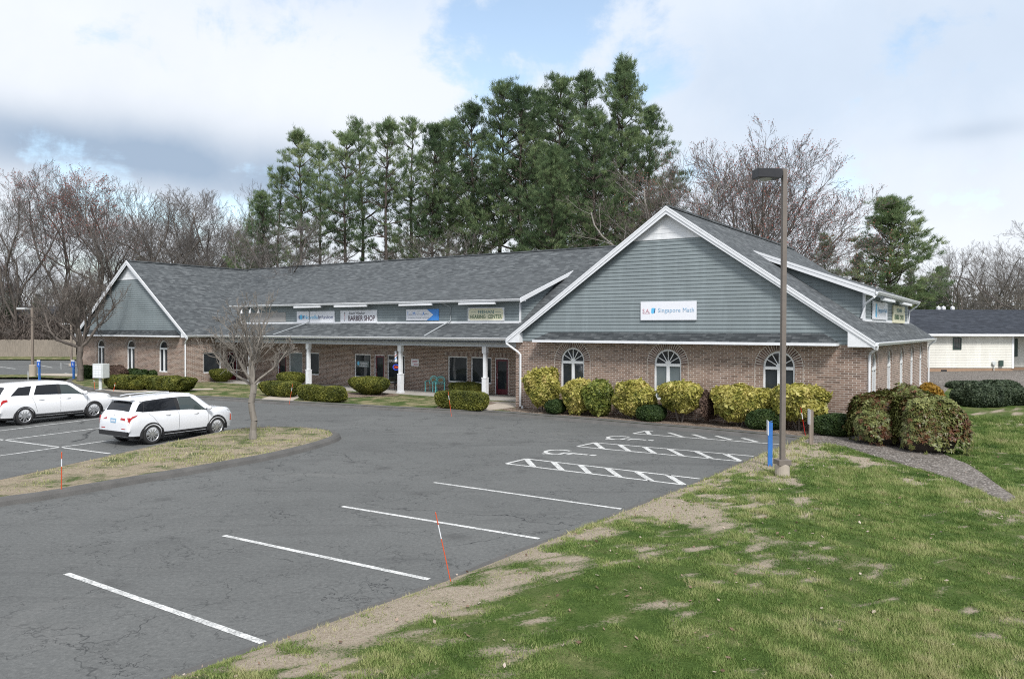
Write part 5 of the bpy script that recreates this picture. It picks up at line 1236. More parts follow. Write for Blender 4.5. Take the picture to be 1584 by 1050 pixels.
for i, (px, yt, D) in enumerate([(440, 318, 70), (415, 345, 72), (700, 360, 66), (665, 350, 68)]):
    plant(BT[3 if i % 2 else 2], xat(px, D), D, 0, i, zat(yt, px, D) / (20 if i % 2 else 22), 'thin grey bare tree in front of the pines', 'thin bare trees in front of the pines')

# white pines -------------------------------------------------------
def make_pine(seed, H, low=.25, width=.17, dead=.15, clump=1.0, r0=.32, name='pine_tree', blades=22, mat='pine', per=6, dz_=1.75, inner=.42, two=.35):
    rg = np.random.default_rng(seed); root = empty(name); sk = Skel(); C = []; CD = []; p = np.zeros(3); n = 14; r = r0
    lean = rg.normal(0, .012, 2)
    ax = lambda z: np.array([lean[0] * z + .12 * math.sin(z * .35 + seed), lean[1] * z + .12 * math.cos(z * .3 + seed), z])
    for k in range(n):
        a, b = ax(H * k / n), ax(H * (k + 1) / n); sk.seg(a, b, r0 * (1 - .9 * k / n), r0 * (1 - .9 * (k + 1) / n), -1)
    z = H * max(.06, low - dead)
    while z < H * .985:
        t_ = (z / H - low) / (1 - low); isdead = t_ < 0
        prof = (.5 + .5 * min(1, max(t_, 0) / .2)) * (1 - max(t_, 0)) ** .72 + .05 if not isdead else .55
        for k in range(per if not isdead else 2):
            if rg.random() < .22: continue
            a = 2 * math.pi * (k + rg.uniform(-.3, .3)) / per + z; L = H * width * prof * (rg.uniform(.35, 1.1) if rg.random() < .7 else rg.uniform(1.0, 1.4)); el = R(rg.uniform(-4, 22) + 38 * max(t_, 0) ** 1.6); d = np.array([math.cos(a) * math.cos(el), math.sin(a) * math.cos(el), math.sin(el)])
            pts = [ax(z)]; m = max(3, int(L / .7)); dd = d
            for j in range(m):
                dd = unit(dd + rg.normal(0, .07, 3) + np.array([0, 0, .05 + .10 * (j / m)])); pts.append(pts[-1] + dd * L / m); sk.seg(pts[-2], pts[-1], max(.014, .075 * (1 - j / m)), max(.012, .075 * (1 - (j + 1) / m)), 1)
            if isdead:
                for q in range(4):
                    b = pts[rg.integers(1, m + 1)]; e_ = b + np.array([rg.normal(0, .5), rg.normal(0, .5), rg.normal(.05, .25)]); sk.seg(b, e_, .015, .008, 1)
                continue
            for j in range(1, m + 1):
                f = j / m
                if f < inner: continue
                nb = 2 if rg.random() < two else 1; w = L * .36 * (1.15 - f * .75)
                for q in range(nb + 1):
                    sd_ = unit(np.cross(dd, [0, 0, 1])) * (w * rg.uniform(-1, 1)); c = pts[j] + sd_ + np.array([0, 0, rg.uniform(-.03, .16)]) + dd * rg.uniform(-.2, .4)
                    sk.seg(pts[j], c, .014, .007, 2)
                    for g in range(2): C.append(c + rg.normal(0, .26, 3) * [1, 1, .22]); CD.append(unit(dd * .8 + sd_ / max(w, .1) * .6 + np.array([0, 0, .55])))
        z += dz_ * rg.uniform(.75, 1.25) * (1 - .45 * max(t_, 0))
    for k in range(16): C.append(ax(H * .985) + rg.normal(0, .22, 3) * [1, 1, 1.6]); CD.append(np.array([0, 0, 1.]))
    C, CD = np.array(C), np.array(CD); N = len(C); K = blades
    d = CD[:, None] * .95 + rg.normal(size=(N, K, 3)) * [.52, .52, .34]; d /= np.linalg.norm(d, axis=2)[..., None]
    L = rg.uniform(.22, .58, (N, K, 1)) * clump; base = C[:, None] + rg.normal(0, .10, (N, K, 3)) * clump
    sd_ = np.cross(d, rg.normal(size=(N, K, 3))); sd_ /= np.linalg.norm(sd_, axis=2)[..., None]; w = .024 * clump
    V = np.stack([base - sd_ * w, base + sd_ * w, base + d * L], 2).reshape(-1, 3); F = np.arange(len(V)).reshape(-1, 3)
    ns = sines(seed + 9, 8, .05, .3, 3); cv = np.clip(.48 + .16 * ns(C) + rg.normal(0, .17, N), 0, 1); lv = np.repeat(np.clip(cv[:, None] + rg.normal(0, .06, (N, K)), 0, 1).ravel(), 3)
    sk.mesh('trunk', -1, 2, 5, 'bark_pine', root, .012); np_mesh('crown', V, F, mat, root, v=lv); return root
PT = [make_pine(81, 28, low=.28, width=.235, per=7, dz_=1.5, inner=.36, two=.5), make_pine(82, 28, low=.20, width=.25, per=7, dz_=1.45, inner=.35, two=.5), make_pine(83, 26, low=.40, width=.235, dead=.32), make_pine(84, 26, low=.38, width=.22, dead=.32), make_pine(85, 30, low=.10, width=.26, per=7, dz_=1.35, inner=.30, two=.65)]
PH = (28, 28, 26, 26, 30); PG = 'white pines behind the building'
pines = [(402, 300, 74, 1, 'small dark pine at the left end of the row'), (428, 262, 80, 3, 'second pine from the left end of the row'), (466, 204, 80, 2, 'leftmost tall pine of the row'), (497, 228, 86, 3, 'narrow pine behind the leftmost tall one'), (530, 206, 78, 2, 'tall pine with bare lower trunk above the petal logo sign'),
         (563, 190, 84, 3, 'pine with pointed top above the barber sign'), (597, 190, 78, 2, 'tall pine above the middle of the long roof, left one'), (634, 184, 82, 3, 'pine with dark narrow tip above the middle of the long roof'), (668, 198, 78, 0, 'pine just left of the taller right cluster'), 
         (735, 168, 78, 0, 'pine at the left shoulder of the tall right cluster'), (772, 137, 82, 1, 'tall dense pine above the cream dormer sign'), (805, 140, 76, 0, 'broad pine in the middle of the tall cluster'), (838, 150, 90, 0, 'pine in the gap of the tall cluster'), (690, 192, 84, 1, 'slightly lower pine where the row steps up'), (868, 124, 78, 1, 'second tallest pine of the row'), (905, 124, 86, 0, 'narrow tall pine left of the tallest'),
         (958, 104, 80, 4, 'tallest pine, with wide arms to the right'), (925, 180, 72, 1, 'dense lower pine in front of the tallest'), (1000, 175, 84, 0, 'pine at the right end of the row'), (850, 235, 70, 4, 'bushy lower pine in front of the tall cluster')]
for i, (px, yt, D, k, lb) in enumerate(pines): plant(PT[k], xat(px, D), D, -.2, i * 2.3 + .5, (zat(yt, px, D) + .2) / PH[k], lb, PG, 'pine tree')
plant(make_pine(87, 17, low=.08, width=.30, per=8, dz_=.8, r0=.25, clump=.9, blades=26), xat(1374, 86), 86, .3, 1.0, 1, 'single broad evergreen above the right dormer', None, 'pine tree').scale = (1.45, 1.45, zat(315, 1374, 86) / 17)
EG = 'evergreens behind the right wing'
for i, (px, yt, D, k, lb) in enumerate([(1272, 368, 96, 1, 'short evergreen left of the single broad one'), (1452, 418, 100, 4, 'short evergreen right of the single broad one'), (1330, 400, 92, 4, 'low evergreen at the left foot of the single broad one'), (1425, 440, 88, 1, 'low evergreen directly behind the cream house roof'), (1405, 425, 110, 4, 'far evergreen between the broad one and the cream house')]):
    plant(PT[k], xat(px, D), D, .3, i * 1.7, zat(yt, px, D) / PH[k], lb, EG, 'evergreen')
for i, (px, yt, D, k) in enumerate([(215, 398, 160, 1), (395, 392, 130, 1), (15, 440, 130, 4), (-20, 420, 128, 4), (60, 455, 135, 4), (320, 405, 140, 1), (352, 400, 145, 4)]):
    plant(PT[k], xat(px, D), D, -.2, i * 1.1, zat(yt, px, D) / PH[k], 'small dark evergreen among the bare trees of the left wood', 'evergreens in the left wood', 'evergreen')

# far woodland that closes the horizon, and the brush under the left wood
def thicket(name, boxes, n, size, mat, seed, label):
    rg = np.random.default_rng(seed); P = []; 
    tot = sum((b[1] - b[0]) * (b[3] - b[2]) for b in boxes)
    for (x0, x1, y0, y1, h, zb) in boxes:
        m = int(n * (x1 - x0) * (y1 - y0) / tot); x = rg.uniform(x0, x1, m); y = rg.uniform(y0, y1, m); hh = h * (.62 + .25 * np.sin(x * .11 + seed) * np.sin(x * .043) + .22 * np.sin(x * .37 + y)); P.append(np.stack([x, y, zb + hh * rg.beta(1.1, 1.25, m)], 1))
    P = np.concatenate(P); m = len(P); d = rg.normal(size=(m, 3)) * [.6, .6, 1] + [0, 0, .7]; d /= np.linalg.norm(d, axis=1)[:, None]; L = rg.uniform(.5, 1.5, m)[:, None] * size * 2; s_ = np.cross(d, rg.normal(size=(m, 3))); s_ /= np.linalg.norm(s_, axis=1)[:, None]
    w = size * .10; V = np.stack([P - s_ * w, P + s_ * w, P + d * L], 1).reshape(-1, 3)
    return tag(np_mesh(name, V, np.arange(m * 3).reshape(-1, 3), mat, v=np.repeat(rg.random(m), 3)), label, 'woodland', kind='stuff')
MAT['thicket'] = leaf_mat('grey_brown_thicket', [(.02, (.045, .034, .028)), (.4, (.095, .078, .068)), (.75, (.15, .125, .112)), (.98, (.20, .17, .15))], .85, .1, .25)
MAT['farwood'] = leaf_mat('far_wood', [(.02, (.035, .040, .028)), (.4, (.075, .070, .052)), (.75, (.115, .105, .085)), (.98, (.16, .15, .13))], .85, .1, .05)
thicket('undergrowth', [(-108, -36, 112, 140, 8, -.3)], 60000, .7, 'thicket', 3, 'tangled brown brush under the bare wood behind the fence')
thicket('brushwood', [(-36, 60, 92, 120, 3.5, -.3)], 24000, .8, 'farwood', 4, 'low brown brush under the pines behind the building')
thicket('woodland', [(-420, -110, 200, 260, 16, -.3), (-110, 130, 190, 250, 13, -.3), (60, 420, 150, 230, 14, -.3)], 120000, 2.0, 'farwood', 6, 'distant wooded ridge closing the horizon')

# ================================================================== CARS
def crom(keys, q):
    """monotone cubic interpolation of rows keyed by the first column"""
    K_ = np.array(keys, float); x = K_[:, 0]; Y = K_[:, 1:]; h = np.diff(x)[:, None]; dl = np.diff(Y, axis=0) / h; m = np.zeros_like(Y); m[0], m[-1] = dl[0], dl[-1]
    for i in range(1, len(x) - 1):
        a, b = dl[i - 1], dl[i]; m[i] = np.where(a * b > 0, 2 * a * b / np.where(np.abs(a + b) < 1e-9, 1e-9, a + b), 0)
    q = np.atleast_1d(q); i = np.clip(np.searchsorted(x, q, side='right') - 1, 0, len(x) - 2); t_ = ((q - x[i]) / (x[i + 1] - x[i]))[:, None]; hh = h[i]
    return (2 * t_ ** 3 - 3 * t_ ** 2 + 1) * Y[i] + (t_ ** 3 - 2 * t_ ** 2 + t_) * hh * m[i] + (-2 * t_ ** 3 + 3 * t_ ** 2) * Y[i + 1] + (t_ ** 3 - t_ ** 2) * hh * m[i + 1]
class Car:
    """lofted body: stations (x, zb, zbelt, zroof, w_low, w_mid, w_belt, w_roof)"""
    def __init__(s, keys): s.keys = keys; s.xs = (keys[0][0], keys[-1][0])
    def sec(s, x):
        zb, zl, zr, wl, wm, wb, wr = crom(s.keys, x)[0]; h = zl - zb
        return np.array([(0, zb), (wl * .8, zb), (wl, zb + .05), (wl + .012, zb + .14), (wm, zb + h * .38), (wm, zb + h * .62), (wm - .01, zl - h * .16), (wb, zl), (wb - (wb - wr) * .33 + .012, zl + (zr - zl) * .36), (wb - (wb - wr) * .68 + .010, zl + (zr - zl) * .70), (wr, zr - (zr - zl) * .085), (wr * .84, zr - .012), (wr * .45, zr + .008), (0, zr + .012)])
    def pt(s, x, t_):
        p = s.sec(x); n = len(p) - 1; f = t_ * 1.0; i = int(min(max(math.floor(f), 0), n - 1)); a = p[i] + (p[i + 1] - p[i]) * (f - i); return np.array([x, a[0], a[1]])
    def body(s, parent, mat, wheels, wr, holes=True):
        x = np.concatenate([np.linspace(s.xs[0], s.xs[0] + .55, 16), np.linspace(s.xs[0] + .6, s.xs[1] - .6, 60), np.linspace(s.xs[1] - .55, s.xs[1], 16)]); vs = []; m = None
        for q in x:
            p = s.sec(q); r_ = [(q, -a, b) for a, b in p] + [(q, a, b) for a, b in p[-2:0:-1]]; m = len(r_); vs += r_
        fs = [(i * m + j, (i + 1) * m + j, (i + 1) * m + (j + 1) % m, i * m + (j + 1) % m) for i in range(len(x) - 1) for j in range(m)] + [tuple(range(m)), tuple(range((len(x) - 1) * m + m - 1, (len(x) - 1) * m - 1, -1))]
        mb = MB(); mb.mesh(vs, fs); o = mb.build('body', [mat, 'black'], parent, smooth=True)
        import bmesh
        bm = bmesh.new(); bm.from_mesh(o.data); bmesh.ops.recalc_face_normals(bm, faces=bm.faces); bm.to_mesh(o.data); bm.free()
        cut = MB()
        for wx in wheels:
            for sy in (-1, 1): cut.lathe([(0, 0), (wr, 0), (wr, .5), (0, .5)], 36, 'Y', mi=1, c=(wx, sy * 1.12 - .25 - sy * .16, .345))
        co = cut.build('cut', [mat, 'black'])
        bm = bmesh.new(); bm.from_mesh(co.data); bmesh.ops.remove_doubles(bm, verts=bm.verts, dist=1e-4); bmesh.ops.recalc_face_normals(bm, faces=bm.faces); bm.to_mesh(co.data); bm.free()
        md = o.modifiers.new('b', 'BOOLEAN'); md.operation = 'DIFFERENCE'; md.object = co; md.solver = 'EXACT'
        bpy.context.view_layer.update(); dg = bpy.context.evaluated_depsgraph_get(); me = bpy.data.meshes.new_from_object(o.evaluated_get(dg)); o.modifiers.clear(); o.data = me; me.name = 'body'
        if not me.materials: me.materials.append(MAT[mat])
        me.polygons.foreach_set('use_smooth', [True] * len(me.polygons)); bpy.data.objects.remove(co)
        try: me.set_sharp_from_angle(angle=R(38))
        except Exception: pass
        return o
    def patch(s, name, a, b, c, d, mat, parent, side=1, off=.006, nu=8, nv=6, thick=True):
        """a,b,c,d: (x,t) corners, lower-rear, lower-front, upper-front, upper-rear; lies on the body, just proud"""
        vs = []; fs = []
        for i in range(nu + 1):
            u = i / nu
            for j in range(nv + 1):
                v = j / nv; x = (1 - v) * ((1 - u) * a[0] + u * b[0]) + v * ((1 - u) * d[0] + u * c[0]); t_ = (1 - v) * ((1 - u) * a[1] + u * b[1]) + v * ((1 - u) * d[1] + u * c[1])
                p = s.pt(x, t_); e = .01; n = np.cross(s.pt(min(x + e, s.xs[1]), t_) - s.pt(x - e, t_), s.pt(x, min(t_ + e * 3, 13)) - s.pt(x, t_ - e * 3)); n = -unit(n)
                if n[1] < -.001 and t_ < 12.8: n = -n
                if t_ > 10.5 and n[2] < 0 : n = -n
                p = p + n * off; vs.append((p[0], p[1] * side * -1, p[2]))
        for i in range(nu):
            for j in range(nv): q = i * (nv + 1) + j; fs.append((q, q + nv + 1, q + nv + 2, q + 1))
        mb = MB(); mb.mesh(vs, fs); return mb.build(name, mat, parent, smooth=True)
    def across(s, name, lo, hi, mat, parent, t0=10.2, off=.006, n=10):
        """glass across the car (windshield or rear window): lo/hi = x at the lower and upper edge"""
        vs = []; fs = []; m = 16
        for i in range(n + 1):
            x = lo + (hi - lo) * i / n
            for j in range(m + 1):
                f = -1 + 2 * j / m; t_ = 13 - abs(f) * (13 - t0); p = s.pt(x, t_); e = .01; q = s.pt(x + e, t_); sl = unit(np.array([q[0] - p[0], 0, q[2] - p[2]])); nn = np.array([-sl[2], 0, sl[0]]); nn = nn if nn[2] > 0 else -nn
                p = p + nn * off; vs.append((p[0], p[1] * (1 if f > 0 else -1), p[2]))
        for i in range(n):
            for j in range(m): q = i * (m + 1) + j; fs.append((q, q + m + 1, q + m + 2, q + 1))
        mb = MB(); mb.mesh(vs, fs); return mb.build(name, mat, parent, smooth=True)
def wheel(parent, x, y, r_, spokes=10, w=.23, style=0):
    sg = -1 if y < 0 else 1; e = empty('wheel', (x, y, r_)); e.parent = parent; e.rotation_euler = (0, 0, 0 if sg < 0 else math.pi)
    mb = MB(); mb.lathe([(r_ * .66, -.005), (r_ * .70, -.02), (r_ * .90, -.022), (r_ * .975, .0), (r_, .03), (r_, w - .03), (r_ * .95, w), (r_ * .6, w)], 40, 'Y'); mb.build('tyre', 'rubber', e, smooth=True)
    mb = MB(); mb.lathe([(r_ * .60, .09), (r_ * .64, .03), (r_ * .69, -.014), (r_ * .66, -.02), (r_ * .63, -.006), (r_ * .60, .06)], 40, 'Y'); mb.lathe([(0, -.012), (r_ * .12, -.010), (r_ * .15, .01)], 16, 'Y')
    for k in range(spokes):
        pr = (k % 2) * (.0 if style == 0 else .1); a = 2 * math.pi * (k + pr) / spokes
        for da in ((-.07, .07) if style == 0 else (-.0,)):
            c0, s0 = math.cos(a + da * .6), math.sin(a + da * .6); c1, s1 = math.cos(a + da * 1.6), math.sin(a + da * 1.6); hw = .011 if style == 0 else .02
            p, q = (c0 * r_ * .10, s0 * r_ * .10), (c1 * r_ * .63, s1 * r_ * .63); nx, nz = -(s0 + s1) / 2 * hw, (c0 + c1) / 2 * hw
            mb.prism([(p[0] + nx, -.008, p[1] + nz), (q[0] + nx, -.004, q[1] + nz), (q[0] - nx, -.004, q[1] - nz), (p[0] - nx, -.008, p[1] - nz)][::-1], (0, .03, 0))
    mb.build('rim', 'alloy', e, smooth=False)
    mb = MB(); mb.lathe([(0, .10), (r_ * .62, .10)], 30, 'Y'); mb.lathe([(0, .06), (r_ * .42, .06), (r_ * .42, .09)], 24, 'Y'); mb.build('brake_disc', 'black', e); return e
def arch_trim(parent, x, y, r0, r1, mat='black', z=.345, lo=-12, hi=192):
    mb = MB(); n = 26; sg = 1 if y > 0 else -1
    pr = lambda r_, a, o_: (x + r_ * math.cos(a), y + sg * o_, z + r_ * math.sin(a))
    for k in range(n):
        a, b = R(lo + (hi - lo) * k / n), R(lo + (hi - lo) * (k + 1) / n)
        q = [[pr(r0, a, -.07), pr(r0, a, .014), pr(r1, a, .004), pr(r1, a, -.07)], [pr(r0, b, -.07), pr(r0, b, .014), pr(r1, b, .004), pr(r1, b, -.07)]]
        for j in range(3): f = [q[0][j], q[1][j], q[1][j + 1], q[0][j + 1]]; mb.face(f if sg < 0 else f[::-1])
    return mb.build('wheel_arch', mat, parent, smooth=True)

def suv(kind, loc, rz, label, scale=1.0):
    root = empty('parked_car', loc, rz, label, 'car', 'white cars parked left of the turf island', scale=scale)
    if kind == 'A':      # the nearer crossover
        L0, L1, W2, wx, wr = -2.33, 2.36, .925, (-1.29, 1.41), .362
        keys = [(-2.335, .40, .66, .80, .62, .80, .78, .62), (-2.315, .36, .74, .93, .74, .86, .84, .70), (-2.27, .33, .90, 1.06, .80, .895, .865, .74), (-2.20, .32, 1.00, 1.10, .83, .905, .875, .75), (-2.12, .31, 1.04, 1.20, .84, .91, .88, .72), (-2.00, .30, 1.06, 1.38, .85, .915, .88, .68), (-1.86, .30, 1.10, 1.53, .855, .92, .88, .64), (-1.70, .29, 1.10, 1.60, .86, .92, .878, .635),
                (-1.2, .27, 1.09, 1.65, .865, .922, .875, .635), (-.4, .25, 1.075, 1.69, .868, .925, .875, .645), (.3, .25, 1.05, 1.68, .868, .925, .875, .64), (.62, .25, 1.01, 1.62, .868, .924, .875, .64), (.85, .25, 1.005, 1.49, .868, .924, .87, .635), (1.10, .26, .995, 1.30, .866, .923, .865, .64), (1.36, .27, .99, 1.12, .862, .92, .86, .66), (1.48, .27, .99, 1.09, .86, .918, .855, .68),
                (1.8, .27, .975, 1.075, .85, .91, .85, .68), (2.08, .27, .95, 1.05, .83, .895, .83, .66), (2.24, .27, .91, 1.01, .79, .865, .79, .63), (2.32, .28, .85, .95, .72, .80, .74, .58), (2.355, .30, .74, .84, .64, .72, .68, .52)]
        c = Car(keys); c.body(root, 'car_pearl', wx, wr + .055)
        for sd_ in (1, -1):
            c.patch('window', (-1.95, 7.75), (-1.62, 7.35), (-1.50, 9.3), (-1.62, 9.2), 'tint', root, sd_); c.patch('pillar', (-1.66, 7.35), (-1.56, 7.35), (-1.42, 9.4), (-1.55, 9.3), 'black', root, sd_, .005); c.patch('window', (-1.60, 7.35), (-.30, 7.25), (-.34, 9.5), (-1.47, 9.4), 'tint', root, sd_); c.patch('window', (-.16, 7.25), (1.00, 7.2), (.36, 9.45), (-.17, 9.5), 'carglass', root, sd_); c.patch('pillar', (-.30, 7.23), (-.16, 7.23), (-.18, 9.52), (-.34, 9.52), 'black', root, sd_, .007)
            c.patch('window_trim', (-1.66, 9.35), (.44, 9.45), (.38, 9.6), (-1.66, 9.5), 'black', root, sd_, .008, nv=2); c.patch('sill', (-.88, 1.9), (.99, 1.9), (.99, 3.05), (-.88, 3.05), 'black', root, sd_, .008, nv=3)
            for x in (.02, .0): pass
            c.patch('door_gap', (-.235, 3.1), (-.225, 3.1), (-.225, 7.0), (-.235, 7.0), 'black', root, sd_, .003, 1, 8); c.patch('door_gap', (.985, 3.1), (.995, 3.1), (1.03, 7.0), (1.02, 7.0), 'black', root, sd_, .003, 1, 8); c.patch('door_gap', (-.90, 3.6), (-.89, 3.6), (-1.40, 7.0), (-1.41, 7.0), 'black', root, sd_, .003, 1, 8)
            for hx in (-.45, .72):
                p = c.pt(hx - .22, 6.35); mb = MB(); mb.tube([(hx - .32, -sd_ * (p[1] + .012), p[2]), (hx - .22, -sd_ * (p[1] + .035), p[2] + .005), (hx - .12, -sd_ * (p[1] + .012), p[2])], [.012, .016, .012], 6); mb.build('door_handle', 'car_pearl', root, smooth=True)
            mb = MB(); mb.lathe([(0, -.11), (.045, -.10), (.075, -.04), (.08, .02), (.06, .08), (0, .10)], 12, 'Y', c=(.98, -sd_ * 1.02, 1.11)); m_ = mb.build('mirror', 'car_pearl', root, smooth=True); m_.scale = (1, 1, 1)
            mb = MB(); mb.box(.93, .97, -sd_ * .88, -sd_ * .97, 1.05, 1.09); mb.build('mirror_arm', 'black', root)
            c.patch('tail_light', (-2.318, 6.35), (-1.92, 6.72), (-1.88, 6.95), (-2.26, 7.15), 'tail', root, sd_, .012); c.patch('side_marker', (2.07, 4.1), (2.17, 4.1), (2.17, 5.6), (2.09, 5.9), 'orange', root, sd_, .008); c.patch('headlight', (1.98, 6.6), (2.27, 6.6), (2.24, 7.2), (1.9, 7.2), 'lens', root, sd_, .008)
        c.across('rear_window', -2.115, -1.88, 'tint', root, 10.4); c.across('windshield', 1.28, .72, 'carglass', root, 10.15)
        # tailgate details
        mb = MB()
        mb.prism([(-2.06, -.64, 1.60), (-2.06, .64, 1.60), (-1.80, .66, 1.635), (-1.80, -.66, 1.635)], (0, 0, -.035)); mb.build('spoiler', 'car_pearl', root)
        for sd_ in (1, -1):
            mb = MB(); mb.prism([(-2.335, -sd_ * .40, .93), (-2.30, -sd_ * .86, .86), (-2.27, -sd_ * .87, 1.01), (-2.30, -sd_ * .42, .99)][::sd_], (.06, 0, 0)); mb.build('tail_light', 'tail', root)
            mb = MB(); mb.box(-2.345, -2.30, -sd_ * .48, -sd_ * .70, .60, .625); mb.build('reflector', 'tail', root)
        mb = MB(); mb.box(-2.345, -2.29, -.155, .155, .80, .96); mb.build('number_plate', 'pale_blue', root)
        mb = MB(); mb.box(-2.349, -2.344, -.11, -.02, .85, .91); mb.box(-2.349, -2.344, .01, .10, .85, .91); mb.build('plate_marks', 'sign_white', root)
        mb = MB(); mb.prism([(-2.37, -.80, .36), (-2.37, .80, .36), (-2.37, .84, .52), (-2.37, -.84, .52)], (.25, 0, 0)); mb.build('bumper_skirt', 'black', root)
        mb = MB(); mb.prism([(-2.285, 0, 1.0), (-2.285, .035, 1.02), (-2.285, 0, 1.08), (-2.285, -.035, 1.02)], (.03, 0, 0)); mb.build('badge', 'alloy', root)
        mb = MB(); mb.tube([(-2.07, .0, 1.23), (-2.10, -.25, 1.21)], .012, 6); mb.build('wiper', 'black', root)
        mb = MB(); mb.lathe([(.05, 0), (.02, .05), (0, .07)], 8, c=(-1.55, 0, 1.64)); mb.build('antenna', 'car_pearl', root)
        for sd_ in (1, -1):
            mb = MB(); mb.tube([(-1.55, -sd_ * .60, 1.665), (-1.3, -sd_ * .605, 1.70), (-.2, -sd_ * .62, 1.72), (.42, -sd_ * .61, 1.675)], .014, 6); mb.build('roof_rail', 'car_pearl', root)
        for x in wx:
            for sy in (-1, 1): wheel(root, x, sy * .905, wr, 10); arch_trim(root, x, sy * .915, wr + .022, wr + .095)
    else:                # the longer wagon-like one
        W2, wx, wr = .96, (-1.52, 1.52), .385
        keys = [(-2.56, .42, .70, .86, .66, .84, .82, .66), (-2.54, .38, .80, 1.00, .76, .90, .88, .72), (-2.49, .34, .95, 1.10, .82, .93, .90, .76), (-2.40, .32, 1.08, 1.24, .85, .945, .905, .74), (-2.28, .31, 1.12, 1.45, .87, .95, .905, .70), (-2.12, .30, 1.13, 1.64, .88, .955, .905, .68), (-1.9, .29, 1.13, 1.72, .885, .958, .903, .67),
                (-1.2, .28, 1.125, 1.765, .89, .96, .90, .68), (-.3, .27, 1.11, 1.775, .89, .96, .90, .685), (.3, .27, 1.10, 1.74, .89, .96, .90, .68), (.65, .27, 1.09, 1.66, .89, .96, .90, .66), (.95, .27, 1.08, 1.48, .89, .958, .895, .65), (1.2, .27, 1.07, 1.30, .89, .957, .89, .66), (1.42, .27, 1.06, 1.16, .885, .955, .885, .68), (1.6, .28, 1.05, 1.125, .88, .95, .88, .68),
                (2.0, .28, 1.02, 1.10, .86, .935, .86, .67), (2.3, .28, .99, 1.075, .83, .91, .83, .65), (2.44, .28, .94, 1.03, .78, .87, .79, .61), (2.52, .29, .86, .95, .70, .81, .74, .56), (2.555, .32, .74, .84, .62, .72, .67, .5)]
        c = Car(keys); c.body(root, 'car_white', wx, wr + .05)
        for sd_ in (1, -1):
            c.patch('window', (-2.06, 7.6), (-1.32, 7.5), (-1.14, 9.3), (-1.68, 9.15), 'tint', root, sd_); c.patch('window', (-1.12, 7.5), (-.08, 7.42), (-.10, 9.45), (-.92, 9.4), 'tint', root, sd_); c.patch('window', (.06, 7.42), (1.12, 7.35), (.44, 9.35), (.06, 9.45), 'carglass', root, sd_); c.patch('pillar', (-.08, 7.4), (.06, 7.4), (.06, 9.47), (-.10, 9.47), 'black', root, sd_, .007)
            c.patch('sill', (-1.05, 1.9), (1.05, 1.9), (1.05, 2.9), (-1.05, 2.9), 'black', root, sd_, .008, nv=3); c.patch('side_strip', (-1.05, 2.95), (1.05, 2.95), (1.05, 3.12), (-1.05, 3.12), 'alloy', root, sd_, .009, nv=1)
            c.patch('door_gap', (-.01, 3.2), (.0, 3.2), (.0, 7.2), (-.01, 7.2), 'black', root, sd_, .003, 1, 8); c.patch('door_gap', (1.15, 3.2), (1.16, 3.2), (1.24, 7.0), (1.23, 7.0), 'black', root, sd_, .003, 1, 8); c.patch('door_gap', (-1.0, 3.5), (-.99, 3.5), (-1.20, 7.2), (-1.21, 7.2), 'black', root, sd_, .003, 1, 8)
            for hx in (-.6, .55):
                p = c.pt(hx - .22, 6.3); mb = MB(); mb.tube([(hx - .34, -sd_ * (p[1] + .012), p[2]), (hx - .22, -sd_ * (p[1] + .035), p[2] + .005), (hx - .10, -sd_ * (p[1] + .012), p[2])], [.012, .017, .012], 6); mb.build('door_handle', 'car_white', root, smooth=True)
            mb = MB(); mb.lathe([(0, -.12), (.05, -.11), (.08, -.04), (.085, .02), (.065, .09), (0, .11)], 12, 'Y', c=(1.04, -sd_ * 1.07, 1.20)); mb.build('mirror', 'car_white', root, smooth=True)
            mb = MB(); mb.box(1.0, 1.05, -sd_ * .90, -sd_ * 1.0, 1.13, 1.18); mb.build('mirror_arm', 'black', root)
            c.patch('tail_light', (-2.50, 5.9), (-2.20, 6.3), (-2.22, 6.9), (-2.44, 7.1), 'tail', root, sd_, .010); c.patch('headlight', (2.22, 6.2), (2.46, 6.3), (2.42, 7.1), (2.2, 7.1), 'lens', root, sd_, .008)
        c.across('rear_window', -2.36, -2.16, 'tint', root, 10.4); c.across('windshield', 1.36, .78, 'carglass', root, 10.15)
        for x in wx:
            for sy in (-1, 1): wheel(root, x, sy * .94, wr, 10, style=1); arch_trim(root, x, sy * .955, wr + .018, wr + .06)
        mb = MB(); mb.box(-2.59, -2.45, -.85, .85, .36, .5); mb.build('bumper_skirt', 'black', root)
        mb = MB(); mb.box(-2.575, -2.54, -.155, .155, .86, 1.01); mb.build('number_plate', 'pale_blue', root)
    if kind == 'A':      # shorter overhangs ahead of and behind the wheels
        def w_(x): return x if -1.74 < x < 1.86 else (-1.74 + (x + 1.74) * .74 if x < 0 else 1.86 + (x - 1.86) * .66)
        for ch in root.children:
            if ch.type == 'MESH' and not ch.name.startswith('wheel'):
                for v in ch.data.vertices: v.co.x = w_(v.co.x)
    # underbody
    mb = MB(); mb.box(wx[0] - .5, wx[1] + .5, -.62, .62, .2, .42); mb.build('underbody', 'black', root)
    return root
def car_at(kind, rear_px, front_px, y_off, wxr, label, scale, rz=None):
    a, b = Vector(G(*rear_px, LOT)), Vector(G(*front_px, LOT)); d = (b - a).normalized(); ang = math.atan2(d.y, d.x) if rz is None else rz
    m = (a + b) / 2; n = Vector((-math.sin(ang), math.cos(ang))); f = Vector((math.cos(ang), math.sin(ang)))
    c_ = m + n * y_off - f * ((wxr[0] + wxr[1]) / 2 * scale)
    return suv(kind, (c_.x, c_.y, LOT), ang, label, scale)
car_at('A', (236, 689), (336, 672), .90, (-1.29, 1.41), 'pearl white crossover, tail towards the camera, parked beside the turf island', .97, R(59))
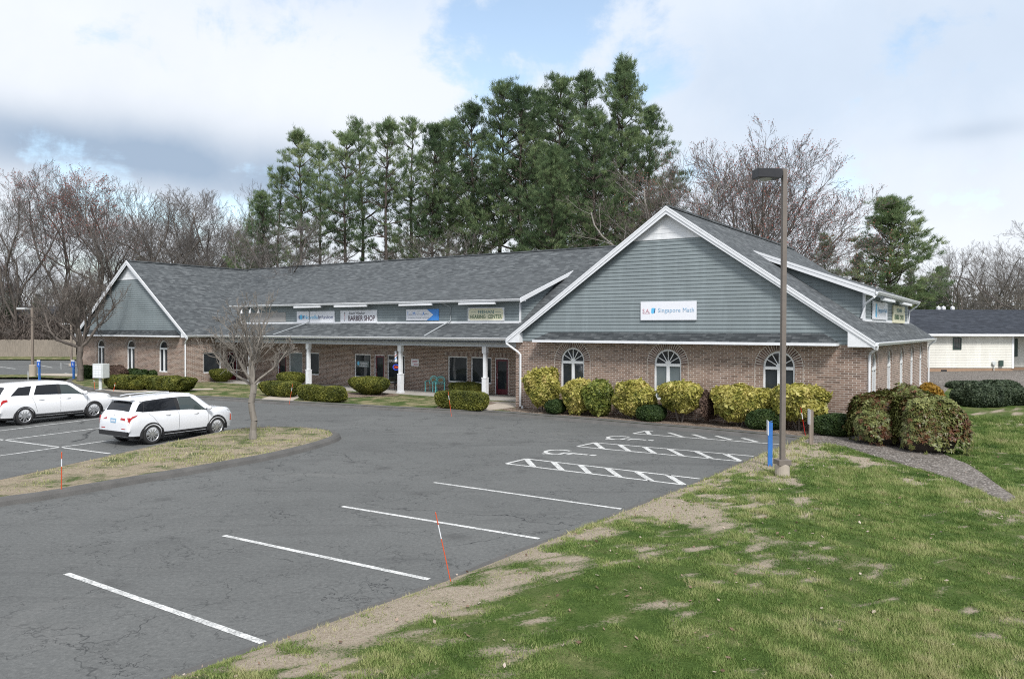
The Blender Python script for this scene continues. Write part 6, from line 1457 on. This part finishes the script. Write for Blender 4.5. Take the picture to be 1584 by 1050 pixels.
car_at('B', (39, 658.5), (145, 645.5), .93, (-1.52, 1.52), 'longer white sport utility car cut by the left edge of the picture', .97, R(61))

# ================================================================== STREET FURNITURE
# big lamp
X, Y = G(1210, 737, 0); Z = float(tz(X, Y)); lamp = empty('street_lamp', (X, Y, Z), 0, 'tall square bronze lamp pole on a concrete block at the lawn corner', 'street lamp', 'parking lot lamps')
mb = MB(); mb.lathe([(.185, -.3), (.185, .30), (.17, .32), (0, .32)], 20); mb.build('footing', 'concrete', lamp)
mb = MB(); mb.box(-.17, .17, -.17, .17, .30, .44); mb.build('base_cover', 'pole', lamp, bevel=.01)
ht = zat(262, 1214, Y) - Z; mb = MB(); mb.box(-.058, .058, -.058, .058, .44, ht); mb.build('pole', 'pole', lamp, bevel=.006)
mb = MB(); mb.prism([(-.155, -.2, ht - .02), (-.155, .2, ht - .02), (-.155, .2, ht - .26), (-.155, -.2, ht - .26)], (-.64, 0, 0)); h_ = mb.build('lamp_head', 'lamp', lamp, bevel=.012)
mb = MB(); mb.box(-.16, -.065, -.05, .05, ht - .17, ht - .06); mb.build('arm', 'lamp', lamp)
mb = MB(); mb.lathe([(0, -.06), (.12, -.045), (.17, .0)], 16, c=(-.52, 0, ht - .262)); mb.build('lens', 'lens', lamp, smooth=True)
lamp.rotation_euler.z = R(8)
# lamp on the left with a tall concrete block
def lot_lamp(px, yb, yt, label, blk, D=None):
    x, y = G(px, yb, -.05); e = empty('street_lamp', (x, y, -.05), 0, label, 'street lamp', 'parking lot lamps')
    mb = MB(); mb.lathe([(.26, 0), (.26, blk), (.24, blk + .02), (0, blk + .02)], 18); mb.build('footing', 'concrete', e)
    h = zat(yt, px, y) + .05; mb = MB(); mb.box(-.08, .08, -.08, .08, blk, h); mb.build('pole', 'post_wood', e)
    mb = MB(); mb.box(-1.15, -.5, -.17, .17, h - .14, h + .02); mb.box(-.5, -.08, -.03, .03, h - .09, h - .04); mb.build('lamp_head', 'lens', e); return e
lot_lamp(50.5, 583, 476, 'grey lamp pole on a tall concrete block at the far left lot', .95)
lot_lamp(110.5, 566, 500, 'thin distant lamp pole left of the street tree', .25)

def sign_post(px, yb, yt, label, w, post, plate=None, back=None, rz=0, g='accessible parking signs', ph=.45, pw=.30, cat='sign post', sym=True, z0=0.0, ang=0):
    x, y = G(px, yb, z0); zz = float(tz(x, y)) if px > 1100 else z0; e = empty('sign_post', (x, y, zz), rz, label, cat, g); h = zat(yt, px, y) - zz
    mb = MB(); mb.box(-w / 2, w / 2, -w / 2, w / 2, -.2, h - .04); mb.face([(-w / 2, -w / 2, h - .04), (w / 2, -w / 2, h - .04), (w / 2, w / 2, h), (-w / 2, w / 2, h)]); mb.build('post', post, e)
    if plate:
        mb = MB(); mb.box(-pw / 2, pw / 2, -w / 2 - .015, -w / 2 - .003, h - ph, h + .01); p = mb.build('sign_plate', plate, e)
        if sym:
            mb = MB(); mb.box(-pw / 2, pw / 2, -w / 2 - .018, -w / 2 - .015, h - .10, h + .01); mb.build('sign_band', 'sign_white', e)
            mb = MB(); cz = h - ph * .62
            for k in range(10): a0, a1 = R(150 + 24 * k), R(174 + 24 * k); mb.face([(r_ * math.cos(a), -w / 2 - .018, cz + r_ * math.sin(a)) for r_, a in ((.045, a0), (.065, a0), (.065, a1), (.045, a1))])
            mb.box(-.02, .01, -w / 2 - .018, -w / 2 - .016, cz, cz + .13); mb.box(0, .06, -w / 2 - .018, -w / 2 - .016, cz - .01, cz + .012); mb.build('wheelchair_symbol', 'sign_white', e)
    e.rotation_euler.z = rz; return e
sign_post(1191, 721, 651, 'blue square timber post with a sign plate seen edge-on', .115, 'blue', 'sign_white', rz=R(-99), sym=False, ph=.38, pw=.30)
sign_post(1254.5, 688, 633, 'weathered grey timber post with a white sign plate on its side', .125, 'post_wood', 'sign_white', rz=R(-99), sym=False, ph=.50, pw=.34)
sign_post(61, 586, 557, 'blue accessible parking sign post beside the left concrete block lamp', .12, 'blue', 'sign_blue', ph=.52, pw=.34, z0=-.05, rz=R(-20))
sign_post(114, 587, 557, 'blue accessible parking sign post just left of the street tree', .12, 'blue', 'sign_blue', ph=.52, pw=.34, z0=-.05, rz=R(-20))

def stake(base, top, label, z0=0.0, cols=('orange', 'sign_white'), r_=.009, name='snow_stake'):
    x, y = G(*base, z0); zz = float(tz(x, y)) if base[0] > 660 and base[1] > 660 else z0; D = y - (.12 if base[1] > 700 else 0); zt_ = zat(top[1], top[0], D); xt = xat(top[0], D)
    e = empty(name, (x, y, zz), 0, label, 'marker stake', 'driveway marker stakes'); t_ = Vector((xt - x, D - y, zt_ - zz)); s_ = lambda k: tuple(t_ * k)
    mb = MB(); mb.tube([tuple(-t_ * .1), s_(.62)], r_, 6); mb.build('rod', cols[0], e)
    mb = MB(); mb.tube([s_(.62), s_(.82)], r_ * 1.02, 6); mb.build('reflective_band', cols[1], e)
    mb = MB(); mb.tube([s_(.82), s_(1)], r_, 6); mb.build('tip', cols[0], e); return e
stake((697, 896), (674, 792), 'leaning orange marker stake at the lot edge by the lawn', r_=.008)
stake((95, 757), (94.5, 699), 'orange and white marker stake at the front of the turf island', r_=.012)
stake((1246.5, 674), (1239.5, 630), 'red marker stake leaning by the weathered sign post', cols=('red', 'sign_white'), r_=.011)
stake((448, 622), (452.5, 594), 'orange marker stake at the corner of the clipped yew by the walk', r_=.010)
stake((698, 640.5), (693.2, 605), 'orange marker stake in front of the long yew by the red door walk', r_=.010)
stake((147, 603), (144.5, 583), 'thin orange marker stake beside the mailbox cabinet', r_=.014)
stake((175.5, 605), (178, 592), 'short orange marker stake against the spreading yew hedge', r_=.014)
stake((43.5, 590), (43, 574), 'pale grey marker stake left of the concrete block lamp', cols=('box_grey', 'sign_white'), r_=.022)
stake((94.5, 571), (94, 561), 'thin pale marker stake standing in the far left lot', cols=('box_grey', 'sign_white'), r_=.022, z0=LOT)

# mailbox cabinet
X, Y = G(155.5, 603, 0); e = empty('mailbox_cabinet', (X, Y, 0), R(-14), 'pale grey cluster mailbox cabinet on a pedestal by the hedge', 'mailbox'); k = Y / FPX
w_ = 15 * k; mb = MB(); mb.box(-w_ / 2 - .06, w_ / 2 + .1, -.25, .30, .75, .75 + 22 * k); mb.build('cabinet', 'box_grey', e, bevel=.01)
mb = MB(); mb.lathe([(.10, 0), (.10, .75)], 10); mb.box(-.2, .2, -.2, .2, 0, .04); mb.build('pedestal', 'box_grey', e)
for i in range(3):
    for j in range(5):
        mb = MB(); x0 = -w_ / 2 + .0 + i * (w_ / 3.1); z0 = .80 + j * (19 * k / 5); mb.box(x0, x0 + w_ / 3.5, -.258, -.25, z0, z0 + 16 * k / 5); mb.build('mailbox_door', 'window_white', e)
# utility riser by the porch corner
X, Y = G(808, 632, 0); e = empty('vent_stub', (X, Y, 0), 0, 'short white pipe stub at the foot of the porch corner', 'pipe'); mb = MB(); mb.lathe([(.045, 0), (.045, .13), (0, .14)], 10); mb.build('pipe', 'trim', e)

# barber pole on its column
x, y = BL(-10.73, 3.22); e = empty('barber_pole', (x, y, 1.83), TH, 'red white and blue striped barber pole on the porch column', 'barber pole')
mb = MB(); mb.lathe([(.05, -.02), (.085, .0), (.09, .06), (.075, .08)], 16); mb.lathe([(.075, .56), (.09, .58), (.085, .66), (.04, .70), (0, .71)], 16); mb.build('cap', 'alloy', e, smooth=True)
def helix(mat, ph, name):
    mb = MB(); n = 24; H_ = .48; w = .055
    for k in range(n):
        for (za) in (0,):
            a0, a1 = R(ph + 420 * k / n), R(ph + 420 * (k + 1) / n); z0, z1 = .08 + (H_ - w) * k / n, .08 + (H_ - w) * (k + 1) / n; r_ = .0785
            mb.face([(r_ * math.cos(a0), r_ * math.sin(a0), z0), (r_ * math.cos(a1), r_ * math.sin(a1), z1), (r_ * math.cos(a1), r_ * math.sin(a1), z1 + w), (r_ * math.cos(a0), r_ * math.sin(a0), z0 + w)])
    return mb.build(name, mat, e)
mb = MB(); mb.lathe([(.075, .08), (.075, .56)], 20); mb.build('cylinder', 'sign_white', e, smooth=True); helix('red', 0, 'stripe'); helix('sky_blue', 180, 'stripe'); helix('red', 360 / 2 + 180, 'stripe') if False else None
mb = MB(); mb.box(.07, .22, -.03, .03, .3, .36); mb.build('bracket', 'black', e)

# porch chairs
def chair(px, yb, rz, label, mat, back, group, z0=.02):
    a, b = LB(*G(px, yb, z0)); x, y = BL(a, b); r_ = empty('patio_chair', (x, y, z0), TH + rz, label, 'chair', group)
    for sx in (-1, 1):
        mb = MB(); mb.tube([(sx * .27, -.25, 0), (sx * .27, -.25, .42), (sx * .28, -.25, .62), (sx * .28, -.05, .65), (sx * .26, .22, .64)], .027, 6); mb.build('leg', mat, r_)
        mb = MB(); mb.tube([(sx * .25, .30, 0), (sx * .25, .22, .42)], .027, 6); mb.build('leg', mat, r_)
    mb = MB(); mb.box(-.26, .26, -.25, .24, .40, .44); mb.build('seat', back, r_, bevel=.01)
    mb = MB(); mb.tube([(-.25, .22, .42), (-.27, .27, .62), (-.22, .31, .82), (-.10, .33, .92), (.10, .33, .92), (.22, .31, .82), (.27, .27, .62), (.25, .22, .42)], .027, 6)
    for k in range(7): x_ = -.18 + k * .06; mb.tube([(x_, .22, .44), (x_ * .9, .27, .58)], .008, 4)
    mb.tube([(.17 * math.cos(R(20 * k)), .275 + .03 * math.sin(R(20 * k)), .70 + .13 * math.sin(R(20 * k))) for k in range(19)], .014, 5, cap=False); mb.build('back_frame', mat, r_)
    mb = MB(); mb.face([(.16 * math.cos(R(20 * k)), .275 + .03 * math.sin(R(20 * k)), .70 + .12 * math.sin(R(20 * k))) for k in range(18)]); mb.build('backrest', back, r_)
    return r_
chair(667, 605.5, R(8), 'turquoise metal patio chair on the porch, the left one', 'teal', 'tan', 'turquoise patio chairs'); chair(681, 606.5, R(34), 'turquoise metal patio chair on the porch, the right one turned aside', 'teal', 'tan', 'turquoise patio chairs')
chair(611, 602.5, R(-10), 'dark metal chair below the neon sign window', 'black', 'black', None)

# fence at the far left lot
e = empty('board_fence', (xat(-60, 106), 106, -.3), 0, 'grey weathered stockade fence behind the far left lot', 'fence'); L_ = xat(118, 106) - xat(-60, 106); hh = zat(525.5, 40, 106) + .3
n = int(L_ / .14)
for seg in range(8):
    mb = MB(); k0, k1 = seg * n // 8, (seg + 1) * n // 8
    for k in range(k0, k1): h_ = hh + rg0.uniform(-.05, .05); mb.box(k * .14, k * .14 + .125, 0, .02, 0, h_)
    mb.build('fence_panel', 'fence', e); mb = MB(); mb.box(k0 * .14 - .06, k0 * .14 + .06, .03, .15, 0, hh + .05); mb.build('fence_post', 'fence', e)

# white house behind the left wood
e = empty('distant_house', (xat(50, 158), 158, -.3), R(12), 'pale white house glimpsed through the bare wood at far left', 'house'); k = 158 / FPX
mb = MB(); mb.box(-30 * k, 34 * k, 0, 8, 0, zat(490, 50, 158)); mb.build('wall', 'white_siding', e); zt_ = zat(490, 50, 158)
mb = MB(); mb.prism([(-33 * k, -.5, zt_), (37 * k, -.5, zt_), (37 * k, 4, zt_ + 2.6), (-33 * k, 4, zt_ + 2.6)], (0, 0, -.15)); mb.build('roof', 'shingle_dark', e)
for x in (-22, -8, 6, 20):
    for z in (zt_ - 1.6, zt_ - 4.6): mb = MB(); mb.box(x * k, x * k + 1.0, -.04, .02, z, z + 1.1); mb.build('window', 'glass', e)

# ================================================================== CREAM HOUSE ON THE RIGHT
HD = 55.0; zb_ = zat(578, 1500, HD); ze_ = zat(517.5, 1500, HD); x0_, x1_ = xat(1384, HD), xat(1568, HD)
H = empty('cream_house', (x0_, HD, 0), 0, 'cream sided single-storey house with dark roof at the right', 'house'); Lh = x1_ - x0_
mb = MB(); mb.box(.03, Lh - .03, .03, 9, zb_ - 1, zb_ + .42); mb.box(Lh - .03, Lh + 12, 1.6, 9, zb_ - 1, zb_ + .4); mb.build('foundation', 'foundation', H)
mb = MB(); z = zb_ + .42; ls = .115
while z < ze_ - .02:
    z2 = min(z + ls, ze_); mb.face([(0, -.014, z), (Lh, -.014, z), (Lh, 0, z2), (0, 0, z2)]); mb.face([(0, 0, z), (Lh, 0, z), (Lh, -.014, z), (0, -.014, z)])
    mb.face([(Lh + .014, 0, z), (Lh + .014, 1.6, z), (Lh, 1.6, z2), (Lh, 0, z2)]); mb.face([(Lh, 1.586, z), (Lh + 12, 1.586, z), (Lh + 12, 1.6, z2), (Lh, 1.6, z2)]); z = z2
mb.build('wall', 'cream_siding', H)
mb = MB(); mb.box(Lh - .12, Lh + .03, -.03, .1, zb_ + .4, ze_); mb.build('corner_trim', 'window_white', H)
mb = MB(); mb.box(-.5, Lh + 12.5, -.55, -.38, ze_ - .10, ze_ + .05); mb.box(-.5, Lh + 12.5, -.38, 0, ze_ - .03, ze_); mb.build('gutter', 'window_white', H)
zr_ = zat(479, 1500, HD + 4.4)
mb = MB(); mb.prism([(-.6, -.5, ze_ + .06), (Lh + 12.6, -.5, ze_ + .06), (Lh + 12.6, 4.4, zr_), (-.6, 4.4, zr_)], (0, 0, -.08)); mb.prism([(-.6, 4.402, zr_), (Lh + 12.6, 4.402, zr_), (Lh + 12.6, 9.4, ze_ + .06), (-.6, 9.4, ze_ + .06)], (0, 0, -.08)); mb.build('roof', 'shingle_dark', H)
kk = HD / FPX
def hwin(px0, px1, py0, py1):
    a, b = xat(px0, HD) - x0_, xat(px1, HD) - x0_; z1, z0 = zat(py0, px0, HD), zat(py1, px0, HD); mb = MB(); t_ = .05
    mb.box(a - t_, a, -.05, .01, z0 - t_, z1 + t_); mb.box(b, b + t_, -.05, .01, z0 - t_, z1 + t_); mb.box(a, b, -.05, .01, z1, z1 + t_); mb.box(a, b, -.05, .01, z0 - t_, z0); mb.box(a, b, -.04, .0, (z0 + z1) / 2 - .02, (z0 + z1) / 2 + .02)
    for q in (1, 2): mb.box(a + (b - a) * q / 3 - .008, a + (b - a) * q / 3 + .008, -.035, -.02, z0, z1)
    f = mb.build('window', 'dark_green', H); g = MB(); g.face([(a, -.02, z0), (b, -.02, z0), (b, -.02, z1), (a, -.02, z1)]); g.build('pane', 'glass', f)
hwin(1475, 1486, 523, 539.5)
a = Lh + .8; f = MB(); f.box(a, a + .5, 1.52, 1.6, ze_ - 1.6, ze_ - .3); f.build('window', 'dark_green', H)
mb = MB(); a = xat(1461, HD) - x0_; mb.box(a - .2, a + .2, -.0, .035, zb_ + .1, zb_ + .28); mb.build('vent', 'black', H)
mb = MB(); a = xat(1537, HD) - x0_; mb.lathe([(0, -.16), (.14, -.15), (.16, -.05), (.16, 0)], 14, 'Y', c=(a, 0, zb_ + .75)); mb.tube([(a, -.08, zb_ + .6), (a, -.08, zb_ - .1)], .03, 6); mb.build('meter', 'box_grey', H)
mb = MB(); a = xat(1548, HD) - x0_; mb.box(a - .14, a + .14, -.14, -.016, zb_ + .55, zb_ + .95); mb.build('meter_box', 'dark_green', H)
mb = MB()
for px in (1458, 1466, 1480): a = xat(px, HD + 4) - x0_; mb = MB(); mb.lathe([(.14, zr_ - .1), (.16, zr_ + .18), (0, zr_ + .3)], 8, c=(a, 4.6, 0)); mb.build('roof_vent', 'trim', H)
# overhead wires behind the roof
for i, (ya, yb) in enumerate(((461, 468), (466, 475))):
    D = 70; mb = MB(); p = [];
    for q in range(13): px = 1360 + q * 22; p.append((xat(px, D), D + q * .3, zat(ya + (yb - ya) * q / 12 + 3 * math.sin(math.pi * q / 12), px, D)))
    mb.tube(p, .02, 4); tag(mb.build('overhead_wire', 'wire'), ('upper overhead wire crossing the evergreens behind the cream house', 'lower overhead wire crossing the evergreens behind the cream house')[i], 'wire', 'overhead wires')

# ================================================================== GRASS BLADES
def blades(name, n, label, region, hmin, hmax, seed, dry=.0):
    rg = np.random.default_rng(seed); x, y, g, z = region(rg, n); p = np.stack([x, y], -1)
    keep = rg.random(len(x)) < np.clip((g - .26) * 2.2, 0.07, 1); x, y, g, z, p = x[keep], y[keep], g[keep], z[keep], p[keep]; m = len(x)
    nz = sines(seed + 1, 10, .1, .7, 2)(p); nz2 = sines(seed + 2, 12, .7, 3, 2)(p); k = np.clip(y / 14, .8, 1.9)
    h = rg.uniform(hmin, hmax, m) * (1 + .35 * nz2 + .25 * nz) * k; h = np.maximum(h, .012); w = rg.uniform(.004, .008, m) * k
    a = rg.uniform(0, 2 * math.pi, m); lean = rg.uniform(.25, 1.1, m); s_ = np.stack([np.cos(a), np.sin(a), 0 * a], -1) * w[:, None]; b = np.stack([x, y, z - .004], -1)
    la = a + rg.uniform(.8, 2.3, m); tip = b + np.stack([np.cos(la) * lean * h, np.sin(la) * lean * h, h], -1)
    V = np.stack([b - s_, b + s_, tip], 1).reshape(-1, 3); v = np.clip(.31 + .12 * nz + .14 * nz2 + rg.normal(0, .12, m) + dry + .5 * (g < .45) * rg.random(m) + (.34 * np.exp(-np.clip(x - edge_x(y), 0, 50) / 1.6) if dry == 0 else 0), 0, 1)
    return tag(np_mesh(name, V, np.arange(m * 3).reshape(-1, 3), 'grass', v=np.repeat(v, 3)), label, 'grass', kind='stuff')
def reg_lawn(rg, n):
    y = 7.2 * (34 / 7.2) ** (rg.random(n) ** 1.15); x = edge_x(y) + .2 + rg.random(n) ** 1.0 * (xat(1600, 1) * y - edge_x(y) + .5); ok = x < xat(1610, 1) * y
    x, y = x[ok], y[ok]; g = cover(x, y)
    # keep blades off the gravel bed
    bn, bf = np.array(bed_near), np.array(bed_far); ins = np.zeros(len(x), bool); poly = np.concatenate([bn, bf[::-1]]); j = len(poly) - 1
    for i in range(len(poly)):
        c_ = ((poly[i, 1] > y) != (poly[j, 1] > y)) & (x < (poly[j, 0] - poly[i, 0]) * (y - poly[i, 1]) / (poly[j, 1] - poly[i, 1] + 1e-12) + poly[i, 0]); ins ^= c_; j = i
    k = ~ins; return x[k], y[k], g[k], tz(x[k], y[k])
blades('grass', 700000, 'uneven spring grass on the sloping lawn', reg_lawn, .022, .060, 91)

def reg_island(rg, n):
    P_ = np.array(inset(IPd, .3)); x = rg.uniform(-22, -5, n); y = rg.uniform(14, 31, n); ins = np.zeros(n, bool); j = len(P_) - 1
    for i in range(len(P_)):
        ins ^= ((P_[i, 1] > y) != (P_[j, 1] > y)) & (x < (P_[j, 0] - P_[i, 0]) * (y - P_[i, 1]) / (P_[j, 1] - P_[i, 1] + 1e-12) + P_[i, 0]); j = i
    x, y = x[ins], y[ins]; return x, y, .45 + .2 * _g1(np.stack([x, y], -1)), np.zeros(len(x))
blades('island_grass', 90000, 'sparse straw-coloured turf on the island', reg_island, .015, .04, 95, dry=.32)

rg_l = np.random.default_rng(7); yl = rg_l.uniform(8, 28, 900); xl = edge_x(yl) + rg_l.uniform(.1, 14, 900); Pl = np.stack([xl, yl, tz(xl, yl) + .03], -1)
V_, F_ = leaves(Pl, np.tile([[0., 0, 1]], (len(Pl), 1)), .05, rg_l, 1.3, .5); MAT['litter'] = leaf_mat('dry_leaf', [(.05, (.10, .06, .04)), (.5, (.26, .18, .13)), (.95, (.55, .48, .42))], .8, .1, 3)
tag(np_mesh('fallen_leaves', V_, F_, 'litter', v=np.repeat(rg_l.random(900), 4)), 'scattered dry leaves and petals on the lawn', 'leaf litter', kind='stuff')
